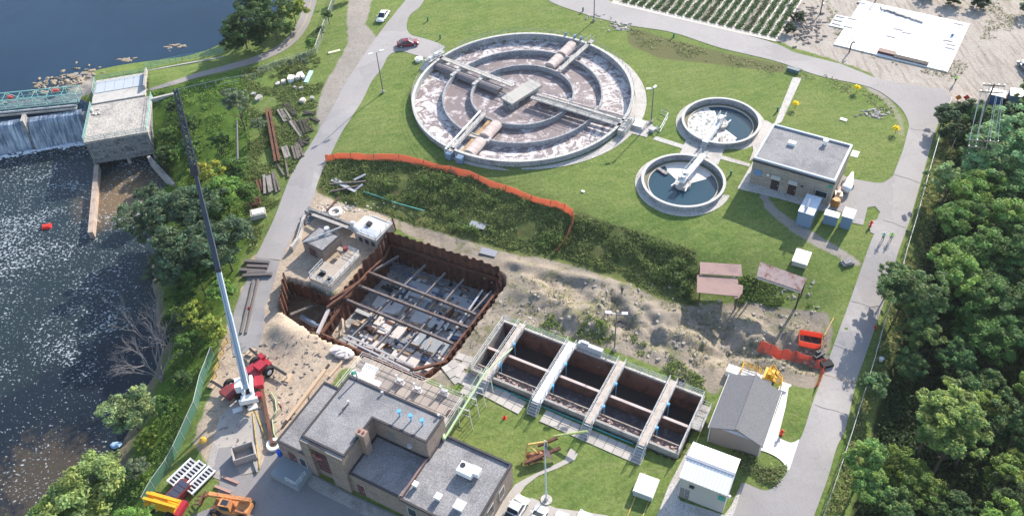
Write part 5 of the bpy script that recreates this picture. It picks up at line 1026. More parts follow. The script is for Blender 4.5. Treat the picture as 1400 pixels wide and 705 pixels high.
# ------------------------------------------------------------------ gable building and metal shed
def gable(name, eaveL0, eaveL1, ridge0, ridge1, eaveR0, eaveR1, ze, zr, zb, wm, rm, label, over=.35, ribs=0, drop=0):
    r0, r1 = P(*ridge0,zr), P(*ridge1,zr); d = (r1-r0); d.z = 0; L = d.length; d.normalize(); n_ = Vector((-d.y,d.x,0))   # n_ to the left of d
    a = sum((P(*q,ze)-r0).dot(n_) for q in (eaveL0,eaveL1))/2; b = sum((P(*q,ze)-r0).dot(n_) for q in (eaveR0,eaveR1))/2
    t = thing(name, (r1.x,r1.y,zb), label, 'building'); f = Fr((r0.x,r0.y,0), math.atan2(d.y,d.x))
    lo, hi = min(a,b), max(a,b); zl = ze
    mb = MB(); x0, x1 = over, L-over; y0, y1 = lo+over, hi-over; sl = (zr-ze)/max(1e-3,abs(lo)); sh = (zr-ze)/max(1e-3,abs(hi)); th = .16
    A = [(x0,y0,zb),(x0,y1,zb),(x0,y1,zr-sh*y1-th),(x0,0,zr-th),(x0,y0,zr+sl*y0-th)]; B = [(x1,)+p[1:] for p in A]
    mb.add([f.W(*p) for p in A+B],[(0,1,2,3,4),(9,8,7,6,5)]+[(k,k+5,(k+1)%5+5,(k+1)%5) for k in range(5)]); obj('wall', mb, wm, t)
    for y, z in ((lo,ze),(hi,ze)):
        mb = MB(); vs = [(0,0,zr),(L,0,zr),(L,y,z),(0,y,z)]; mb.add([f.W(p[0],p[1],p[2]-q) for q in (0,th-.006) for p in vs], [(0,1,2,3),(7,6,5,4),(0,4,5,1),(1,5,6,2),(2,6,7,3),(3,7,4,0)]); rr = obj('roof', mb, rm, t)
        if ribs:
            for i in range(ribs+1):
                x = L*i/ribs; x = min(max(x,.03),L-.03); mb = MB(); mb.beam(f.W(x,0,zr+.03),f.W(x,y,z+.03),.07,.08); obj('rib', mb, rm, rr)
        mb = MB(); mb.beam(f.W(0,y,z-.1),f.W(L,y,z-.1),.12,.2); obj('gutter', mb, CREAM if ribs else STEEL, rr)
    mb = MB(); mb.beam(f.W(0,0,zr+.04),f.W(L,0,zr+.04),.4,.07); obj('ridge_cap', mb, rm if not ribs else mat('dark_ridge_strip',(.25,.27,.33),.5), t)
    return t, f, L, lo, hi
gt, gf2, gL, glo, ghi = gable('gable_building', (997.4,511.6),(967.4,585),(1035,513),(1007.6,587.2),(1069,537.8),(1041,612.8),.85,2.5,-2.75,TAN,SHINGLE,'tan building with a grey shingled gable roof beside the white drive')
mb = MB(); yy = (glo+ghi)/2
for x,sgn in ((gL-.33,1),): 
    w0 = min(-glo,ghi)*.55; mb.add([gf2.W(x,-w0,1.05),gf2.W(x,w0,1.05),gf2.W(x,0,1.05+w0*.36),gf2.W(x+.05,-w0,1.05),gf2.W(x+.05,w0,1.05),gf2.W(x+.05,0,1.05+w0*.36)],[(0,2,1),(3,4,5),(0,1,4,3),(1,2,5,4),(2,0,3,5)])
obj('gable_panel', mb, mat('pale_gable_panel',(.42,.45,.53),.7), gt)
for s in (glo+.2,ghi-.2): mb = MB(); q = gf2.W(gL-.3,s,0); mb.tube((q.x,q.y,-2.6),(q.x,q.y,.6),.07,.07,6); obj('downpipe', mb, WHITE, gt)
st_, sf2, sL, slo, shi = gable('metal_shed', (948,603),(1012,628),(939,623.5),(1004.7,648.3),(928,651),(993,676.7),1.9,2.5,-2.6,CREAM,WHITER,'small white ribbed metal shed with a grey door near the bottom of the picture',.12,ribs=14)
fy_ = slo if (P(928,651,1.9)-sf2.o).dot(sf2.uy) < 0 else shi; sg = -1 if fy_<0 else 1; yy = fy_-sg*.12
def sw_(x): q = sf2.W(x,yy); return (q.x,q.y)
x = sf2.L(935,675,-1.4)[0]; door(sw_(x-.6),sw_(x+.6),-2.55,-.4,DOORG,st_,1 if sg<0 else -1)
for k in range(18): xx = .3+k*(sL-.6)/17; panel(sw_(xx-.03),sw_(xx+.03),-2.5,1.6,CREAM,st_,'wall_rib',.05,1 if sg<0 else -1,.06)
x = sf2.L(947,662,.9)[0]; panel(sw_(x-.3),sw_(x+.3),.7,1.0,DARK,st_,'wall_lamp',.3,1 if sg<0 else -1,.25)
x = sf2.L(987.5,678,1.0)[0]; panel(sw_(x-.45),sw_(x+.45),.3,1.2,mat('teal_sign',(.06,.32,.27),.6),st_,'sign_panel',.11,1 if sg<0 else -1,.03)
mb = MB(); q = sf2.W(sL+.1, yy*.55, -.3); mb.blob(q,.22,.22,.25,3); obj('side_lamp', mb, WHITE, st_)
# yellow railings behind the gable building
yr = thing('yellow_guardrail', G(1040,515), 'bright yellow guard rails round the platform behind the shingled roof', 'railing'); 
z = -.35
for pts in ([(1012,512),(1016,500),(1036,507),(1040,512)],[(1048,518),(1052,507),(1056,505),(1060,511),(1068,521),(1067,531)],[(1050,510),(1055,521),(1066,527)]):
    mb = MB(); mb.rail([P(a,b,z-1.1) for a,b in pts],1.1,.07,(1,.5,.25),1.0); obj('rail', mb, YELLOW, yr)
mb = MB(); f = Fr(P(1054,512,-1.4),gf2.ang); mb.bx(-1,-.9,-.1,1,.9,.15,f); mb.bx(-.5,-.5,.15,.5,.5,.6,f); obj('platform', mb, YELLOW, yr)
mb = MB(); f = Fr(P(1030,512,-1.5),gf2.ang+math.pi/2); mb.bx(-3.6,-.9,-1.2,2.6,.5,.0,f); obj('base', mb, CONC_W, yr)
q = P(1071,532,-2); f = Fr(q,gf2.ang); mb = MB(); mb.bx(-1.1,-.6,-.6,1.0,.8,.15,f); mb.bx(-.7,-.4,.15,.6,.5,.5,f); tag(obj('white_unit', mb, WHITE, loc=q), 'white equipment box at the back right corner of the shingled building', 'equipment box')
# white two-lid box on the lawn
hb2, hpp, haa = cabinet('tank_cover', [(875,646.3),(901.7,655.6),(891,680),(866,670.5)], -1.9, -3.0, STEEL, 'white twin-panelled cover box on the lawn left of the white shed', 'cover')
c_ = (hpp[0]+hpp[1]+hpp[2]+hpp[3])/4; ff = Fr((c_.x,c_.y,0),math.atan2((hpp[1]-hpp[0]).y,(hpp[1]-hpp[0]).x)); lw = (hpp[1]-hpp[0]).length/2; ll = (hpp[1]-hpp[2]).length/2
for s in (-1,1): mb = MB(); mb.bx(-lw,(s-1)*ll/2+(.03 if s>0 else 0),-1.895,lw,(s+1)*ll/2-(.03 if s<0 else 0),-1.78,ff); obj('panel', mb, WHITE, hb2)
for s in (-1,1): mb = MB(); mb.beam(ff.W(s*lw*.7,ll+.8,-2.9),ff.W(s*lw*.7,-ll-3.2,-2.9),.12,.12); obj('skid', mb, YPIPE, hb2)
hb3, _, _ = cabinet('lawn_hatch', [(1090,340),(1110,345),(1102.5,361),(1083,356)], .5, -.5, STEEL, 'square white hatch box on the lawn above the rusty roof', 'hatch', lidm=WHITE)
q = G(1158,360); mb = MB(); f = Fr(q,.3); mb.bx(-.9,-.6,0,.9,.6,.35,f); mb.bx(-.6,-.4,.35,.6,.4,.5,f); tag(obj('drain_inlet', mb, CONC_D, loc=q), 'small grey drain box on grass beside the access road', 'drain')
# rusty plates
z = 1.1
pa = thing('plate_roof', P(985,380,-1), 'two overlapping flat rusty steel plates laid over the bank left of the sloping roof', 'steel plates'); 
for pts,zz in (([(957,359),(1015,360.5),(1013,377.5),(957,374)],.35),([(954,376.5),(1010,379),(1008,404.5),(952,399.5)],.1)):
    pp, _ = snap(pts, zz); mb = MB(); mb.prism([(p.x,p.y) for p in pp], zz-.1, zz); obj('plate', mb, PLATE, pa)
mb = MB(); mb.prism([tuple(P(a,b,.0))[:2] for a,b in [(1008,388),(1016,390),(1015,400),(1010,407),(1004,408)]], -.1, 0); obj('bent_plate', mb, PLATE, pa)
for px,py in ((957,400),(1008,405),(957,362),(1012,362)): q = P(px,py,.0); mb = MB(); mb.beam((q.x,q.y,-3.4),(q.x,q.y,-.02),.18); obj('post', mb, RUSTD, pa)
pb = thing('lean_to_roof', P(1067,385,-2), 'sloping mottled rusty sheet roof raised on posts above the weedy bank', 'shelter')
Aq, Bq, Cq, Dq = P(1039,357.5,2.2), P(1103,380.5,2.2), P(1095.5,397.5,1.7), P(1034.5,377,1.7); mb = MB(); mb.add([Aq,Bq,Cq,Dq]+[v-Vector((0,0,.14)) for v in (Aq,Bq,Cq,Dq)],[(0,3,2,1),(4,5,6,7),(0,1,5,4),(1,2,6,5),(2,3,7,6),(3,0,4,7)]); obj('roof', mb, PLATE2, pb)
mb = MB(); mb.beam(Dq-Vector((0,0,.3)),Cq-Vector((0,0,.3)),.2,.25); obj('beam', mb, mat('pale_edge_beam',(.5,.46,.42),.8,.2,2), pb)
for v in (Aq,Bq,Cq,Dq): c_ = v.lerp((Aq+Cq)/2,.04); mb = MB(); mb.beam((c_.x,c_.y,-3.2),(c_.x,c_.y,v.z-.2),.16); obj('post', mb, WOODD, pb)
# ------------------------------------------------------------------ the shored pit
pit = thing('sheet_pile_pit', (np.mean([p[0] for p in PIT]),np.mean([p[1] for p in PIT]),-8), 'deep excavation pit lined with rusty steel sheet piles and braced by long beams', 'excavation')
PILEM = mat('rusty_sheet_pile',(.135,.058,.036),.85,.4,1.2,c2=(.06,.034,.027),bmp=.3)
def piles(poly, z0, zt, parent, closed=True, pitch=.7, amp=.15):
    n = len(poly); R = random.Random(n); k = 0
    for i in range(n if closed else n-1):
        a, b = Vector(poly[i]), Vector(poly[(i+1)%n]); d = b-a; L = d.length; m = max(1,round(L/pitch)); d.normalize(); nn = Vector((-d.y,d.x))
        z = zt(i) if callable(zt) else zt
        for j in range(m):
            s0, s1 = L*j/m, L*(j+1)/m; o = amp if k%2 else -amp; k += 1; w_ = s1-s0; top = z+R.uniform(-.12,.18)
            prof = [(s0-.02,0),(s0+w_*.22,o),(s1-w_*.22,o),(s1+.02,0)]; th = .06
            pts = [a+d*s+nn*q for s,q in prof]+[a+d*s+nn*(q+th) for s,q in prof[::-1]]
            mb = MB(); mb.prism([tuple(p) for p in pts], z0, top); obj('sheet_pile', mb, PILEM, parent)
pt = [Vector(p) for p in PIT]
def ztop(i): return -1.1 if i in (0,8,9) else (-2.0 if i in (7,) else (-2.4 if i==1 else -2.95))
piles([(p.x,p.y) for p in pt], -8.6, ztop, pit)
mb = MB(); mb.prism(PIT, -8.9, -8.2); obj('floor', mb, mat('wet_pit_floor',(.30,.29,.28),.6,.4,.35,c2=(.52,.48,.43),fine=3), pit)
ins = inset(PIT, .45)
mb = MB()
for i in range(len(ins)): a, b = ins[i], ins[(i+1)%len(ins)]; mb.ibeam((a[0],a[1],-3.6),(b[0],b[1],-3.6),.35,.4,.06)
obj('waler', mb, RUST, pit)
for (a,b) in [((504.7,372.4),(651,430)),((486,389),(640,448)),((468.7,407.8),(620,470))]:
    mb = MB(); mb.ibeam(P(*a,-3.3),P(*b,-3.3),.36,.45,.07); obj('strut', mb, BEAM, pit)
for (a,b) in [((582,362),(463,478)),((609,373),(498,492)),((634,382),(528,505)),((672,398),(590,488)),((545,350),(508,372))]:
    mb = MB(); mb.ibeam(P(*a,-4.1),P(*b,-4.1),.26,.34,.06); obj('cross_strut', mb, mat('dull_grey_beam',(.19,.17,.165),.6,.3,2), pit)
# formwork, slabs and debris on the floor
R = random.Random(21)
def infloor(px,py,z): q = P(px,py,z); return q
for i,(pts,c_) in enumerate([([(545,470),(580,482),(566,503),(530,488)],TARP),([(592,484),(634,498),(612,516),(574,504)],TARP),([(520,430),(560,444),(545,462),(505,450)],TARP),([(570,450),(620,468),(606,486),(560,470)],mat('grey_formwork',(.3,.32,.34),.8)),([(560,380),(600,395),(590,412),(548,398)],mat('pit_slab',(.50,.50,.49),.8,.3,1)),([(610,398),(650,412),(640,430),(600,416)],mat('pit_slab',(.24,.26,.29),.8)),([(520,400),(555,412),(545,428),(508,416)],mat('pit_slab',(.24,.26,.29),.8)),([(570,420),(610,434),(600,450),(560,438)],mat('pit_slab',(.24,.26,.29),.8)),([(500,455),(530,466),(520,480),(490,470)],TARP)]):
    pp, _ = snap(pts, -7.6); mb = MB(); mb.prism([(p.x,p.y) for p in pp], -8.25, -7.7+R.uniform(-.1,.1)); obj('slab_form', mb, c_, pit)
fmats = [mat('grey_formwork',(.3,.32,.34)), WOODL, STEEL, mat('blue_formwork',(.10,.16,.30),.6,.2,1), RUST, TARP, mat('wood_form',(.30,.22,.15),.8,.3,2), DARK]
for i in range(230):
    u, v = R.random(), R.random()
    a = P(470,455,-8).lerp(P(600,505,-8),u); b = P(555,368,-8).lerp(P(664,405,-8),u); q = a.lerp(b, v**1.2); q.z = -8.15+R.uniform(0,.3)
    L = R.choice([.4,.6,1.2,2.2,2.8]); ang = ha+R.choice([0,math.pi/2])+R.gauss(0,.12); f = Fr(q,ang); w_ = R.choice([.1,.15,.4,.7]) if L>1 else L*.7
    mb = MB(); mb.bx(-L/2,-w_/2,0,L/2,w_/2,R.uniform(.08,.6),f); obj(R.choice(['plank','form_panel','timber']), mb, R.choice(fmats), pit)
# rebar mats and pipes in far corner
for i in range(6):
    a = P(520+i*5,362+i*2,-7.5); b = P(550+i*5,340+i*9,-7.5); mb = MB(); mb.tube(a,P(545+i*4,345+i*7,-7.3),.06,.06,5); obj('pipe', mb, mat('blue_formwork',(.1,.16,.3)), pit)
for (a,b) in [((660,396),(600,482)),((470,462),(560,506)),((475,458),(565,500))]:
    mb = MB(); mb.beam(P(*a,-3.9),P(*b,-3.9),.3,.12); obj('walk_plank', mb, mat('grey_plank',(.36,.35,.36),.8,.2,2), pit)
mb = MB(); mb.beam(P(566,505,-3.2),P(612,494,-3.2),.4,.4); obj('corner_brace', mb, RUST, pit)
# second trench on the left
tr = thing('side_trench', (PIT2[4][0],PIT2[4][1],-6), 'brown earth trench with a row of leaning sheet piles left of the pump houses', 'trench')
piles([PIT2[6],(P(392,384,-3).x,P(392,384,-3).y)], -6.2, -.9, tr, closed=False, pitch=.75)
piles([PIT2[0],PIT2[1],PIT2[2],PIT2[3]], -6.2, -3.0, tr, closed=False)
mb = MB(); mb.prism([tuple(q) for q in inset(PIT2,-.0)], -6.6, -5.9); obj('floor', mb, mat('dark_wet_earth',(.11,.075,.05),.9,.4,1,c2=(.2,.14,.09)), tr)
mb = MB(); mb.beam(P(449.4,422.7,-2.6),P(434,456,-2.8),.45,.45); obj('strut', mb, mat('pale_square_beam',(.45,.40,.38),.6,.2,2), tr)
mb = MB(); mb.beam(P(427,418,-4),P(397,430,-3.2),.4,.3); obj('timber', mb, WOOD, tr)
mb = MB(); mb.tube(P(412,433,-5),P(440,450,-4.4),.45,.45,10); obj('pipe', mb, mat('slate_blue_pipe',(.13,.17,.24),.6), tr)
mb = MB()
for (a,b) in [((447,421),(460,411)),((458,413),(473,402)),((470,404),(486,390)),((452,410),(492,386)),((486,390),(500,378))]: mb.ibeam(P(*a,-2.3),P(*b,-2.1),.4,.45,.08)
obj('rusty_waler', mb, RUST, tr)
mb = MB(); R = random.Random(4)
for i in range(18): u = R.random(); q = P(405+u*28,474-u*28,-2.9); mb.blob(q,R.uniform(.2,.5),.2,R.uniform(.2,.5),i,6,4)
tag(obj('rusty_offcuts', mb, RUST, loc=P(415,464,-3), kind='stuff'), 'broken line of rusty steel offcuts at the edge of the sandy yard', 'scrap')
# ------------------------------------------------------------------ pump houses
ba_, bang = snap([(437.7,308.7),(464.5,322),(441.3,342.6),(412,329.5)], -.2)
ph = thing('brick_pump_house', (ba_[3].x,ba_[3].y,-3.6), 'small brick pump house with a flat grey roof between the stairs and the pit', 'building')
flat_roof(ba_, -4.5, -.2, BRICK, ph, roofm=GRAVEL, lip=.05, cw=.15)
mb = MB(); q = P(447.5,316,-.2); f = Fr(q,bang); mb.bx(-.35,-.35,0,.35,.35,.7,f); mb.cyl(q,.45,.5,.62,10); obj('vent', mb, STEEL, ph)
mb = MB(); mb.tube(P(414,331,.0),P(467,310,.3),.13,.13,6); obj('pipe', mb, STEEL, ph)
pw_ = Fr((ba_[3].x,ba_[3].y,0), math.atan2((ba_[2]-ba_[3]).y,(ba_[2]-ba_[3]).x)); q0_, q1_ = pw_.W(1.3,0), pw_.W(2.9,0); door((q0_.x,q0_.y),(q1_.x,q1_.y),-3.0,-.9,DOORR,ph)
dp, dang = snap([(463.5,337.5),(493,347),(452,394),(423.4,378)], -1.4)
dk2 = thing('pump_deck', (dp[3].x,dp[3].y,-6), 'tall pale concrete pump chamber with railings and open hatches at the pit edge', 'structure')
c_ = sum(dp,Vector())/4; dfr = Fr((dp[3].x,dp[3].y,-1.4), math.atan2((dp[2]-dp[3]).y,(dp[2]-dp[3]).x)); dL = (dp[2]-dp[3]).length; dW = (dp[0]-dp[3]).length
DECKM = mat('deck_concrete',(.40,.34,.28),.85,.12,1,c2=(.33,.28,.23)); sg = 1 if (dp[0]-dp[3]).dot(dfr.uy)>0 else -1
mb = MB(); x2 = dL*.38
mb.bx(0,0,-.35,dL,dW*.52,0,dfr); mb.bx(x2,dW*.523,-.35,dL,dW,0,dfr) ; mb.bx(0,dW*.9,-.35,x2-.003,dW,0,dfr); obj('deck', mb, DECKM, dk2)
mb = MB(); mb.bx(.05,.05,-6,dL-.05,dW*.5,-.353,dfr); mb.bx(x2,dW*.503,-6,dL-.05,dW-.05,-.353,dfr); obj('wall', mb, CONC_L, dk2)
for px,py in ((440,375),(450,384)): q = P(px,py,-1.39); f = Fr(q,dfr.ang); mb = MB(); mb.bx(-.5,-.4,.0,.5,.4,.05,f); hh = obj('hatch', mb, BLACK, dk2); mb = MB(); mb.bx(-.6,.4,.05,.6,.48,.7,f); obj('lid', mb, STEEL, hh)
mb = MB(); mb.rail([dfr.W(.1,.1,0),dfr.W(dL-.1,.1,0),dfr.W(dL-.1,dW-.1,0),dfr.W(dL*.5,dW-.1,0)],1.1,.05,(1,.66,.33),1.4); mb.rail([dfr.W(.1,dW*.45,0),dfr.W(.1,.1,0)],1.1,.05,(1,.5),1.3); obj('railing', mb, RAILW, dk2)
mb = MB(); q = P(472.5,342,-1.4); mb.cyl(q,.4,-1.4,-.7,12); obj('motor', mb, mat('maroon_motor',(.2,.05,.05),.6), dk2)
wp, wang = snap([(507,295.5),(538.5,303.5),(513.5,329.5),(483,315.5)], -.9)
wb = thing('flat_pump_building', (wp[3].x,wp[3].y,-4), 'low concrete building with a whitish flat roof and rails at the far pit corner', 'building')
flat_roof(wp, -6, -.9, CONC, wb, roofm=mat('pale_roofing',(.55,.52,.49),.8,.12,1), cop=CONC_L, lip=.06)
wf = Fr((wp[3].x,wp[3].y,-.9), math.atan2((wp[2]-wp[3]).y,(wp[2]-wp[3]).x)); wL = (wp[2]-wp[3]).length; wW = (wp[0]-wp[3]).length
mb = MB(); mb.bx(.4,wW*.05,.05,wL-.3,wW*.4,.12,wf); obj('roof_panel', mb, mat('bluish_metal_cover',(.42,.45,.49)), wb)
mb = MB(); mb.rail([wf.W(wL-.1,wW-.1,.05),wf.W(wL-.1,.1,.05),wf.W(.1,.1,.05)],1.1,.045,(1,.66,.33),1.5); obj('railing', mb, RAILW, wb)
q = P(505,307,-.8); f = Fr(q,wang); mb = MB(); mb.bx(-.4,-.4,0,.4,.4,.4,f); obj('hatch', mb, DARK, wb)
for k in range(3): q0_, q1_ = wf.W(.8+k*1.3,0,0), wf.W(1.6+k*1.3,0,0); panel(q0_,q1_,-2.6,-1.6,DARK,wb,'opening',.03,1,.05)
a, b = P(486,314,-.9), P(503,299,-.9); mb = MB(); 
cvt = cover(a,b,.75,WHITE,None,"white_tank"); cvt['label'] = 'white half-round tank on the wall beside the whitish flat roof'; cvt['category'] = 'tank'
q = P(483,309,-.9); mb = MB(); mb.cyl(q,.5,-2,-.2,12); mb.cyl(q,.35,-.2,.1,10); tag(obj('grey_drum', mb, STEEL, loc=q), 'grey-blue drum at the left end of the white half-round tank', 'drum')
# retaining walls, stairs
rw = thing('retaining_wall', P(428,295,-3), 'stained concrete retaining wall and steps leading down from the road', 'retaining wall')
mb = MB(); mb.beam(P(427,293,-2.2),P(484,314,-2.2),.45,2.6); obj('wall', mb, CONC_D, rw)
mb = MB(); mb.beam(P(427,293,-.86),P(484,314,-.86),.6,.12); obj('coping', mb, CONC, rw)
mb = MB(); V0 = [P(a,b,-1.6) for a,b in [(424,288),(415,298),(411,314),(407,326),(398,338)]]
for a,b in zip(V0[:-1],V0[1:]): mb.beam(a-Vector((0,0,1.3)),b-Vector((0,0,1.3)),.5,3.0)
obj('curved_wall', mb, CONC_L, rw)
mb = MB(); sa, sb = P(421,297,-1.5), P(434,316,-4.0); d = (sb-sa); d.z = 0; L = d.length; d.normalize(); n_ = Vector((-d.y,d.x,0))
for i in range(9): c_ = sa+d*(L*(i+.5)/9); c_.z = -1.5-2.6*i/9; mb.box(c_, d*(L/18), n_*1.1, (0,0,.18))
obj('steps', mb, mat('slate_steps',(.20,.22,.26),.8,.15,2), rw)
mb = MB(); mb.rail([P(404,340,-2.6),P(413,318,-2.2),P(424,292,-1.3)],1.0,.05,(1,.5),1.5); obj('railing', mb, RUSTD, rw)
mb = MB(); mb.bx(-.9,-.6,-1.5,.9,.6,-.2,Fr(P(424,286,-.9),bang)); obj('pillar', mb, CONC_D, rw)
mb = MB(); R = random.Random(14)
for i in range(60): q = G(430+R.uniform(0,110), 283+R.uniform(-6,8)+(0)); mb.blob(q,R.uniform(.1,.4),R.uniform(.1,.3),R.uniform(.05,.2),i,5,4)
obj('loose_stones', mb, ROCK, None, 'loose stones scattered behind the pump houses', 'stones', kind='stuff')
# ring of pipe and yellow poles near the road
q = G(459,291); mb = MB(); mb.ring((q.x,q.y),.75,1.15,q.z,q.z+.45,20); tag(obj('manhole_ring', mb, CONC_W, loc=q), 'white concrete manhole ring lying behind the brick pump house', 'manhole ring')
for i,(a,b,l) in enumerate([((447,288),(463,270),'rusty steel bar leaning near the white manhole ring'),((450,252),(500,248),'dark weathered pole lying below the orange netting'),((452,262),(490,254),'second dark timber lying below the orange netting')]):
    mb = MB(); A_, B_ = G(*a,.25), G(*b,.35); mb.beam(A_,B_,.28,.28); tag(obj('pole', mb, RUSTD if i==0 else WOOD, loc=A_), l, 'pole')
for i,(a,b) in enumerate([((453,246),(486,262)),((458,244),(480,258)),((482,262),(496,252)),((484,246),(500,238))]):
    mb = MB(); A_, B_ = G(*a,.2), G(*b,.5); mb.beam(A_,B_,.5,.12); tag(obj('grey_board', mb, mat('pale_grey_board',(.36,.36,.38),.8,.2,2), loc=A_), 'pale grey board in the tangle below the netting, '+['lowest and longest','second from the lowest','short one at the right end','topmost one'][i], 'board', 'grey boards below the netting')
mb = MB(); mb.path([G(497,262,.3),G(516,268,.3),G(540,277,.4),G(580,288,.5)],.09,5); tag(obj('hose', mb, mat('teal_hose',(.12,.42,.36),.6), loc=G(497,262)), 'thin teal hose trailing through weeds above the pit', 'hose')
mb = MB(); mb.tube(P(542,318,-4),P(536,298,1.2),.14,.14,6); mb.v = mb.v; tag(obj('rusty_post', mb, RUST, loc=P(541,316,-2)), 'lone rusty orange post standing at the near side of the whitish flat roof', 'post')
# dirty tarp pieces and small debris along top bank
for i,(px,py,l) in enumerate([(653,308,'grey tarpaulin patch in the weeds above the sheet piles'),(668,345,'bluish sheet of grit on the slope behind the pit')]):
    q = G(px,py,.15); f = Fr(q,-.4); mb = MB(); mb.bx(-1.4,-.7,0,1.4,.7,.12,f); tag(obj('tarpaulin', mb, mat('grey_tarp',(.26,.27,.30),.8), loc=q), l, 'tarpaulin')
# ------------------------------------------------------------------ orange safety netting
def netting(name, pts, h_, m, label, lean=0.0, step=1.1):
    t = thing(name, G(*pts[0]), label, 'safety netting'); W = []
    sp = smooth_line([tuple(G(*p)) for p in pts], 4); R = random.Random(len(pts)); mb = MB(); vs = []
    for i,p in enumerate(sp):
        z = Hs(p[0],p[1]); q = Vector((p[0],p[1],z)); nx_ = sp[min(i+1,len(sp)-1)]; pv_ = sp[max(i-1,0)]; d = Vector((nx_[0]-pv_[0],nx_[1]-pv_[1],0)).normalized(); n_ = Vector((-d.y,d.x,0))
        hh = h_*R.uniform(.85,1.05); l = lean*R.uniform(.7,1.3); vs += [q+Vector((0,0,.05)), q+n_*l*.5+Vector((0,0,hh*.5)), q+n_*l+Vector((0,0,hh))]
    k = len(sp); th = Vector((.02,.02,0)); f1 = [(i*3+j,(i+1)*3+j,(i+1)*3+j+1,i*3+j+1) for i in range(k-1) for j in range(2)]; mb.add(vs, f1); mb.add([v+th for v in vs],[f[::-1] for f in f1]); obj('net', mb, m, t)
    for i in range(0,k,3): mb = MB(); q = vs[3*i]; mb.tube(q-Vector((0,0,.3)), vs[3*i+2]+Vector((0,0,.12)), .05,.05,5); obj('stake', mb, WOOD, t)
    return t
netting('orange_net_fence', [(446,221),(462,218),(500,219),(545,221),(590,231),(640,243),(690,262),(735,279),(765,286),(779,297),(776,316),(768,332),(757,346)], 1.15, PLASTIC_O, 'long curving orange safety net fence between the lawn and the weedy bank', lean=.55)
netting('red_net_fence', [(1034,480),(1056,487),(1080,493),(1103,499),(1122,505)], 1.1, PLASTIC_R, 'straight red safety net fence over the dug ground behind the shingled roof', lean=1.1)
netting('short_net', [(1122,505),(1119,518),(1113,530)], 1.2, PLASTIC_R, 'short red net panel hanging down beside the access road', lean=.4)
nb = thing('netted_opening', G(1108,468), 'red-orange net box around a dark opening near the access road', 'barrier'); pts = [(1092,457),(1123,462),(1121,478),(1091,472)]
W_ = [G(*p) for p in pts]
for i in range(4):
    a, b = W_[i], W_[(i+1)%4]; mb = MB(); mb.beam(a+Vector((0,0,.55)), b+Vector((0,0,.55)), .05, 1.1); obj('net', mb, PLASTIC_R, nb); mb = MB(); mb.tube(a-Vector((0,0,.2)), a+Vector((0,0,1.3)), .05,.05,5); obj('stake', mb, YPIPE, nb)
mb = MB(); c_ = sum(W_,Vector())/4; mb.box(c_+Vector((.6,0,.05)), (1.3,-.3,0),(.2,.8,0),(0,0,.08)); obj('cover', mb, DARK, nb)
mb = MB(); mb.beam(G(1127,458,.2),G(1140,434,.2),.12,.12); tag(obj('yellow_pole', mb, YPIPE, loc=G(1127,458)), 'thin yellowish pole lying from the net box towards the road', 'pole')
q = G(1119,487); mb = MB(); f = Fr(q,.5); mb.bx(-.8,-.3,0,.9,.3,.5,f); mb.bx(.3,-1.2,0,.9,-.2,.35,f); mb.bx(-.2,.1,.5,.5,.5,.8,f); tag(obj('black_pump', mb, DARK, loc=q), 'black pump lying between the two red nets at the road edge', 'pump')
q = G(1130,499); mb = MB(); f = Fr(q,.2); mb.bx(-.8,-.5,0,.8,.5,.5,f); tag(obj('black_box', mb, BLACK, loc=q), 'black box at the road end of the red net fence', 'box')
# ------------------------------------------------------------------ vehicles
def local(name, mb, m, parent, smooth=False):
    me = bpy.data.meshes.new(name); me.from_pydata([tuple(v) for v in mb.v], [], mb.f)
    for x in (m if isinstance(m,(list,tuple)) else [m]): me.materials.append(x)
    if isinstance(m,(list,tuple)): me.polygons.foreach_set('material_index', mb.mi)
    if smooth: me.polygons.foreach_set('use_smooth',[True]*len(me.polygons))
    o = bpy.data.objects.new(name, me); C.objects.link(o); o.parent = parent; return o
def paint(name, c):
    m, t, b = nodes(name); b.inputs['Base Color'].default_value = lin(c); b.inputs['Roughness'].default_value = .3; b.inputs['Coat Weight'].default_value = .4; b.inputs['Coat Roughness'].default_value = .08; return m
CARW, CARR = paint('white_car_paint',(.78,.78,.77)), paint('dark_red_car_paint',(.20,.012,.03))
LAMP = mat('lamp_glass',(.6,.6,.6),.2,.05,2,spec=.6); TAILM = mat('tail_lamp_red',(.35,.01,.01),.3,.1,2)
def wheel(parent, x, y, r, w_, rimm=STEEL):
    mb = MB(); mb.tube((x,y-w_/2,r),(x,y+w_/2,r),r,r,16); t = local('wheel', mb, BLACK, parent)
    mb = MB(); mb.tube((x,y-w_/2-.012,r),(x,y+w_/2+.012,r),r*.58,r*.58,12); local('rim', mb, rimm, t); return t
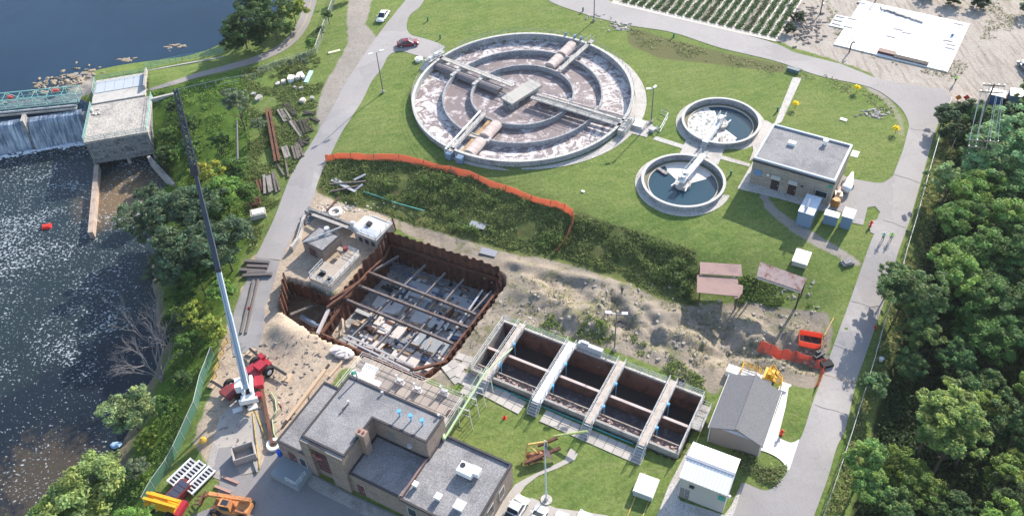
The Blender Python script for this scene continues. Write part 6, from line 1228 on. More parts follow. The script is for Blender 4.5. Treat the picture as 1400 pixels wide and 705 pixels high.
def car(p, ang, pm, label, group=None, L=4.6, W=1.8, pickup=False):
    t = thing('pickup_truck' if pickup else 'parked_car', p, label, 'pickup' if pickup else 'car', group, ang)
    h0, hb = .28, .78
    prof = [(-.5,.34,.55,.90),(-.49,.30,.72,.96),(-.30,.28,.86,1.0),(.18,.28,.84,1.0),(.40,.28,.76,.97),(.49,.30,.60,.90),(.5,.36,.5,.82)]
    vs = []
    for x,z0,z1,k in prof:
        w_ = W/2*k; vs += [(x*L,-w_,z0+.02),(x*L,-w_*1.0,(z0+z1)/2),(x*L,-w_*.93,z1),(x*L,0,z1+.04),(x*L,w_*.93,z1),(x*L,w_,(z0+z1)/2),(x*L,w_,z0+.02)]
    n = 7; fs = [(i*n+k,(i+1)*n+k,(i+1)*n+(k+1)%n,i*n+(k+1)%n) for i in range(len(prof)-1) for k in range(n)]+[tuple(range(n)),tuple(range(len(vs)-1,len(vs)-n-1,-1))]
    mb = MB(); mb.add(vs, [f[::-1] for f in fs]); b = local('body', mb, pm, t, True)
    if pickup: cab = [(-.05,.80,.88),(.0,1.55,.76),(.20,1.58,.76),(.32,.80,.86)]
    else: cab = [(-.40,.84,.86),(-.24,1.36,.68),(.06,1.42,.68),(.26,.84,.86)]
    vs = []
    for x,z,k in cab: vs += [(x*L,-W/2*k,z),(x*L,W/2*k,z)]
    mb = MB(); mb.add(vs,[(0,1,3,2),(4,5,7,6),(0,2,4,6),(1,7,5,3)]); g_ = local('windows', mb, GLASS, t)
    (xa,za,ka),(xb,zb,kb) = cab[1],cab[2]
    mb = MB(); mb.add([(xa*L,-W/2*ka,za+.012),(xb*L,-W/2*kb,zb+.012),(xb*L,W/2*kb,zb+.012),(xa*L,W/2*ka,za+.012),(xa*L+.05,-W/2*ka+.1,za+.05),(xb*L-.05,-W/2*kb+.1,zb+.05),(xb*L-.05,W/2*kb-.1,zb+.05),(xa*L+.05,W/2*ka-.1,za+.05)],[(4,5,6,7),(0,1,5,4),(1,2,6,5),(2,3,7,6),(3,0,4,7)]); local('roof', mb, pm, t)
    mb = MB()
    for s in (-1,1):
        for i in (0,2): (x0,z0,k0),(x1,z1,k1) = cab[i],cab[i+1]; mb.beam((x0*L,s*W/2*k0,z0),(x1*L,s*W/2*k1,z1),.07,.07)
        mb.beam((-.08*L,s*W/2*.86,.84),(-.08*L,s*W/2*.69,1.38),.08,.06)
    local('pillar', mb, pm, t)
    if pickup: mb = MB(); mb.bx(-.47*L,-.75,.9,-.08*L,.75,.915); local('bed', mb, DARK, t)
    for x in (-.31*L,.31*L):
        for y in (-W/2+.08,W/2-.08): wheel(t, x, y, .33, .22)
    for s in (-1,1):
        mb = MB(); mb.bx(.47*L,s*.62-.18,.55,.502*L,s*.62+.18,.70); local('headlight', mb, LAMP, t)
        mb = MB(); mb.bx(-.503*L,s*.66-.15,.60,-.47*L,s*.66+.15,.74); local('tail_light', mb, TAILM, t)
        mb = MB(); mb.bx(.17*L,s*(W/2+.08)-.1,.88,.17*L+.14,s*(W/2+.08)+.1,1.0); local('mirror', mb, pm, t)
    return t
def head(a, b): A, B = G(*a), G(*b); return math.atan2(B.y-A.y,B.x-A.x)
car(G(524,25), head((529,15),(517,32)), CARW, 'white hatchback car parked on the grass beside the plant road')
car(G(558,62), head((546,63),(572,60)), CARR, 'dark red car stopped where the plant road meets the tank drive')
car(G(702,704), head((688,725),(713,685)), CARW, 'white pickup with a dark bed parked nearest the brick building corner', 'white vehicles parked at the bottom edge', L=5.4, W=1.95, pickup=True)
car(G(732,715), head((728,722),(740,698)), CARW, 'white car second from the brick building, half cut by the picture edge', 'white vehicles parked at the bottom edge')
car(G(761,724), head((758,728),(768,706)), CARW, 'white car parked third from the brick building with only its bonnet in view', 'white vehicles parked at the bottom edge')
car(G(792,723), head((789,728),(799,706)), CARW, 'white car parked farthest from the brick building at the bottom edge', 'white vehicles parked at the bottom edge')
# box truck and bus at the upper right
def boxy(p, ang, L, W, H, label, name='box_truck', cat='truck', cabm=None, boxm=None, sidem=None):
    t = thing(name, p, label, cat, None, ang); mb = MB(); mb.bx(-L/2,-W/2,.7,L/2-(1.9 if cabm else 0),W/2,H); local('cargo_box', mb, sidem or boxm, t)
    mb = MB(); mb.bx(-L/2-.05,-W/2-.05,H+.003,L/2-(1.85 if cabm else -.05),W/2+.05,H+.1); local('roof', mb, boxm, t)
    if cabm:
        mb = MB(); mb.add([(L/2-1.8,-W/2+.1,.6),(L/2,-W/2+.1,.6),(L/2,-W/2+.1,1.4),(L/2-.4,-W/2+.15,2.2),(L/2-1.8,-W/2+.15,2.3),(L/2-1.8,W/2-.1,.6),(L/2,W/2-.1,.6),(L/2,W/2-.1,1.4),(L/2-.4,W/2-.15,2.2),(L/2-1.8,W/2-.15,2.3)],[(0,1,2,3,4),(9,8,7,6,5),(0,5,6,1),(1,6,7,2),(2,7,8,3),(3,8,9,4),(4,9,5,0)]); local('cab', mb, cabm, t)
        mb = MB(); mb.add([(L/2-.02,-W/2+.2,1.45),(L/2-.02,W/2-.2,1.45),(L/2-.38,W/2-.25,2.15),(L/2-.38,-W/2+.25,2.15)],[(0,1,2,3)]); local('windscreen', mb, GLASS, t)
    else:
        for s in (-1,1): mb = MB(); mb.bx(-L/2+.5,s*(W/2+.012)-.01,1.5,L/2-.5,s*(W/2+.012)+.01,2.3); local('window', mb, GLASS, t)
    for x in (-L/2+1.2,L/2-1.0):
        for y in (-W/2+.15,W/2-.15): wheel(t,x,y,.45,.28)
    return t
boxy(G(1393,148), math.radians(158), 8.5, 2.5, 3.1, 'white roofed box truck at the right edge beside the wood', boxm=WHITE, sidem=BLUEC, cabm=DARK)
tu = thing('trailer_unit', G(1359,140), 'small blue and white cabin unit standing beside the white roofed truck', 'cabin', None, math.radians(150)); mb = MB(); mb.bx(-1.2,-1,0,1.2,1,2.0); local('wall', mb, mat('strong_blue_side',(.05,.16,.36),.5), tu); mb = MB(); mb.bx(-1.3,-1.1,2.003,1.3,1.1,2.15); local('roof', mb, WHITE, tu)
car(G(1404,96), math.radians(100), paint('grey_car_paint',(.2,.21,.24)), 'dark grey vehicle cut off by the right picture edge')
# ------------------------------------------------------------------ crane
cz = Hs(P(338,532,-3).x,P(338,532,-3).y)+.05
r0c, f0c = P(312,538,-1.8), P(366,492,-1.8); cang = math.atan2(f0c.y-r0c.y, f0c.x-r0c.x); ccen = (r0c+f0c)/2; ccen.z = cz
cr = thing('mobile_crane', ccen, 'red mobile crane with a long white and dark boom raised over the river bank', 'crane')
kf = Fr(ccen,cang); CLn = (f0c-r0c).length
mb = MB(); mb.bx(-CLn*.44,-.8,.8,CLn*.5,.8,1.3,kf); mb.bx(CLn*.05,-1.2,1.3,CLn*.48,1.2,1.5,kf); obj('chassis', mb, RED, cr)
mb = MB(); mb.bx(CLn*.18,-1.25,1.6,CLn*.38,.2,2.2,kf); mb.bx(CLn*.40,.2,1.6,CLn*.5,1.2,2.1,kf); obj('engine_cover', mb, RED, cr)
for sx in (-.33,.33):
    for sy in (-1,1):
        a = kf.W(sx*CLn,sy*1.15,.85); b = kf.W(sx*CLn,sy*1.75,.85); mb = MB(); mb.tube(a,b,.85,.85,18); wv = obj('wheel', mb, BLACK, cr); mb = MB(); mb.tube(kf.W(sx*CLn,sy*1.1,.85),kf.W(sx*CLn,sy*1.78,.85),.42,.42,12); obj('rim', mb, WHITE, wv)
for sx,nm in ((-.5,0),(.5,1)):
    for sy in (-1,1):
        mb = MB(); a, b = kf.W(sx*CLn*.92,sy*.9,.9), kf.W(sx*CLn*.98,sy*4.1,.9); mb.beam(a,b,.32,.3); og = obj('outrigger', mb, DARK, cr); mb = MB(); mb.tube(b,(b.x,b.y,cz+.15),.1,.1,8); obj('jack', mb, STEEL, og); mb = MB(); f = Fr((b.x,b.y,cz),cang+.3); mb.bx(-.7,-.55,.02,.7,.55,.2,f); obj('pad', mb, WOODL, og)
piv = P(335,523,1.2); tip = P(240,122,36.0); bv = (tip-piv); BL = bv.length; bu = bv.normalized(); hd = Vector((bu.x,bu.y,0)).normalized(); hn = Vector((-hd.y,hd.x,0))
cang2 = math.atan2(hd.y,hd.x); uf = Fr((piv.x,piv.y,cz),cang2)
mb = MB(); c_ = uf.W(.6,0); mb.cyl((c_.x,c_.y),1.3,cz+1.4,cz+1.9,20); obj('turntable', mb, DARK, cr)
mb = MB(); mb.bx(-1.5,-1.0,1.95,-.9,1.0,2.6,uf); mb.bx(-1.9,-1.3,1.7,-1.5,1.3,2.6,uf); obj('counterweight', mb, WHITE, cr)
mb = MB(); mb.bx(-.9,-.75,1.9,2.0,-.4,3.2,uf); mb.bx(-.9,.4,1.9,2.0,.75,3.2,uf); obj('boom_cradle', mb, WHITE, cr)
mb = MB(); mb.bx(.2,.85,1.95,1.9,1.7,3.3,uf); ccb = obj('cab', mb, WHITE, cr); mb = MB(); mb.bx(1.91,.95,2.3,1.95,1.6,3.2,uf); mb.bx(.5,1.71,2.4,1.7,1.75,3.2,uf); obj('window', mb, GLASS, ccb)
mb = MB(); mb.bx(.4,-2.1,1.6,2.2,-.9,2.5,uf); mb.cyl(uf.W(-1.2,-1.4),.5,cz+1.9,cz+2.6,12); obj('tank', mb, RED, cr)
mb = MB(); mb.bx(-2.2,-1.1,1.0,-.6,1.1,1.6,Fr((kf.W(-CLn*.3,0)).to_tuple()[:2]+(cz,),cang)); obj('rear_body', mb, REDD, cr)
def bp(u): return piv+bu*(BL*u)
u1_ = .40; u2_ = .735
WB = mat('pale_blue_white_boom',(.40,.47,.55),.4,.08,1); DB = mat('dark_slate_boom',(.045,.06,.09),.45,.2,1)
up_b = hd.cross(hn); 
mb = MB(); mb.beam(bp(-.02),bp(u1_*.62),.72,.9); mb.beam(bp(u1_*.62),bp(u1_),.62,.78); obj('boom_base_section', mb, WB, cr)
mb = MB(); mb.beam(bp(u1_),bp(.52),.66,.8); mb.beam(bp(.52),bp(.63),.56,.68); mb.beam(bp(.63),bp(u2_),.46,.56); obj('boom_extension', mb, DB, cr)
mb = MB(); mb.beam(bp(u2_-.012),bp(u2_+.02),1.0,1.2); obj('boom_head', mb, DARK, cr); mb = MB(); mb.beam(bp(u1_-.005),bp(u1_+.005),.78,.92); obj('boom_collar', mb, DARK, cr)
mb = MB(); mb.tube(uf.W(1.8,0,1.9),bp(.17)-Vector((0,0,.4)),.2,.2,10); obj('lift_cylinder', mb, STEEL, cr)
mb = MB(); x_ = bu.cross(Vector((0,0,1))).normalized(); y_ = x_.cross(bu); n = 16; 
def cn_(i): u = u2_+(1-u2_)*i/n; s = .42*(1-.45*i/n); return [bp(u)+x_*a*s+y_*b*s for a,b in ((-1,-1),(1,-1),(1,1),(-1,1))]
for i in range(n):
    A_, B_ = cn_(i), cn_(i+1)
    for k in range(4): mb.beam(A_[k],B_[k],.11); mb.beam(A_[k],B_[(k+1)%4] if i%2 else A_[(k+1)%4],.07); mb.beam(A_[(k+1)%4],B_[k],.06)
obj('lattice_jib', mb, DB, cr)
mb = MB(); mb.tube(bp(1)-Vector((0,0,.3)), bp(1)-Vector((0,0,2.2)),.03,.03,4); mb.blob(bp(1)-Vector((0,0,2.5)),.25,.25,.4,1); obj('hook_block', mb, DARK, cr)
mb = MB(); mb.tube(bp(-.0)+y_*.7, bp(.735)+y_*.75,.03,.03,4); mb.tube(bp(.735)+y_*.75, bp(1)+y_*.3,.02,.02,4); obj('cable', mb, DARK, cr)
# ------------------------------------------------------------------ people
def person(px, py, ang, shirt, trousers, label, h_=1.78, group=None, raise_=0, stride=.22, cap=None, dz=0):
    p = G(px,py); sc_k = h_/1.78
    V_ = {'pelvis':(0,0,.95),'waist':(0,0,1.12),'chest':(0,0,1.36),'neck':(0,0,1.50),'head':(.02,0,1.64),'crown':(.02,0,1.76),
     'hipL':(0,.10,.90),'kneeL':(stride*.6,.11,.50),'ankL':(stride*.35,.11,.09),'toeL':(stride*.35+.17,.12,.04),
     'hipR':(0,-.10,.90),'kneeR':(-stride*.1,-.11,.49),'ankR':(-stride*.9,-.11,.10),'toeR':(-stride*.9+.16,-.12,.04),
     'shL':(0,.19,1.42),'elL':(-.05,.27,1.14),'wrL':(.10,.29,.92),'shR':(0,-.19,1.42),'elR':(-.02,-.27,1.14),'wrR':(.14,-.27,.94)}
    if raise_: V_['elL'] = (.12,.32,1.25); V_['wrL'] = (.32,.22,1.38); V_['elR'] = (.10,-.32,1.22); V_['wrR'] = (.30,-.2,1.30)
    rad = {'pelvis':.15,'waist':.13,'chest':.155,'neck':.055,'head':.095,'crown':.075,'hip':.095,'knee':.06,'ank':.042,'toe':.04,'sh':.065,'el':.045,'wr':.03}
    E_ = [('pelvis','waist'),('waist','chest'),('chest','neck'),('neck','head'),('head','crown'),('pelvis','hipL'),('hipL','kneeL'),('kneeL','ankL'),('ankL','toeL'),('pelvis','hipR'),('hipR','kneeR'),('kneeR','ankR'),('ankR','toeR'),('chest','shL'),('shL','elL'),('elL','wrL'),('chest','shR'),('shR','elR'),('elR','wrR')]
    names = list(V_); vs = [Vector(V_[k]) for k in names]; rr = [rad.get(k, rad.get(k[:-1],.05)) for k in names]; ed = [(names.index(a),names.index(b)) for a,b in E_]
    for s in 'LR':
        w_ = names.index('wr'+s); el = names.index('el'+s); d = (vs[w_]-vs[el]).normalized(); sd = d.cross(Vector((0,0,1))).normalized(); palm = vs[w_]+d*.07; vs.append(palm); rr.append(.03); ed.append((w_,len(vs)-1)); pi_ = len(vs)-1
        for k,(o,l) in enumerate([(-.026,.07),(-.009,.08),(.009,.075),(.026,.06)]):
            a = palm+d*.03+sd*o; b = a+d*l+Vector((0,0,-.015)); vs += [a,b]; rr += [.010,.008]; ed += [(pi_,len(vs)-2),(len(vs)-2,len(vs)-1)]
        a = vs[w_]+d*.02+sd*.035; vs.append(a+d*.05); rr.append(.010); ed.append((w_,len(vs)-1))
    me = bpy.data.meshes.new('person'); me.from_pydata([tuple(v*sc_k) for v in vs], ed, []); o = bpy.data.objects.new('person', me); C.objects.link(o)
    md = o.modifiers.new('s','SKIN'); sk = me.skin_vertices[0].data
    for i,r in enumerate(rr): sk[i].radius = (r*sc_k,)*2
    sk[0].use_root = True; md2 = o.modifiers.new('u','SUBSURF'); md2.levels = 1; md2.render_levels = 1
    dg = bpy.context.evaluated_depsgraph_get(); m2 = bpy.data.meshes.new_from_object(o.evaluated_get(dg)); o.modifiers.clear(); o.data = m2
    for m in (SKIN, shirt, trousers, BLACK): m2.materials.append(m)
    for f in m2.polygons:
        c = f.center/sc_k; r = abs(c.y)
        f.material_index = 0 if c.z > 1.50 or (r>.24 and c.z<1.0 and not raise_) or (raise_ and c.x>.24 and c.z>1.1) else 3 if c.z < .1 else 2 if c.z < 1.0 else 1
        f.use_smooth = True
    t = thing('person', p+Vector((0,0,dz)), label, 'person', group, ang); o.parent = t; o.name = 'body'
    mb = MB(); mb.blob((.0,0,1.70*sc_k),.115,.105,.09,3,10,6,.02); local('hat' if cap else 'hair', mb, cap or mat('dark_hair',(.03,.02,.015)), t, True)
    mb = MB(); mb.blob((.11,0,1.63*sc_k),.02,.015,.022,3,5,4,0); local('nose', mb, SKIN, t)
    return t
LIME = mat('lime_safety_vest',(.40,.85,.08),.6,.08,4); MINT = mat('mint_green_shirt',(.22,.62,.42),.6,.1,4); NAVY = mat('dark_navy_trousers',(.03,.035,.06),.8,.2,4)
hh_ = head((1213,328),(1190,380))
person(1206,329,hh_,MINT,NAVY,'person in a mint green shirt walking on the access road, left of the pair',1.85,'people on the access road',1,cap=WHITE)
person(1217,329,hh_,LIME,NAVY,'person in a lime safety vest walking on the access road, right of the pair',1.85,'people on the access road',cap=LIME)
person(1305,114,math.radians(200),LIME,NAVY,'person in a lime vest standing on gravel near the white concrete pad',1.85,cap=WHITE)
person(385,560,math.radians(250),mat('pale_red_shirt',(.55,.22,.20),.7),NAVY,'person in a pale red shirt and white hard hat standing by the crane',1.8,cap=WHITE)
person(850,402,math.radians(60),mat('dark_grey_shirt',(.05,.06,.06),.7),NAVY,'person in dark clothes standing on the sandy heaps',1.8,cap=DARK)
# ------------------------------------------------------------------ lamp posts, flag, utility poles
def lamp_post(px, py, h_, label, arms, base=True, group='lamp posts'):
    p = G(px,py); t = thing('lamp_post', p, label, 'lamp post', group); q = lambda z: p+Vector((0,0,z))
    mb = MB(); mb.cyl(p,.32,p.z-.3,p.z+.55,12); obj('base', mb, CONC, t); mb = MB(); mb.tube(q(.5),q(h_),.12,.08,8); obj('pole', mb, mat('weathered_grey_pole',(.16,.155,.15),.6), t)
    for dx,dy in arms:
        d = Vector((dx,dy,0)); mb = MB(); mb.tube(q(h_-.1), q(h_+.1)+d*.9, .045,.045,6); a_ = obj('arm', mb, STEEL, t); mb = MB(); c_ = q(h_+.12)+d*1.25; dn = d.normalized(); mb.box(c_, dn*.42, Vector((-dn.y,dn.x,0))*.2, (0,0,.09)); obj('lamp', mb, WHITE, a_)
lamp_post(524,127,9.2,'twin-armed lamp post on the lawn beside the plant road and red car',[(-.8,-.4),(.8,.35)])
lamp_post(890,168,7.6,'lamp post between the large round tank and the two clarifiers',[(.2,.25),(-.75,-.15)])
lamp_post(812,29,8.6,'lamp post on the grass verge above the large round tank',[(.6,0),(-.6,0)])
lamp_post(840,478,8.0,'lamp post with two pale heads rising behind the rectangular basin',[(-.9,.15),(.9,-.1)])
p = G(747,683); t = thing('flagpole', p, 'tall pale flagpole with a small striped flag on the lawn', 'flagpole'); H_ = 13.3
mb = MB(); mb.cyl(p,.75,p.z-.2,p.z+.15,20); mb.cyl(p,.25,p.z+.15,p.z+.6,10); obj('base', mb, CONC_L, t); mb = MB(); mb.tube(p+Vector((0,0,.2)),p+Vector((0,0,H_)),.13,.07,8); mb.blob(p+Vector((0,0,H_+.12)),.12,.12,.12,1,6,5,0); obj('pole', mb, mat('pale_pole',(.55,.58,.62),.4), t)
FR, FW, FB = mat('flag_red',(.62,.06,.10),.7), mat('flag_white',(.75,.75,.78),.7), mat('flag_blue',(.05,.08,.32),.7)
mb = MB(); fd = Vector((.28,-.22,0)); top = p+Vector((0,0,H_-.5)); NS = 13
def fp(u, v): return top+fd*(u*2.2)+Vector((.10*math.sin(u*7+v*2),.12*math.sin(u*9+v),-v*2.0-u*u*1.6-.1*math.sin(u*8)))
for j in range(NS):
    for i in range(8):
        u0,u1,v0,v1 = i/8,(i+1)/8,j/NS,(j+1)/NS; mb.cur = 2 if (u0<.4 and j<7) else (0 if j%2==0 else 1); mb.quad(fp(u0,v0),fp(u1,v0),fp(u1,v1),fp(u0,v1))
fl = obj('flag', mb, [FR,FW,FB], t)
def star_grid():
    mb = MB()
    for j in range(4):
        for i in range(4):
            c_ = fp(.05+.09*i,.07+.12*j); 
            for s in (.03,-.03): n_ = Vector((-fd.y,fd.x,0)).normalized(); vs = [c_+n_*s+(fd.normalized()*math.cos(a)+Vector((0,0,1))*math.sin(a))*(.06 if k%2==0 else .025) for k,a in enumerate(np.linspace(math.pi/2,math.pi/2+2*math.pi,11)[:-1])]; mb.add(vs,[tuple(range(10))])
    return mb
obj('stars', star_grid(), FW, fl)
def utility(px, py, h_, label, arms, rz):
    p = G(px,py); t = thing('utility_pole', p, label, 'utility pole', 'utility poles'); mb = MB(); mb.tube(p-Vector((0,0,.5)),p+Vector((0,0,h_)),.2,.13,8); obj('pole', mb, WOOD, t)
    d = Vector((math.cos(rz),math.sin(rz),0)); ends = []
    for z,w_ in arms:
        mb = MB(); c_ = p+Vector((0,0,z)); mb.beam(c_-d*w_,c_+d*w_,.14,.16); a_ = obj('crossarm', mb, WOOD, t)
        for k in (-1,-.45,.45,1): mb = MB(); q = c_+d*w_*k*.95; mb.cyl(q,.09,q.z+.06,q.z+.3,8); obj('insulator', mb, STEEL, a_); ends.append(q+Vector((0,0,.3)))
    return t, ends
U1, E1 = utility(1317,222,16.0,'tall wooden utility pole with several crossarms rising from the dark trees',[(15.7,1.6),(14.4,1.7)],math.radians(-12))
p2_ = G(1315,225); mb = MB()
q = p2_+Vector((1.2,.3,0))
U2, E2 = utility(1316,262,11.0,'shorter utility pole with stacked crossarms lower in the same trees',[(10.6,2.2),(9.3,1.9),(7.8,1.4)],math.radians(-12))
wt = thing('overhead_wires', E1[0], 'pale cables strung between the two utility poles in the wood', 'cable')
for a,b in zip(E1[:8],E2[:8]):
    mb = MB(); pts = [a.lerp(b,k/8)-Vector((0,0,.5*4*(k/8)*(1-k/8))) for k in range(9)]; mb.path(pts,.035,4); obj('wire', mb, STEEL, wt)
mb = MB(); t = thing('leaning_post', G(1300,205), 'short greyish post with a cap standing in the shaded grass by the fence', 'post'); p = G(1300,205); mb.tube(p,p+Vector((.2,.1,3.0)),.1,.08,6); obj('pole', mb, STEEL, t)
# road work signs
def sign(px, py, m, label, h_=1.9):
    p = G(px,py); t = thing('road_work_sign', p, label, 'sign', 'temporary signs by the junction'); mb = MB()
    for k in range(3): a = k*2.1; mb.tube(p+Vector((.35*math.cos(a),.35*math.sin(a),0)), p+Vector((0,0,.8)),.04,.03,5)
    mb.tube(p+Vector((0,0,.8)),p+Vector((0,0,1.2)),.03,.03,5); obj('stand', mb, DARK, t); c_ = p+Vector((0,0,h_-.35)); d = Vector((.95,-.3,0)).normalized(); mb = MB()
    vs = [c_+Vector((0,0,.6)),c_+d*.6,c_-Vector((0,0,.6)),c_-d*.6]; off = Vector((d.y,-d.x,0))*.02; mb.add([v+off for v in vs]+[v-off for v in vs],[(0,1,2,3),(7,6,5,4),(0,4,5,1),(1,5,6,2),(2,6,7,3),(3,7,4,0)]); obj('panel', mb, m, t)
sign(1307,143,mat('orange_sign',(.85,.25,.04),.5),'orange diamond road work sign at the gravel junction, left of the pair')
sign(1318,143,mat('red_sign',(.75,.07,.05),.5),'red diamond sign at the gravel junction, right of the pair')
def hydrant(px,py,label,m=RED):
    p = G(px,py); t = thing('fire_hydrant', p, label, 'hydrant'); mb = MB(); mb.cyl(p,.22,p.z,p.z+.12,10); mb.cyl(p,.15,p.z+.12,p.z+.95,10); mb.blob(p+Vector((0,0,1.0)),.18,.18,.14,1,8,5,0); obj('body', mb, m, t); mb = MB(); mb.tube(p+Vector((-.3,0,.7)),p+Vector((.3,0,.7)),.09,.09,8); obj('nozzle', mb, m, t)
hydrant(1190,309,'red fire hydrant on the grass beside the two walking people',mat('bright_red',(.7,.03,.03),.5))
hydrant(1068,594,'small red hydrant beside the white drive of the tan building',mat('bright_red',(.7,.03,.03)))
for px,py,l in ((690,571,'small red marker cone on the lawn in front of the basin'),(1196,448,'small red and white marker at the edge of the access road'),(341,422,'small red cone on the closed end of the plant road')):
    p = G(px,py); mb = MB(); mb.bx(-.25,-.25,0,.25,.25,.05,Fr(p,0)); mb.tube(p+Vector((0,0,.05)),p+Vector((0,0,.65)),.17,.04,10); tag(obj('traffic_cone', mb, mat('bright_red',(.7,.03,.03)), loc=p), l, 'cone')
for px,py,l in ((1204,493,'white plastic bucket in the weeds behind the roadside fence'),(1041,592+200,'') ):
    if l: p = G(px,py); mb = MB(); mb.cyl(p,.3,p.z,p.z+.6,10,.34); tag(obj('bucket', mb, WHITE, loc=p), l, 'bucket')
for px,py,l in ((585,29,'small dark green valve box on lawn left of the large tank'),(602,53,'small dark green valve box nearest the landing of the large tank'),(1063,152,'green stake on the lawn beside the diagonal footpath'),(999,239,'green valve post on the paving between clarifier and brick building'),(797,16,'dark green stake on the verge left of the upper lamp post'),(921,51,'dark green shrubby stake on the upper verge below the road')):
    p = G(px,py); mb = MB(); mb.cyl(p,.16,p.z,p.z+.8,8); mb.cyl(p,.22,p.z+.8,p.z+.92,8); tag(obj('valve_post', mb, mat('dark_green_paint',(.02,.14,.09),.6), loc=p), l, 'post')
q = G(573,83); mb = MB(); mb.cyl(q,.85,q.z,q.z+.55,18); mb.cyl(q,.5,q.z+.55,q.z+.68,14); tag(obj('round_chamber', mb, CONC_W, loc=q), 'white round chamber lid on the lawn below the red car', 'chamber')
for px,py,sx,sy,l in ((1153,164,1.2,.7,'white flat cover in the middle of the right lawn'),(797,262,.6,.4,'small pale stone on the lawn left of the lower clarifier'),(1084,98,2.4,.8,'dark slanted sign board at the top of the diagonal footpath')):
    q = G(px,py); f = Fr(q,-.6); mb = MB(); mb.bx(-sx/2,-sy/2,0,sx/2,sy/2,.15 if sx<2 else .7,f); tag(obj('ground_cover' if sx<2 else 'board', mb, CONC_W if sx<2 else mat('slate_board',(.10,.15,.18),.6), loc=q), l, 'cover' if sx<2 else 'board')
fb = thing('floor_grating_frame', G(904,170), 'slim white railing gate lying open beside the middle lamp post', 'railing'); mb = MB(); mb.rail([G(904,156),G(913,160),G(902,181),G(897,178)],1.0,.06,(1,.1),1.5); obj('rail', mb, WHITE, fb)
mb = MB(); q = G(893,178); f = Fr(q,math.radians(50))
for k in range(4): mb.bx(-.8+k*.42,-.5,0,-.45+k*.42,.5,.6-.14*k,f)
tag(obj('steps', mb, RAILG, loc=q), 'small grey metal steps at the corner of the tank platform', 'steps')
# ------------------------------------------------------------------ yellow shrubs on the lawn
# ------------------------------------------------------------------ roadside fence and others
def chain_mat(name, c, alpha=.35):
    m, t, b = nodes(name); b.inputs['Base Color'].default_value = lin(c); b.inputs['Roughness'].default_value = .6; b.inputs['Alpha'].default_value = alpha; return m
MESHM = chain_mat('chain_link_mesh',(.40,.42,.40),.22); SCREEN = chain_mat('green_windscreen_mesh',(.10,.24,.18),.62)
def chain_fence(pts, h_, label, meshm=MESHM, step=2.6, railm=STEEL, pr=.05):
    W_ = [G(*p) for p in pts]; t = thing('chain_link_fence', W_[0], label, 'fence'); mb = MB(); d = 0
    P_ = []
    for a,b in zip(W_[:-1],W_[1:]):
        k = max(1,round((b-a).length/step))
        for i in range(k): q = a.lerp(b,i/k); q.z = Hs(q.x,q.y); P_.append(q)
    P_.append(W_[-1]); up = Vector((0,0,h_))
    for q in P_: m = MB(); m.tube(q-Vector((0,0,.2)),q+up,pr,pr,5); obj('post', m, railm, t)
    m = MB(); m.path([q+up*.985 for q in P_],.035,5); obj('top_rail', m, railm, t)
    m = MB()
    for a,b in zip(P_[:-1],P_[1:]): m.quad(a+Vector((0,0,.05)),b+Vector((0,0,.05)),b+up*.97,a+up*.97)
    obj('mesh', m, meshm, t)
chain_fence([(1297,146),(1288,170),(1268,240),(1250,306),(1236,352),(1226,392),(1207,446),(1192,500),(1180,540),(1160,604),(1140,664),(1122,715)],2.0,'long chain link fence running between the access road and the wood')
chain_fence([(433,75),(441,52),(450,28),(463,-8)],2.2,'chain link fence between the curved trail and the gravelly track')
chain_fence([(433,75),(408,84),(380,92),(355,102)],1.6,'low wire fence turning along the near side of the curved trail')
chain_fence([(293,486),(278,525),(270,560),(252,600),(232,640),(212,668),(200,690)],2.2,'tall fence with green screening cloth along the river bank by the yard',SCREEN,2.4)
# ------------------------------------------------------------------ trees
def crown_mesh(seed, nclump=95, per=80, leaf=.055, flat=.85, droop=0.0, shell=.55):
    """unit crown (radius 1) of leaf faces gathered in clumps through an uneven volume"""
    r = np.random.default_rng(seed); lob = []
    for k in range(8): a = r.uniform(0,2*np.pi); q_ = r.uniform(.1,.62); lob.append((np.cos(a)*q_, np.sin(a)*q_, r.uniform(-.3,.65)*(1.1-.7*q_), r.uniform(.32,.58)))
    cs = []
    while len(cs) < nclump:
        l = lob[r.integers(len(lob))]; v = r.normal(size=3); v /= np.linalg.norm(v); q = np.array(l[:3])+v*l[3]*r.uniform(shell,1)**.5*np.array([1,1,flat])
        if q[2] < -.62: continue
        cs.append(q)
    cs = np.array(cs); n = nclump*per; ci = np.repeat(np.arange(nclump),per); d = r.normal(size=(n,3)); d /= np.linalg.norm(d,axis=1)[:,None]
    rad = r.uniform(.10,.19,nclump)[ci]*(r.random(n)**.4); c = cs[ci]+d*rad[:,None]*np.array([1,1,.6]); c[:,2] -= droop*rad*r.random(n)*3
    nrm = d*.6+r.normal(size=(n,3))*.45+np.array([0,0,.55]); nrm /= np.linalg.norm(nrm,axis=1)[:,None]
    t1 = np.cross(nrm, r.normal(size=(n,3))); t1 /= np.linalg.norm(t1,axis=1)[:,None]; t2 = np.cross(nrm,t1); s = leaf*r.uniform(.55,1.35,n)[:,None]
    V = np.concatenate([c-t1*s, c-t2*s*.55, c+t1*s, c+t2*s*.55],1).reshape(-1,3); Q = np.arange(n*4).reshape(n,4)
    ct = r.uniform(.62,1.35,nclump)[ci]*r.uniform(.75,1.25,n); hue = r.uniform(-.12,.12,nclump)[ci]
    tone = np.stack([ct*(1+hue),ct,ct*(1-hue),np.ones(n)],1); tone = np.repeat(tone,4,0); return npmesh('crown', V, Q, LEAF, tone)
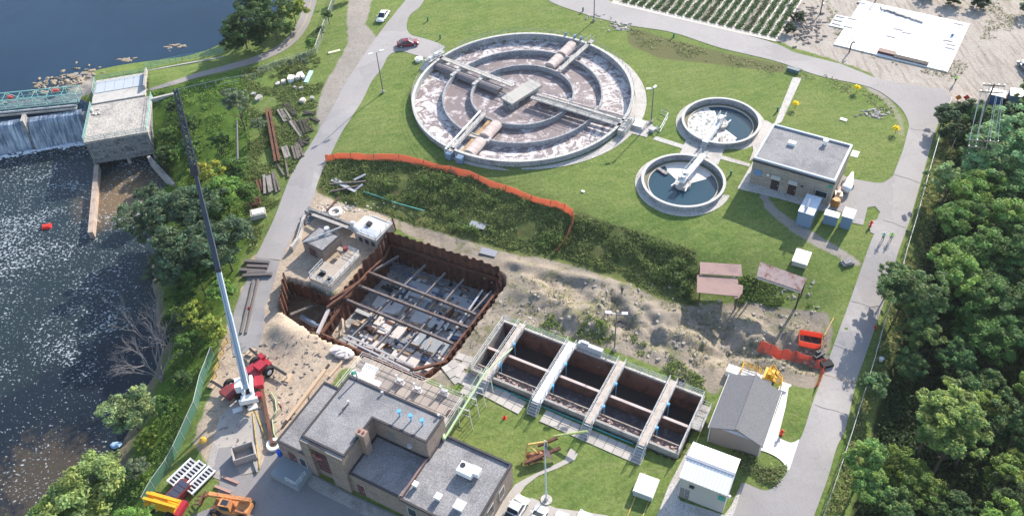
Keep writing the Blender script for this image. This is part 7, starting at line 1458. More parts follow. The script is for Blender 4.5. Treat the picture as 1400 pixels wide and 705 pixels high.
CROWNS = [crown_mesh(s) for s in range(5)]; SPARSE = [crown_mesh(20+s, 60, 80, .05, .8, .1, .75) for s in range(3)]; WILLOW = [crown_mesh(40+s, 120, 75, .042, .95, .35) for s in range(2)]; BIGS = [crown_mesh(60+s, 170, 85, .040) for s in range(4)]
def trunk_mesh(seed, k=5):
    R = random.Random(seed); mb = MB(); mb.tube((0,0,-.08),(0,0,.45),.030,.022,7); mb.tube((0,0,.45),(R.uniform(-.03,.03),R.uniform(-.03,.03),.80),.022,.010,6)
    for i in range(k): a = 2*math.pi*i/k+R.uniform(-.4,.4); z = R.uniform(.32,.5); e = (math.cos(a)*.26,math.sin(a)*.26,z+R.uniform(.16,.3)); mb.tube((0,0,z),e,.014,.006,5); mb.tube(e,(e[0]*1.6,e[1]*1.6,e[2]+R.uniform(.05,.15)),.006,.003,4)
    me = bpy.data.meshes.new('trunk'); me.from_pydata(mb.v,[],mb.f); me.materials.append(BARK); return me
TRUNKS = [trunk_mesh(s) for s in range(4)]
tcount = 0; in_left = True
def tree(px, py, r, h, col, label, name='leafy_tree', meshes=CROWNS, group=None, flat=.8, xy=None, hc=None, cat='tree'):
    global tcount; tcount += 1; R = random.Random(tcount); hc = hc or (h-r*flat*.85)
    if xy: p = Vector((xy[0],xy[1],Hs(*xy)))
    else: p = G(px,py,hc); p.z -= hc
    t = thing(name, p, label, cat, group, R.uniform(0,6.28))
    c = bpy.data.objects.new('crown', meshes[R.randrange(len(meshes))]); C.objects.link(c); c.parent = t; c.location = (0,0,hc); c.scale = (r*R.uniform(.95,1.1),r*R.uniform(.95,1.1),r*flat); c.color = tuple(min(.6,x*(1.95 if not in_left else 1.05)) for x in col)+(1,)
    k = bpy.data.objects.new('trunk', TRUNKS[R.randrange(4)]); C.objects.link(k); k.parent = t; k.scale = (max(3,h*.7),)*2+(h*.82,); return t
DKG, MDG, YLG, GRY, BRT, LIM = (.065,.12,.035),(.10,.185,.04),(.27,.33,.06),(.17,.215,.125),(.17,.30,.06),(.25,.37,.085)
GDK = (.105,.165,.085)
left = [
(330,38,5.6,9,DKG,'large dark round tree at the lake edge above the trail bend',BIGS),(350,8,4.8,8.5,DKG,'dark tree at the top edge behind the large lake tree',BIGS),(318,60,2.8,4.5,DKG,'dark leafy bush overhanging the lake left of the large tree',CROWNS),(372,26,5.0,8.5,(.08,.14,.04),'mid green bushy tree right of the large dark lake tree',BIGS),(400,12,3.4,6,YLG,'yellowish green tree nearest the top of the trail bend',CROWNS),(358,52,3.2,5,DKG,'low dark shrub in front of the large lake tree by the trail',CROWNS),(395,38,2.0,3.5,MDG,'small grassy shrub beside the bend of the trail',CROWNS),
(323,138,3.6,9.5,GRY,'pale grey-green tree with a long bare trunk above the timber piles',SPARSE),(352,170,2.0,4,GRY,'small pale shrub left of the long rusty beams',SPARSE),
(283,238,3.6,8,(.36,.38,.06),'bright yellow-green tree behind the crane boom tip joint',CROWNS),(306,266,3.6,8,BRT,'yellow-green tree right of the boom joint',CROWNS),(322,236,3.2,6,MDG,'small green tree above the lying concrete block',CROWNS),(300,292,2.8,6.5,MDG,'mid green tree left of the lying concrete block',CROWNS),
(214,300,5.6,9,GDK,'large grey-green willow leaning over the river shallows',BIGS),(262,285,6.2,10.5,GDK,'large grey-green willow crossed by the dark crane boom',BIGS),(245,345,6.4,10.5,GDK,'broad grey-green willow lowest of the three on the bank',BIGS),(305,335,5.2,9.5,GDK,'dark grey-green tree between the boom and the plant road end',BIGS),(205,268,3.0,5.5,GDK,'small grey willow beside the slanting wing wall',WILLOW),
(272,382,3.0,6.5,MDG,'green tree under the crane boom beside the dead tree',CROWNS),(302,400,2.7,6,BRT,'bright green tree between the boom and the closed road',CROWNS),(250,400,3.0,6,MDG,'mid green tree right of the grey dead branches',SPARSE),(268,432,3.0,6,YLG,'yellowish bush on the bank left of the boom foot',CROWNS),(291,452,2.6,5,YLG,'yellowish bush touching the boom just above the crane',CROWNS),(262,470,2.4,5,MDG,'green bush at the top end of the green screened fence',CROWNS),
(173,560,4.4,8,(.27,.35,.15),'round pale willow standing alone at the river edge',WILLOW),(198,602,1.8,3,YLG,'low yellowish bush at the right foot of the round pale willow',CROWNS),(228,555,2.2,4.5,MDG,'small green tree between the round willow and the screened fence',SPARSE),(250,515,2.2,5,DKG,'dark shrub behind the dead tree by the screened fence',SPARSE),
(112,690,6.3,12,(.27,.35,.11),'big bright lime green tree at the bottom left of the river bank',BIGS),(72,715,4.5,11,LIM,'bright green tree at the bottom edge left of the big lime tree',BIGS),(176,716,3.2,8,BRT,'bright green tree at the bottom edge right of the big lime tree',BIGS),(188,640,2.0,3.5,GRY,'pale grey bush above the right side of the big lime tree',CROWNS),
(236,145,1.8,3,DKG,'dark bush just right of the gatehouse roof corner',CROWNS),(228,188,2.4,4,MDG,'green bush on the bank right of the gatehouse wall',CROWNS),(255,168,2.4,3.5,DKG,'dark bush left of the crane jib tip on the bank',CROWNS),(235,215,2.2,3.2,BRT,'bright low bush below the gatehouse on the bank',CROWNS),(262,205,2.8,4.2,MDG,'green bush behind the lattice jib',CROWNS),(222,215,2.8,5,DKG,'dark round tree between the wing wall and the jib',BIGS),(300,196,2.6,5,MDG,'mid green tree in the shade right of the lattice jib',CROWNS),(338,268,2.6,5.5,MDG,'mid green tree just left of the rusty scrap plates',CROWNS),(278,330,4.2,9,GDK,'grey-green tree between the lowest willow and the dark tree by the road',BIGS),(225,375,3.0,6,GDK,'grey-green tree on the river edge above the dead tree',BIGS),(238,445,2.6,5,DKG,'dark green tree behind the bare dead branches',CROWNS),
(424,60,1.5,2.6,BRT,'bright green bush beside the trail fence',CROWNS),(448,22,1.7,3.2,MDG,'green bush on the trail fence near the top edge',CROWNS),(438,42,1.3,2.4,DKG,'dark bush on the middle of the trail fence',SPARSE),(416,84,1.2,2.2,GRY,'thin grey-green bush at the corner of the trail fence',SPARSE),(396,84,1.1,2.4,GRY,'slim grey conifer-like bush beside the trail wire fence',SPARSE),
(470,-12,2.6,4,DKG,'dark tree shading the track at the top edge',CROWNS),(1090,22,1.8,2.2,(.06,.09,.04),'dark shrub beside the last crop row',CROWNS),(1078,40,1.7,2.0,(.06,.09,.04),'dark shrub at the road end of the crop rows',CROWNS),
(1304,-4,2.6,3,DKG,'dark green shrub at the top edge right of the white pad',CROWNS),(1338,2,2.4,3,(.05,.08,.035),'dark shrub at the top edge beside the rutted track',CROWNS),(1268,-8,2.2,2.5,DKG,'dark shrub at the top edge above the white pad',CROWNS),(1412,10,2.5,3.5,GRY,'grey shrub at the top right corner of the picture',CROWNS)]
for px,py,r,h,c,l,m in left: tree(px,py,r,h,c,l,meshes=m, name='bush' if h<4.6 else 'leafy_tree', cat='bush' if h<4.6 else 'tree')
in_left = False
right = [
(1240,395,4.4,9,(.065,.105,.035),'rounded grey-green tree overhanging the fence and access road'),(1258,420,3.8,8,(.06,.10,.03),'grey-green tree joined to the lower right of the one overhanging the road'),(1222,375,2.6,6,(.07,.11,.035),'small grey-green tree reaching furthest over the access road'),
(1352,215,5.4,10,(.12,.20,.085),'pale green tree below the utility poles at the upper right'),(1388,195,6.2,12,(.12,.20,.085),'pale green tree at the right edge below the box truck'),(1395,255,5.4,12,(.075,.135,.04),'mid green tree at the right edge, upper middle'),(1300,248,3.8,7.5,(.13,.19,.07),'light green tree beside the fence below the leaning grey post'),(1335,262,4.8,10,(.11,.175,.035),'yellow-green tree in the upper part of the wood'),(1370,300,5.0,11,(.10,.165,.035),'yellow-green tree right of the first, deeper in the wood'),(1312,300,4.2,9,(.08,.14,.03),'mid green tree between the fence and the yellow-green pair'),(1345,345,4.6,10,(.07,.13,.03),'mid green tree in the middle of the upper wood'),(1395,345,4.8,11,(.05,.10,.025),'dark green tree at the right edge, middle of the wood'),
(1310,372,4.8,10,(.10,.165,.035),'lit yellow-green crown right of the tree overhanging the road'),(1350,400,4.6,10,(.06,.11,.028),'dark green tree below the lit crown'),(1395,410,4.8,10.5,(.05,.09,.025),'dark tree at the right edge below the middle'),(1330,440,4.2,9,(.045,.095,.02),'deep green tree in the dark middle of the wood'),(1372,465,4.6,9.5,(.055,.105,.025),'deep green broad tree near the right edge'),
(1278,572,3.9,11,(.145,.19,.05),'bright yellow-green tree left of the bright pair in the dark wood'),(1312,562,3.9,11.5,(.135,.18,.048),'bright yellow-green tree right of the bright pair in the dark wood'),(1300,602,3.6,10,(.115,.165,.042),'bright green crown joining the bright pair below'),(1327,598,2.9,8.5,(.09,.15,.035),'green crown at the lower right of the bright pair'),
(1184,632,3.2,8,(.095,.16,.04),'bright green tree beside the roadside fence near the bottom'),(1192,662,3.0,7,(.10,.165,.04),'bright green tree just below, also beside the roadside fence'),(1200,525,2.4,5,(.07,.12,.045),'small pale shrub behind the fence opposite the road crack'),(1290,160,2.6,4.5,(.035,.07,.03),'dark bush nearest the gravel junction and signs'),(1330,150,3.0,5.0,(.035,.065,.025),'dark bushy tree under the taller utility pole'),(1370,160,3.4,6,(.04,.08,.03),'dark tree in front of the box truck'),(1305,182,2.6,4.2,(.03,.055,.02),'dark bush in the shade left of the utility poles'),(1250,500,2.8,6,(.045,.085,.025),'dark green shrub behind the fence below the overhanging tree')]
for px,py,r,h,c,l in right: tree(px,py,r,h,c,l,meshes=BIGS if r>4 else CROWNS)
rr = np.random.default_rng(5); placed = [tuple(P(a[0],a[1],2))[:2]+(a[2]*(1.5 if a[0]<1330 and 550<a[1]<610 else 1),) for a in right]
poly = pw([(1240,500),(1285,390),(1312,280),(1312,200),(1420,150),(1470,200),(1470,760),(1185,760),(1205,640)], -5); X0 = [q[0] for q in poly]; Y0 = [q[1] for q in poly]; zone = {}
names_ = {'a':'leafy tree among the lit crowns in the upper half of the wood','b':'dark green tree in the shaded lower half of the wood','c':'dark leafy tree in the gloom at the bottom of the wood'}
kk = 0; auto = []
for _ in range(2600):
    x, y = rr.uniform(min(X0),max(X0)), rr.uniform(min(Y0),max(Y0)); r = rr.uniform(2.6,5.0)
    if not inpoly(np.array(x),np.array(y),poly) or any((x-a)**2+(y-b)**2 < (.60*(r+c))**2 for a,b,c in placed): continue
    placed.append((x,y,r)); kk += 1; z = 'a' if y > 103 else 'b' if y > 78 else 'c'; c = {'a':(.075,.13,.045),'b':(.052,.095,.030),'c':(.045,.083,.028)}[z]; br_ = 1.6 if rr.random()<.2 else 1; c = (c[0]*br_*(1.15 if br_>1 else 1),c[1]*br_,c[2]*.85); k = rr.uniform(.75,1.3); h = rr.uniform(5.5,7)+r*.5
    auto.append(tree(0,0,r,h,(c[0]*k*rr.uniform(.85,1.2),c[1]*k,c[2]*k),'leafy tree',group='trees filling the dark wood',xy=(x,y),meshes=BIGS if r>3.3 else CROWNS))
ORD = ['first','second','third','fourth','fifth','sixth','seventh','eighth','ninth','tenth','eleventh','twelfth','thirteenth','fourteenth','fifteenth','sixteenth','seventeenth','eighteenth','nineteenth','twentieth']
rows_ = {}
for o in auto: rows_.setdefault(int((o.location.y-min(a.location.y for a in auto))//7), []).append(o)
for n_, (key, l) in enumerate(sorted(rows_.items())):
    l.sort(key=lambda o: o.location.x+ .5*(130-o.location.y))
    for i,o in enumerate(l): o['label'] = 'dark leafy tree, %s from the fence in the %s wood row from the bottom'%(ORD[i],ORD[n_])
print('auto trees', kk)
for px,py,l in ((940,85-0,''),(1087,148,'small yellow flowering shrub beside the diagonal footpath'),(1171,126,'small yellow flowering shrub near the curved gravel edge of the lawn'),(1224,182,'small yellow flowering shrub nearest the access road')):
    if not l: continue
    p = G(px,py); t = thing('yellow_shrub', p, l, 'shrub', 'yellow shrubs on the right lawn'); c = bpy.data.objects.new('crown', CROWNS[1]); C.objects.link(c); c.parent = t; c.location = (0,0,1.0); c.scale = (.75,.75,.6); c.color = (1,.85,.04,1); mb = MB(); mb.tube(p,p+Vector((0,0,.8)),.05,.04,5); obj('stem', mb, BARK, t)
# dead tree
p = G(222,520,0); dt = thing('dead_tree', p, 'bare grey dead tree spreading over the river bank', 'tree'); R = random.Random(33); mb = MB()
def branch(a, d, L, r, lev, tw):
    b = a+d*L; mid = a.lerp(b,.5)+Vector((R.uniform(-1,1),R.uniform(-1,1),R.uniform(-1,1)))*L*.06; mb.tube(a,mid,r,r*.82,5,False); mb.tube(mid,b,r*.82,r*.62,5,False)
    if lev == 0: return
    for i in range(3 if lev>1 else 4):
        nd = (d+Vector((R.gauss(0,tw),R.gauss(0,tw),R.gauss(0.05,tw*.7)))).normalized(); branch(a.lerp(b,R.uniform(.45,1)), nd, L*R.uniform(.55,.8), r*.55, lev-1, tw)
for tgt,r_ in (((165,470),.26),((195,440),.24),((228,420),.22),((150,490),.16),((250,450),.2),((210,400),.18)):
    e = P(tgt[0],tgt[1],p.z+5.5); d = (e-p); branch(p+Vector((0,0,.2)), d.normalized(), d.length*.5, r_*.6, 4, .42)
obj('branches', mb, BARKD, dt)
mb = MB(); mb.tube(p-Vector((0,0,.6)), p+Vector((0,0,1.0)), .4,.28,8); obj('trunk', mb, BARKD, dt)
q = G(325,235); mb = MB(); mb.tube(q, G(324,165,4.0), .22,.14,7); tag(obj('bare_trunk', mb, BARKD, loc=q), 'long pale bare trunk leaning in front of the pale grey-green tree', 'trunk')
# ------------------------------------------------------------------ weeds and rough grass
def scatter(name, poly, z, n, hmin, hmax, wd, col, col2, seed, dens=None, per=5, tone_var=.4):
    r = np.random.default_rng(seed); pl = pw(poly, z); xs = [q[0] for q in pl]; ys = [q[1] for q in pl]; X = r.uniform(min(xs),max(xs),n*4); Y = r.uniform(min(ys),max(ys),n*4); k = inpoly(X,Y,pl)
    nz = fbm(X,Y,3.0,3,seed%40); k &= nz > (dens if dens is not None else 0); X, Y, nz = X[k][:n], Y[k][:n], nz[k][:n]; Z = Hv(X,Y); m = len(X)
    for a in (PIT,PIT2): 
        q = inpoly(X,Y,shrink(a,-.5)); Z[q] = -50
    g_ = Z>-20; X, Y, Z, nz = X[g_],Y[g_],Z[g_],nz[g_]; m = len(X); hh = r.uniform(hmin,hmax,m)*np.clip(nz*2.4-.55,.12,1.3)
    c = np.repeat(np.stack([X,Y,Z],1),per,0); H_ = np.repeat(hh,per); N = m*per; c = c+np.stack([r.normal(0,wd*.5,N),r.normal(0,wd*.5,N),H_*r.uniform(.2,.9,N)],1)
    nrm = r.normal(size=(N,3))*.6+np.array([0,0,.7]); nrm /= np.linalg.norm(nrm,axis=1)[:,None]; t1 = np.cross(nrm,r.normal(size=(N,3))); t1 /= np.linalg.norm(t1,axis=1)[:,None]; t2 = np.cross(nrm,t1); s = (wd*r.uniform(.25,.6,N))[:,None]
    V = np.concatenate([c-t1*s,c-t2*s*.5,c+t1*s,c+t2*s*.5],1).reshape(-1,3); Q = np.arange(N*4).reshape(N,4); f = np.repeat(r.random(m),per); f2 = r.uniform(1-tone_var,1+tone_var,N); col, col2 = np.array(col), np.array(col2)
    tn = (col[None]*(1-f[:,None])+col2[None]*f[:,None])*f2[:,None]; tone = np.repeat(np.concatenate([tn,np.ones((N,1))],1),4,0); me = npmesh(name,V,Q,LEAF,tone); o = bpy.data.objects.new(name, me); C.objects.link(o); o['kind'] = 'stuff'; return o
scatter('weeds', [(446,228),(475,222),(560,226),(640,246),(720,274),(772,292),(765,345),(700,333),(640,318),(560,296),(520,284),(475,272),(438,258)], -1.8, 9000, .1,.7,.30,(.08,.13,.035),(.31,.36,.12),1,.3)
scatter('low_bushes', [(500,232),(640,252),(720,280),(770,300),(765,342),(700,330),(640,314),(560,292),(500,262)], -1.8, 3200, .5,1.3,.34,(.07,.13,.035),(.24,.33,.09),51,.62)
scatter('low_bushes', [(780,306),(905,342),(950,358),(955,408),(900,394),(830,364),(768,342)], -2.2, 2600, .5,1.3,.34,(.07,.12,.03),(.22,.30,.09),52,.58)
scatter('weeds', [(776,300),(850,320),(905,337),(950,352),(957,412),(900,398),(830,368),(765,346)], -2.2, 5500, .1,.7,.30,(.08,.125,.035),(.29,.33,.11),2,.3)
scatter('weeds', [(1016,380),(1095,402),(1104,400),(1110,420),(1085,420),(1010,410)], -2.2, 2300, .2,.8,.36,(.10,.19,.045),(.24,.31,.08),3,.4)
scatter('weeds', [(735,430),(800,440),(850,455),(905,480),(965,520),(960,540),(905,505),(830,478),(745,448),(700,436)], -2.8, 1900, .15,.8,.34,(.09,.17,.04),(.25,.30,.08),4,.44)
scatter('weeds', [(690,372),(800,384),(930,415),(1090,440),(1130,470),(1120,520),(1000,505),(900,500),(700,430),(640,480),(650,420)], -2.8, 2600, .03,.28,.2,(.16,.19,.07),(.36,.33,.18),5,.52)
scatter('bank_growth', [(212,140),(300,125),(345,115),(352,170),(338,270),(345,325),(320,390),(298,440),(292,480),(255,570),(205,655),(170,640),(205,560),(228,480),(215,400),(205,340),(230,270),(215,225)], -4, 9500, .05,.6,.3,(.13,.24,.045),(.28,.40,.09),6,.46)
scatter('bank_growth', [(205,660),(180,640),(130,650),(60,690),(40,740),(180,740)], -7, 2500, .2,1.0,.45,(.08,.16,.04),(.2,.3,.07),7)
scatter('roadside_grass', [(1296,160),(1310,190),(1282,300),(1255,390),(1225,470),(1195,560),(1160,690),(1120,720),(1140,664),(1160,604),(1192,500),(1226,392),(1250,306),(1268,240)], -1.5, 9000, .1,.7,.38,(.16,.22,.06),(.40,.38,.17),8)
scatter('undergrowth', [(1300,190),(1420,160),(1440,720),(1165,720),(1200,600),(1240,470),(1290,300)], -5, 15000, .3,1.6,.6,(.03,.06,.02),(.085,.13,.04),9)
scatter('trackside_weeds', [(330,100),(380,88),(430,76),(455,100),(440,130),(430,170),(405,230),(365,300),(340,340),(335,280),(340,180)], -1.5, 7000, .1,.6,.35,(.13,.20,.05),(.28,.31,.11),10,.42)
scatter('rough_grass', [(860,38),(1000,78),(1120,100),(1200,130),(1236,170),(1232,200),(1205,150),(1120,112),(1000,92),(870,62)], 0, 2600, .05,.35,.3,(.2,.26,.09),(.4,.38,.2),11,.45)
scatter('rough_grass', [(985,560),(1000,575),(1040,640),(1078,640),(1060,665),(1015,660)], -2.4, 900, .1,.5,.3,(.16,.24,.06),(.34,.34,.16),12,.4)
scatter('pad_weeds', [(1130,0),(1160,30),(1330,90),(1350,20),(1330,0),(1400,0),(1380,60),(1300,110),(1130,62)], 0, 1500, .05,.4,.32,(.25,.27,.13),(.40,.37,.24),13,.5)
# ------------------------------------------------------------------ crop rows
fm = mat('farm_soil',(.36,.32,.27),.9,.15,.8,c2=(.28,.24,.19)); fpoly = [tuple(P(a,b,0))[:2] for a,b in [(838,2),(1062,54),(1110,-22),(900,-70)]]
drape('field', fpoly, fm, .05)
d0, d1 = P(946,25,0), P(972,-8,0); rd = (d1-d0); rd.normalize(); ea, eb = P(846,6,0), P(1060,56,0); ed_ = (eb-ea); NR = 19
r = np.random.default_rng(3); n = 2600; Ls = r.uniform(0,34,n); c = np.stack([Ls, r.normal(0,.30,n), r.uniform(.03,.3,n)],1); nrm = r.normal(size=(n,3))*.5+np.array([0,0,.8]); nrm /= np.linalg.norm(nrm,axis=1)[:,None]; t1 = np.cross(nrm,r.normal(size=(n,3))); t1 /= np.linalg.norm(t1,axis=1)[:,None]; t2 = np.cross(nrm,t1); s = r.uniform(.08,.2,n)[:,None]
V = np.concatenate([c-t1*s,c-t2*s*.6,c+t1*s,c+t2*s*.6],1).reshape(-1,3); tn = r.uniform(.6,1.3,n); tone = np.repeat(np.stack([tn,tn,tn,np.ones(n)],1),4,0); rowm = npmesh('crop_row',V,np.arange(n*4).reshape(n,4),LEAF,tone)
rowang = math.atan2(rd.y,rd.x)
for i in range(NR):
    q = ea+ed_*((i+.5)/NR)+rd*.9; o = bpy.data.objects.new('crop_row', rowm); C.objects.link(o); o.location = (q.x,q.y,.06); o.rotation_euler = (0,0,rowang); o.color = (.07,.15,.035,1) if i%5 else (.09,.13,.045,1); o.scale = (1,1.15,1)
    tag(o, ('green crop row nearest the dark shrubs at the right end of the field' if i==NR-1 else 'green crop row farthest left in the strip field' if i==0 else 'low green crop row, %s from the left end of the strip field'%ORD[i]), 'crop row', 'crop rows in the strip field')
for i in range(NR+1):
    q = ea+ed_*(i/NR)+rd*.5; mb = MB(); f = Fr(q,rowang); mb.bx(0,-.16,.05,34,.16,.12,f); o = obj('mulch_strip', mb, mat('pale_mulch_film',(.62,.58,.52),.7,.15,2,c2=(.42,.36,.3)) if i%5 else fm, loc=q); tag(o, ('pale' if i%5 else 'brown')+' mulch strip between crop rows, %s from the left end of the field'%ORD[i] if 0<i<NR else ('pale mulch strip at the far left end of the field' if i==0 else 'mulch strip at the right end of the field beside dark shrubs'), 'mulch strip', 'mulch strips in the field')
drape('field_edge', [tuple(P(a,b,0))[:2] for a,b in [(838,1),(1062,53),(1060,57.5),(836,5)]], mat('pale_field_edge',(.55,.50,.43),.9,.1,1), .07)
# ------------------------------------------------------------------ white concrete pad
pp = [(1173,0),(1200,3),(1319.8,31.6),(1295.5,98.3),(1140,60.7)]
p0 = P(1140,60.7,.2); p1 = P(1295.5,98.3,.2); p2 = P(1319.8,31.6,.2); pang = math.atan2((p1-p0).y,(p1-p0).x); f = Fr((p0.x,p0.y,0),pang); lx = (p1-p0).length; ly = (p2-p1).dot(f.uy)
pd = thing('concrete_pad', p0, 'huge bright white concrete foundation slab beside the gravel junction', 'slab'); PADM = mat('bright_new_concrete',(.88,.86,.83),.8,.03,.3,c2=(.80,.77,.72)); mb = MB(); mb.bx(0,0,-.3,lx,ly,.22,f); obj('slab', mb, PADM, pd)
q = f.L(1134,34,.2); q2 = f.L(1150,40,.2); mb = MB(); mb.bx(q[0],q[1]-.2,-.3,-.003,q[1]+4.6,.2,f); obj('annex', mb, PADM, pd)
GRP = mat('grey_plywood',(.45,.42,.40),.8,.1,1)
for k,(px,py) in enumerate([(1149,23),(1146,28),(1144,33),(1166,26),(1160,37),(1178,4),(1240,45),(1311,33),(1299,66),(1300,61),(1218,50),(1228,40)]):
    q = P(px,py,.22); g_ = Fr(q,pang); mb = MB(); mb.bx(-.9,-.3,.003,.9,.3,.10,g_); obj('dowel_strip', mb, GRP, pd)
q = P(1212,73,.22); g_ = Fr(q,pang); mb = MB(); mb.bx(-1.6,-.7,.003,1.6,.6,.5,g_); tag(obj('dark_red_pallet', mb, mat('dark_red_cover',(.10,.03,.03),.6), loc=q), 'dark red covered pallet at the front edge of the white pad', 'pallet')
q = P(1245,83,.22); g_ = Fr(q,pang); mb = MB()
for i in range(5): mb.bx(-3.2,-.5+i*.22,.003,3.2,-.35+i*.22,.3,g_)
tag(obj('timber_stack', mb, WOOD, loc=q, kind=None), 'long grey timber stack on the front edge of the white pad', 'timber')
q = P(1222,21,.22); mb = MB(); g_ = Fr(q,pang-.1); R = random.Random(2); mb.add([g_.W(math.cos(a)*2.6*R.uniform(.8,1.1),math.sin(a)*.9*R.uniform(.8,1.1),.004) for a in np.linspace(0,6.28,17)[:-1]],[tuple(range(16))]); tag(obj('puddle', mb, mat('grey_puddle',(.30,.33,.36),.15,.15,1,spec=.6), loc=q), 'grey puddle on the far half of the white pad', 'puddle')
mb = MB()
for i in range(14): g2 = Fr(P(1205+i*4,12+i*1.4,.22),pang+R.gauss(0,.3)); mb.bx(-.7,-.15,.003,.7,.15,R.uniform(.1,.3),g2)
tag(obj('loose_boards', mb, mat('grey_boards',(.40,.36,.33),.8,.2,2), loc=P(1222,18,.22), kind='stuff'), 'line of loose grey boards around the puddle on the pad', 'boards')
q = P(1302,49,.22); g_ = Fr(q,pang); mb = MB(); mb.bx(-.25,-.25,0,.25,.25,.5,g_); tag(obj('small_blue_box', mb, mat('blue_grey_box',(.12,.2,.35),.6), loc=q), 'small dark blue box near the right edge of the white pad', 'box')
q = P(1296,56,.22); g_ = Fr(q,pang+.1); mb = MB(); mb.bx(-.9,-.12,.003,.9,.12,.15,g_); tag(obj('orange_plank', mb, mat('pale_orange_plank',(.72,.5,.4)), loc=q), 'pale orange plank near the right edge of the white pad', 'plank')
for px,py,l in ((1143,65-1,'dark bent standpipe at the front left corner of the white pad'),(1194,2+6,'dark standpipe at the far edge of the white pad')):
    px = 1161 if 'left' in l else 1196; py = 72 if 'left' in l else 4; q = G(px,py); mb = MB(); mb.path([q,q+Vector((0,0,2.0)),q+Vector((.35,.1,2.35)),q+Vector((.7,.1,2.1))],.14,7); tag(obj('standpipe', mb, mat('brown_pipe',(.12,.06,.05),.6), loc=q), l, 'pipe')
q = G(1121,20); t = thing('thin_utility_pole', q, 'thin dark pole on the gravel left of the white pad', 'pole'); mb = MB(); mb.tube(q,q+Vector((0,0,7)),.13,.09,6); obj('pole', mb, WOODD, t); mb = MB(); mb.cyl(q+Vector((.2,0,0)),.2,q.z+2.0,q.z+2.6,8); obj('meter_box', mb, STEEL, t)
mb = MB(); R = random.Random(6)
for i in range(150): q = G(R.choice([1096,1110,1090,1104])+R.gauss(0,8),R.choice([18,30,40,52])+R.gauss(0,5)); mb.blob(q,R.uniform(.2,.8),R.uniform(.2,.6),R.uniform(.1,.4),i,6,4,.3)
tag(obj('spoil_heap', mb, mat('greyish_spoil',(.30,.25,.21),.9,.3,2), kind='stuff', loc=G(1100,35)), 'greyish lumpy spoil between the field and the white pad', 'spoil')
for c0_,n_,sx_,l in (((848,37),46,9,'rock_border'),((1198,155),40,9,'stone_patch'),((818,24),16,10,'rock_border')):
    mb = MB()
    for i in range(n_): q = G(c0_[0]+R.gauss(0,sx_),c0_[1]+R.gauss(0,3.2 if sx_==9 else 2)); mb.blob(q,R.uniform(.15,.5),R.uniform(.15,.4),R.uniform(.1,.25),i,6,4,.3)
    tag(obj(l, mb, mat('pinkish_grey_stone',(.38,.34,.32),.9,.25,2), kind='stuff', loc=G(*c0_)), 'cluster of pale stones in the lawn', 'stones')
# ------------------------------------------------------------------ yard clutter left of the plant road
def log(a, b, w_, m, label, name='timber', cat='timber', group=None, h=None, dz=.1):
    A_, B_ = G(*a,dz), G(*b,dz); mb = MB(); mb.beam(A_,B_,w_,h or w_); return tag(obj(name, mb, m, loc=A_), label, cat, group)
for i,(a,b) in enumerate([((364,150),(377,222)),((368.5,149),(382,221))]):
    A_, B_ = G(*a,.35), G(*b,.35); mb = MB(); mb.ibeam(A_,B_,.45,.6,.07); tag(obj('steel_beam', mb, RUST, loc=A_), ['left of the two long rusty steel beams lying in the grass','right of the two long rusty steel beams lying in the grass'][i], 'beam', 'long rusty beams in the grass')
GREYW = mat('grey_weathered_plank',(.27,.24,.22),.85,.3,2,c2=(.15,.13,.12)); RW = random.Random(17)
clusters = [((384,150),(394,165),4,.35,GREYW,'grey planks fanned out beside the long rusty beams'),((390,143),(404,158),2,.45,WOODD,'dark timber pair above the grey fanned planks'),((396,165),(411,186),2,.35,GREYW,'long grey planks in the middle of the timber yard'),((404,166),(415,184),3,.3,WOOD,'brown planks beside the long grey ones'),((415,164),(422,181),4,.42,WOODD,'dark square timbers stacked near the road edge'),((388,200),(393,216),3,.4,GREYW,'short grey planks low in the timber yard'),((404,198),(409,216),4,.4,WOOD,'brown stacked timbers just above the road edge'),((392,218),(395,242),1,.3,WOOD,'single thin plank near the road edge'),((366,240),(370,262),4,.45,GREYW,'four grey planks beside the lower end of the road verge'),((354,246),(358,262),2,.35,RUST,'rusty bars left of the four grey planks'),((374,236),(380,262),2,.35,WOOD,'brown timbers right of the four grey planks'),((377,222),(388,240),2,.2,WOOD,'thin poles below the long rusty beams')]
for (a,b,n,w_,m,l) in clusters:
    t = thing('timber_pile', G(*a), l, 'timber', 'timber piles beside the plant road'); A_, B_ = G(*a,.15), G(*b,.15); d = (B_-A_).normalized(); nn = Vector((-d.y,d.x,0))
    for k in range(n):
        o_ = nn*((k-(n-1)/2)*(w_+.12)); j = Vector((RW.uniform(-.25,.25),RW.uniform(-.3,.3),RW.uniform(0,.12))); mb = MB(); mb.beam(A_+o_+j,B_+o_+j*RW.uniform(-1,1.5),w_,w_*.8); obj('plank', mb, m, t)
for i,(a,b) in enumerate([((414,156),(432,153)),((416,152),(430,156)),((424,160),(436,166)),((406,196),(424,189)),((408,192),(422,196)),((410,189),(414,200))]):
    log(a,b,.55,WOODD,['upper dark bent sheet by the roadside rubble','second dark sheet by the roadside rubble','dark sheet closest to the road below the rubble','long dark sheet over the brown stacked timbers','lower dark sheet over the brown stacked timbers','short upright dark sheet by the stacked timbers'][i],'bent_sheet','scrap sheet','dark scrap sheets beside the road',.15,.2)
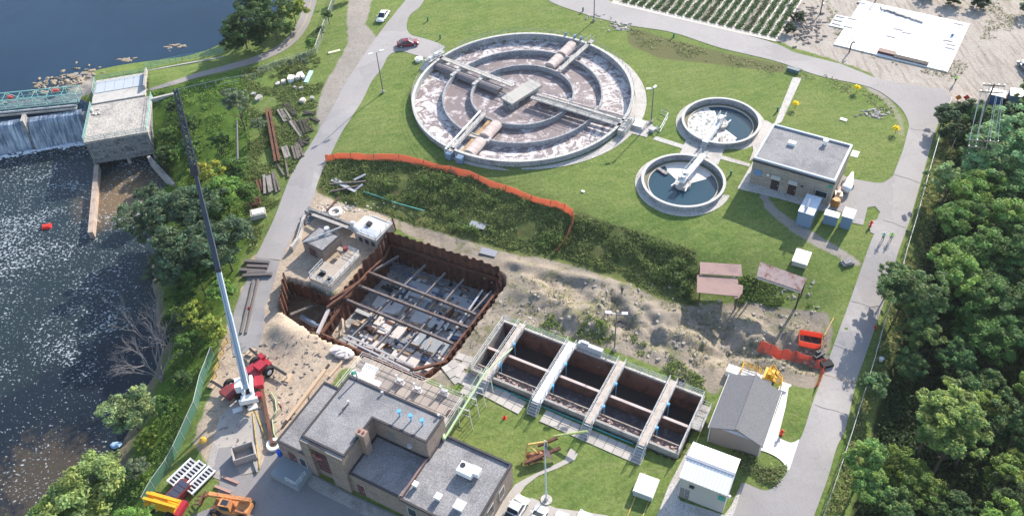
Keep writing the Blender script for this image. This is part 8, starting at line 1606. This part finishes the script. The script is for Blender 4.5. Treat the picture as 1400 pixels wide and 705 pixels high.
for i,(px,py,sx,sy,sz,l) in enumerate([(399,110,1.3,1.6,.9,'squarish pale concrete chunk left of the pinkish slab'),(409,107,1.0,2.2,1.0,'tall pinkish concrete slab in the row of chunks'),(414,106,.7,2.0,.8,'white concrete slab right of the pinkish one'),(388,113,.9,.9,.6,'small pale chunk left of the row'),(380,116,1.0,.7,.5,'leftmost pale chunk of the row'),(403,121,.7,.6,.5,'small pale chunk below the squarish one'),(412,122,.9,.8,.5,'grey chunk below the pinkish slab'),(414,140,1.2,1.1,.8,'yellowish pale boulder nearer the timber piles'),(427,136,.8,.8,.6,'pale boulder nearest the gravel track'),(354,135,1.2,1.8,.5,'grey slab half hidden left of the chunks'),(347,130,1.0,.9,.5,'grey chunk under the pale grey-green tree')]):
    q = G(px,py); mb = MB(); R = random.Random(i+50); f = Fr(q,R.uniform(-.4,.4)); vs = [f.W(x*sx*.5*R.uniform(.75,1.1),y*sy*.5*R.uniform(.75,1.1),z*sz*R.uniform(.8,1.1)) for z in (-.1,1) for x,y in ((-1,-1),(0,-1.1),(1,-.8),(1.1,.2),(.9,1),(-.1,1.1),(-1,.8))]; mb.add(vs,[tuple(range(6,-1,-1)),tuple(range(7,14))]+[(k,(k+1)%7,(k+1)%7+7,k+7) for k in range(7)])
    tag(obj('concrete_chunk', mb, mat('pinkish_white_rubble',(.66,.58,.52),.9,.12,1) if i in (1,3,4,7) else CONC_W if i in (0,2) else CONC, loc=q), l, 'concrete chunk', 'concrete chunks in the weeds')
q = G(422,106); f = Fr(q,math.radians(82)); mb = MB(); mb.bx(-2.1,-.4,0,2.1,.4,.3,f); tag(obj('blue_board', mb, mat('pale_blue_board',(.42,.58,.62),.6), loc=q), 'upright pale blue board right of the concrete chunks', 'board')
q = G(457,71); f = Fr(q,math.radians(22)); mb = MB(); mb.bx(-1.3,-.35,0,1.3,.35,.12,f); tag(obj('pale_board', mb, mat('cream_board',(.62,.55,.40),.8), loc=q), 'cream board lying on grass between the trail fence and the track', 'board')
q = G(354,295); f = Fr(q,math.radians(15)); mb = MB(); mb.bx(-1.3,-.9,0,1.3,.9,1.0,f); t_ = thing('concrete_block', q, 'large pale concrete block with a flat top at the road verge', 'concrete block'); obj('block', mb, CONC_L, t_); mb = MB(); mb.bx(-1.0,-.6,1.003,1.0,.6,1.1,f); obj('top', mb, CONC_W, t_)
q = G(354,278); mb = MB(); f = Fr(q,.2)
for i in range(5): mb.bx(-1.1,-.6+i*.25,0,.3,-.42+i*.25,.5+.1*i,f)
tag(obj('rusty_scrap', mb, RUST, loc=q), 'rusty scrap plates above the pale concrete block', 'scrap')
q = G(344,322); mb = MB(); f = Fr(q,-.9); mb.bx(-1.0,-.25,0,1.0,.25,.1,f); tag(obj('blue_sheet', mb, mat('sky_blue_sheet',(.12,.45,.65),.6), loc=q), 'small bright blue sheet at the end of the road verge', 'sheet')
for i,(a,b) in enumerate([((335,357),(368,359)),((338,364),(366,365)),((328,369),(362,371)),((332,377),(372,375)),((338,373),(364,371.5))]):
    A_, B_ = G(*a,.25), G(*b,.25); mb = MB(); mb.beam(A_,B_,.55,.5); tag(obj('barrier_beam', mb, mat('dark_grey_beam',(.14,.125,.12),.8,.3,2), loc=A_), ['topmost dark beam laid across the end of the road','second dark beam from the top across the road end','third dark beam, reaching furthest left across the road end','lowest dark beam across the road end','slanting dark beam between the two lowest'][i], 'beam', 'beams blocking the road end')
A_, B_ = G(350,382,.2), G(333,455,.2); tk = thing('track_mat', A_, 'long dark rutted strip running down the closed road towards the crane', 'strip'); d = (B_-A_).normalized(); nn = Vector((-d.y,d.x,0))
for s in (-.38,.38): mb = MB(); mb.beam(A_+nn*s,B_+nn*s,.3,.2); obj('rail', mb, mat('grey_brown_rail',(.17,.145,.13),.8,.3,3), tk)
for i,(px,py) in enumerate([(325,610),(330,612)]): pass
# pipes and timbers in the construction yard
log((357,524),(372,606),.4,RUST,'long rusty brown pipe lying below the crane towards the brick building','rusty_pipe','pipe',dz=.5)
log((343,546),(364,600),.2,YPIPE,'yellowish thin pole lying beside the long rusty pipe','yellow_pole','pole')
log((336,600),(352,645),.22,mat('grey_board2',(.3,.3,.3)),'long grey board lying left of the round white ring','grey_board','board',dz=.3)
log((345,560),(355,640),.12,YPIPE,'thin yellow-green hose lying across the yard','thin_pole','pole')
log((392,575),(445,505),.5,WOODL,'long pale plank lying along the low roof of the brick building','pale_plank','plank')
log((386,584),(450,498),.3,WOODD,'long dark timber left of the pale plank','dark_timber','timber')
log((418,560),(436,536),.3,WOOD,'short brown timber between the pale plank and the roof','short_timber','timber')
log((450,515),(470,492),.35,WOODL,'pale timber lying towards the terrace corner','short_plank','plank')
q = G(375,609); mb = MB(); mb.ring((q.x,q.y),.55,1.0,q.z,q.z+.5,20); tag(obj('concrete_ring', mb, CONC_W, loc=q), 'white concrete ring at the lower end of the long rusty pipe', 'ring')
mb = MB(); mb.path([G(370,535,.2),G(376,545,.2),G(378,560,.2),G(372,572,.2),G(374,590,.2),G(378,600,.2)],.1,5); tag(obj('green_hose', mb, GREENP, loc=G(370,535)), 'green hose curling on the ground beside the person near the crane', 'hose')
for i,(px,py,sx,sy) in enumerate([(462,480,1.2,.8),(470,484,1.4,.9),(476,487,1.0,.8)]):
    q = G(px,py); mb = MB(); mb.blob(q+Vector((0,0,.3)),sx,sy,.5,i+3,10,6,.2); tag(obj('wrapped_heap', mb, mat('cream_sacking',(.72,.62,.56),.8,.1,2), loc=q), ['left pale wrapped heap on the sand beside the pit','middle pale wrapped heap on the sand beside the pit','right pale wrapped heap, nearest the terrace'][i], 'heap', 'pale wrapped heaps')
for i,(px,py,l) in enumerate([(346,558,'white and black pump on small pallet left of the rusty pipe'),(325,560,'small white board in the crane shadow')]):
    q = G(px,py); f = Fr(q,.4); mb = MB(); mb.bx(-.7,-.4,0,.7,.4,.4 if i==0 else .1,f); tag(obj('yard_item', mb, WHITE, loc=q), l, 'equipment')
R = random.Random(41); mb = MB()
for i in range(160): q = G(R.uniform(380,560),R.uniform(462,530)); 
mb = MB()
for i in range(200):
    u, v = R.random(), R.random(); px = 300+u*170; py = 620-v*150-(u*20); q = G(px,py); L_ = R.uniform(.08,.35); f = Fr(q,R.uniform(0,3)); mb.bx(-L_,-.08,0,L_,.08,R.uniform(.05,.15),f)
obj('yard_litter', mb, GREYW, kind='stuff')
mb = MB()
for i in range(520): q = G(R.uniform(660,1120),R.uniform(375,505)); k_ = R.choice([.5,.7,1,1.5]); mb.blob(q,R.uniform(.1,.3)*k_,R.uniform(.1,.3)*k_,R.uniform(.05,.2)*k_,i,5,4,.3)
obj('field_stones', mb, mat('sandy_stone',(.36,.32,.27),.9,.25,2), kind='stuff')
for i,(px,py,l) in enumerate([(930,522,'round dark manhole mouth in the spoil beside the basin corner'),(848,443,'dark opening with a short pipe below the two lamp heads')]):
    q = G(px,py); mb = MB(); mb.ring((q.x,q.y),.5,.8,q.z-.2,q.z+.25,16); mb.disc((q.x,q.y),.52,q.z+.1,16); tag(obj('manhole_mouth', mb, DARK, loc=q), l, 'manhole')
# green pipe bridge
gp = thing('pipe_bridge', P(608,598,1.4), 'light green pipe on white trestles crossing from the brick building to the basin', 'pipe bridge'); a, b = P(607,600,1.9), P(664,508,1.2); mb = MB(); mb.tube(a,b,.17,.17,8); mb.tube(b,P(700,476,-.6),.12,.12,8); mb.path([a,P(606,590,1.5),P(604,594,.6)],.22,8); obj('pipe', mb, GREENP, gp)
dd = (b-a).normalized(); n_ = Vector((-dd.y,dd.x,0)).normalized()
for u in (.45,.62,.78,.98):
    q = a.lerp(b,u); gz = Hs(q.x,q.y); mb = MB()
    for s in (-.8,.8): mb.beam(q+n_*s*1.0,(q.x+n_.x*s*1.3,q.y+n_.y*s*1.3,gz),.09)
    mb.beam(q-n_*.9-Vector((0,0,.3)),q+n_*.9-Vector((0,0,.3)),.1); mb.beam(q-n_*.9-Vector((0,0,1.6)),q+n_*.9-Vector((0,0,1.6)),.06); obj('trestle', mb, RAILW, gp)
mb = MB(); mb.rail([a-Vector((0,0,.3))+n_*.5,b-Vector((0,0,.3))+n_*.5],.9,.04,(1,),2.5); obj('handrail', mb, GREENP, gp)
ms = thing('mast_stub', G(700,505), 'x', 'x') if False else None
yl = thing('yellow_machine', G(742,614), 'rusty yellow framed lifting boom lying on the grass beside the curved footpath', 'machine')
mb = MB(); K = [G(715,636,.3),G(722,607,1.6),G(745,628,.3),G(748,603,1.5)]
for i,j in ((0,1),(1,2),(2,3),(0,2),(1,3)): mb.beam(K[i],K[j],.2)
obj('frame', mb, YPIPE, yl); mb = MB(); mb.beam(G(718,632,.8),G(766,612,1.2),.4,.4); mb.beam(G(735,609,.9),G(762,598,1.2),.35,.35); obj('boom', mb, RUST, yl)
mb = MB(); mb.blob(G(729,625,.5),1.0,.7,.6,5,9,6,.3); mb.blob(G(738,620,.6),.6,.5,.5,7,8,5,.3); obj('engine', mb, mat('rusty_orange_engine',(.42,.16,.06),.7,.4,2,c2=(.15,.07,.05)), yl)
for px,py in ((724,632),(741,626)): q = G(px,py,.35); mb = MB(); mb.tube(q-n_*.1,q+n_*.15,.35,.35,12); obj('wheel', mb, BLACK, yl)
mb = MB(); mb.tube(G(757,596,.8),P(803,589,-.8),.16,.16,7); tag(obj('yellow_green_pipe', mb, mat('yellow_green_pipe',(.5,.55,.2),.5), loc=G(757,596)), 'yellowish green pipe running from the lifting boom to the third walkway', 'pipe')
# dumpster, beams, crates, containers, machines at the bottom left
q = G(336,624); ds = thing('open_skip', q, 'open grey metal skip tipped on the paved yard', 'skip', None); f = Fr(q,math.radians(20)); mb = MB()
mb.bx(-1.4,-1.0,.1,1.4,1.0,.2,f); mb.bx(-1.5,-1.1,.2,-1.35,1.1,1.5,f); mb.bx(1.35,-1.1,.2,1.5,1.1,1.5,f); mb.bx(-1.34,-1.1,.2,1.34,-.98,1.5,f); mb.bx(-1.34,.98,.2,1.34,1.1,1.5,f); obj('box', mb, mat('grey_brown_skip',(.36,.33,.31),.7,.2,2), ds)
for i,(a,b) in enumerate([((304,651),(326,660)),((294,664),(316,673))]): log(a,b,.35,mat('pinkish_beam',(.40,.26,.22),.7,.2,2),['upper short pinkish beam lying on the paved yard','lower short pinkish beam lying on the paved yard'][i],'short_beam','beam','beams on the paved yard',.3)
for i,(px,py) in enumerate([(251,648),(263,651),(276,659)]):
    q = G(px,py); f = Fr(q,math.radians(55)); ct = thing('slatted_rack', q, ['white slatted rack nearest the screened fence','middle white slatted rack of three','white slatted rack nearest the paved yard'][i], 'rack', 'white slatted racks')
    mb = MB()
    for s in (-1,1): mb.bx(-2.1,s*.62-.12,.5,2.1,s*.62+.12,.72,f); mb.bx(-2.0,s*.6-.05,0,-1.9,s*.6+.05,.5,f); mb.bx(1.9,s*.6-.05,0,2.0,s*.6+.05,.5,f)
    obj('frame', mb, WHITE, ct)
    for k in range(9): mb = MB(); mb.bx(-1.98+k*.495-.11,-.49,.55,-1.98+k*.495+.11,.49,.68,f); obj('slat', mb, STEEL, ct)
    mb = MB(); mb.bx(-1.9,-.6,.1,1.9,.6,.4,f); obj('dark_backing', mb, DARK, ct)  # dark sheet added below the slats so the gaps read as shaded
q = G(247,676); f = Fr(q,math.radians(58)); dc = thing('red_container', q, 'dark red metal container with a dark lid at the bottom left', 'container'); mb = MB(); mb.bx(-1.9,-.9,0,1.4,.9,1.3,f); mb.bx(1.4,-.9,0,1.9,.9,.8,f); obj('box', mb, REDD, dc)
for k in range(4): mb = MB(); mb.bx(-1.8+k*.8,-.75,1.303,-1.06+k*.8,.75,1.38,f); obj('lid', mb, mat('dark_blue_lid',(.06,.065,.10),.4), dc)
q = G(228,694); ld = thing('yellow_loader', q, 'bright yellow loader machine partly under the lime green tree at the bottom edge', 'loader'); f = Fr(q,math.radians(-18)); ym = mat('bright_yellow_machine',(.80,.42,.03),.45,.15,2)
mb = MB(); mb.bx(-2.4,-.9,.8,2.2,.9,1.6,f); mb.bx(-1.2,-.7,1.6,.6,.7,2.0,f); obj('body', mb, ym, ld)
mb = MB(); mb.beam(f.W(-2.6,.4,1.9),f.W(2.4,.4,2.1),.35,.4); mb.beam(f.W(-2.6,-.4,1.9),f.W(2.4,-.4,2.1),.35,.4); obj('arm', mb, ym, ld)
for x in (-1.6,1.4):
    for s in (-1,1): mb = MB(); mb.tube(f.W(x,s*.8,.65),f.W(x,s*1.25,.65),.65,.65,14); obj('wheel', mb, BLACK, ld)
mb = MB(); mb.bx(2.2,-1.1,.5,2.9,1.1,1.4,f); obj('red_panel', mb, RED, ld)
q = G(318,697); ex = thing('telehandler', q, 'orange telescopic handler with a cab and folded boom at the bottom edge', 'telehandler'); f = Fr(q,math.radians(-14)); OM = mat('faded_orange_machine',(.62,.27,.10),.5,.25,2,c2=(.30,.13,.07))
mb = MB(); mb.bx(-2.2,-1.0,.7,2.8,.9,1.3,f); mb.bx(1.2,-.9,1.3,2.9,.7,1.8,f); obj('chassis', mb, OM, ex)
mb = MB(); mb.beam(f.W(-3.2,.7,1.7),f.W(2.9,.7,2.3),.5,.5); mb.beam(f.W(-4.0,.6,1.0),f.W(-3.0,.7,1.9),.4,.4); obj('boom', mb, OM, ex)
mb = MB(); mb.bx(-.9,-1.0,1.3,.6,.1,2.7,f); cb_ = obj('cab', mb, OM, ex); mb = MB(); mb.bx(-.6,-.8,2.703,.3,-.1,2.74,f); mb.bx(-.94,-.85,1.7,-.905,-.05,2.55,f); mb.bx(-.8,-1.04,1.7,.5,-1.003,2.55,f); obj('window', mb, GLASS, cb_)
for x in (-1.7,2.1):
    for s in (-1,1): mb = MB(); mb.tube(f.W(x,s*.9,.7),f.W(x,s*1.4,.7),.7,.7,16); wv = obj('wheel', mb, BLACK, ex); mb = MB(); mb.tube(f.W(x,s*.88,.7),f.W(x,s*1.43,.7),.33,.33,10); obj('rim', mb, OM, wv)
mb = MB(); 
for s in (-.5,.1,.7): mb.beam(f.W(-4.1,s,.9),f.W(-4.1-1.2,s-.1,.5),.12,.1)
mb.bx(-4.2,-.8,.7,-4.0,1.1,1.5,f); obj('fork', mb, RUST, ex)
q = G(275,598); t = thing('yellow_gate', q, 'yellow pipe gate half open beside the screened fence', 'gate'); mb = MB(); mb.path([G(254,620,.6),G(277,601,.8)],.12,6); mb.path([G(277,601,.1),G(277,601,1.6)],.15,6); obj('pipe', mb, YPIPE, t); mb = MB(); mb.blob(G(277,601,1.2),.55,.5,.4,2,8,5,.2); obj('yellow_cap', mb, YELLOW, t)
for i,(px,py) in enumerate([(308,473),(303,488),(297,505),(293,520)]):
    q = G(px,py); t = thing('yellow_barricade', q, ['yellow barricade beside the boom, topmost of four','yellow barricade second from the top beside the yard edge','yellow barricade third from the top beside the yard edge','yellow barricade lowest, nearest the screened fence end'][i], 'barricade', 'yellow barricades at the yard edge'); d = Vector((.3,.95,0)); mb = MB()
    for z in (.4,.9): mb.beam(q-d*.9+Vector((0,0,z)),q+d*.9+Vector((0,0,z)),.08,.2)
    obj('rail', mb, YPIPE, t)
    for s in (-.8,.8): mb = MB(); mb.beam(q+d*s,q+d*s+Vector((0,0,1.1)),.08); obj('leg', mb, DARK, t)

if HAZE:
    hz = MB(); hz.bx(-8000,-8000,-14,8000,8000,101.5); ho = obj('haze', hz, None, kind='stuff')
    hm = bpy.data.materials.new('haze'); hm.use_nodes = True; t = hm.node_tree; t.nodes.remove(t.nodes['Principled BSDF']); pv = t.nodes.new('ShaderNodeVolumePrincipled'); pv.inputs['Density'].default_value = HAZE; pv.inputs['Color'].default_value = (.86,.92,1,1); pv.inputs['Anisotropy'].default_value = .2
    t.links.new(pv.outputs[0], t.nodes['Material Output'].inputs['Volume']); ho.data.materials.clear(); ho.data.materials.append(hm)
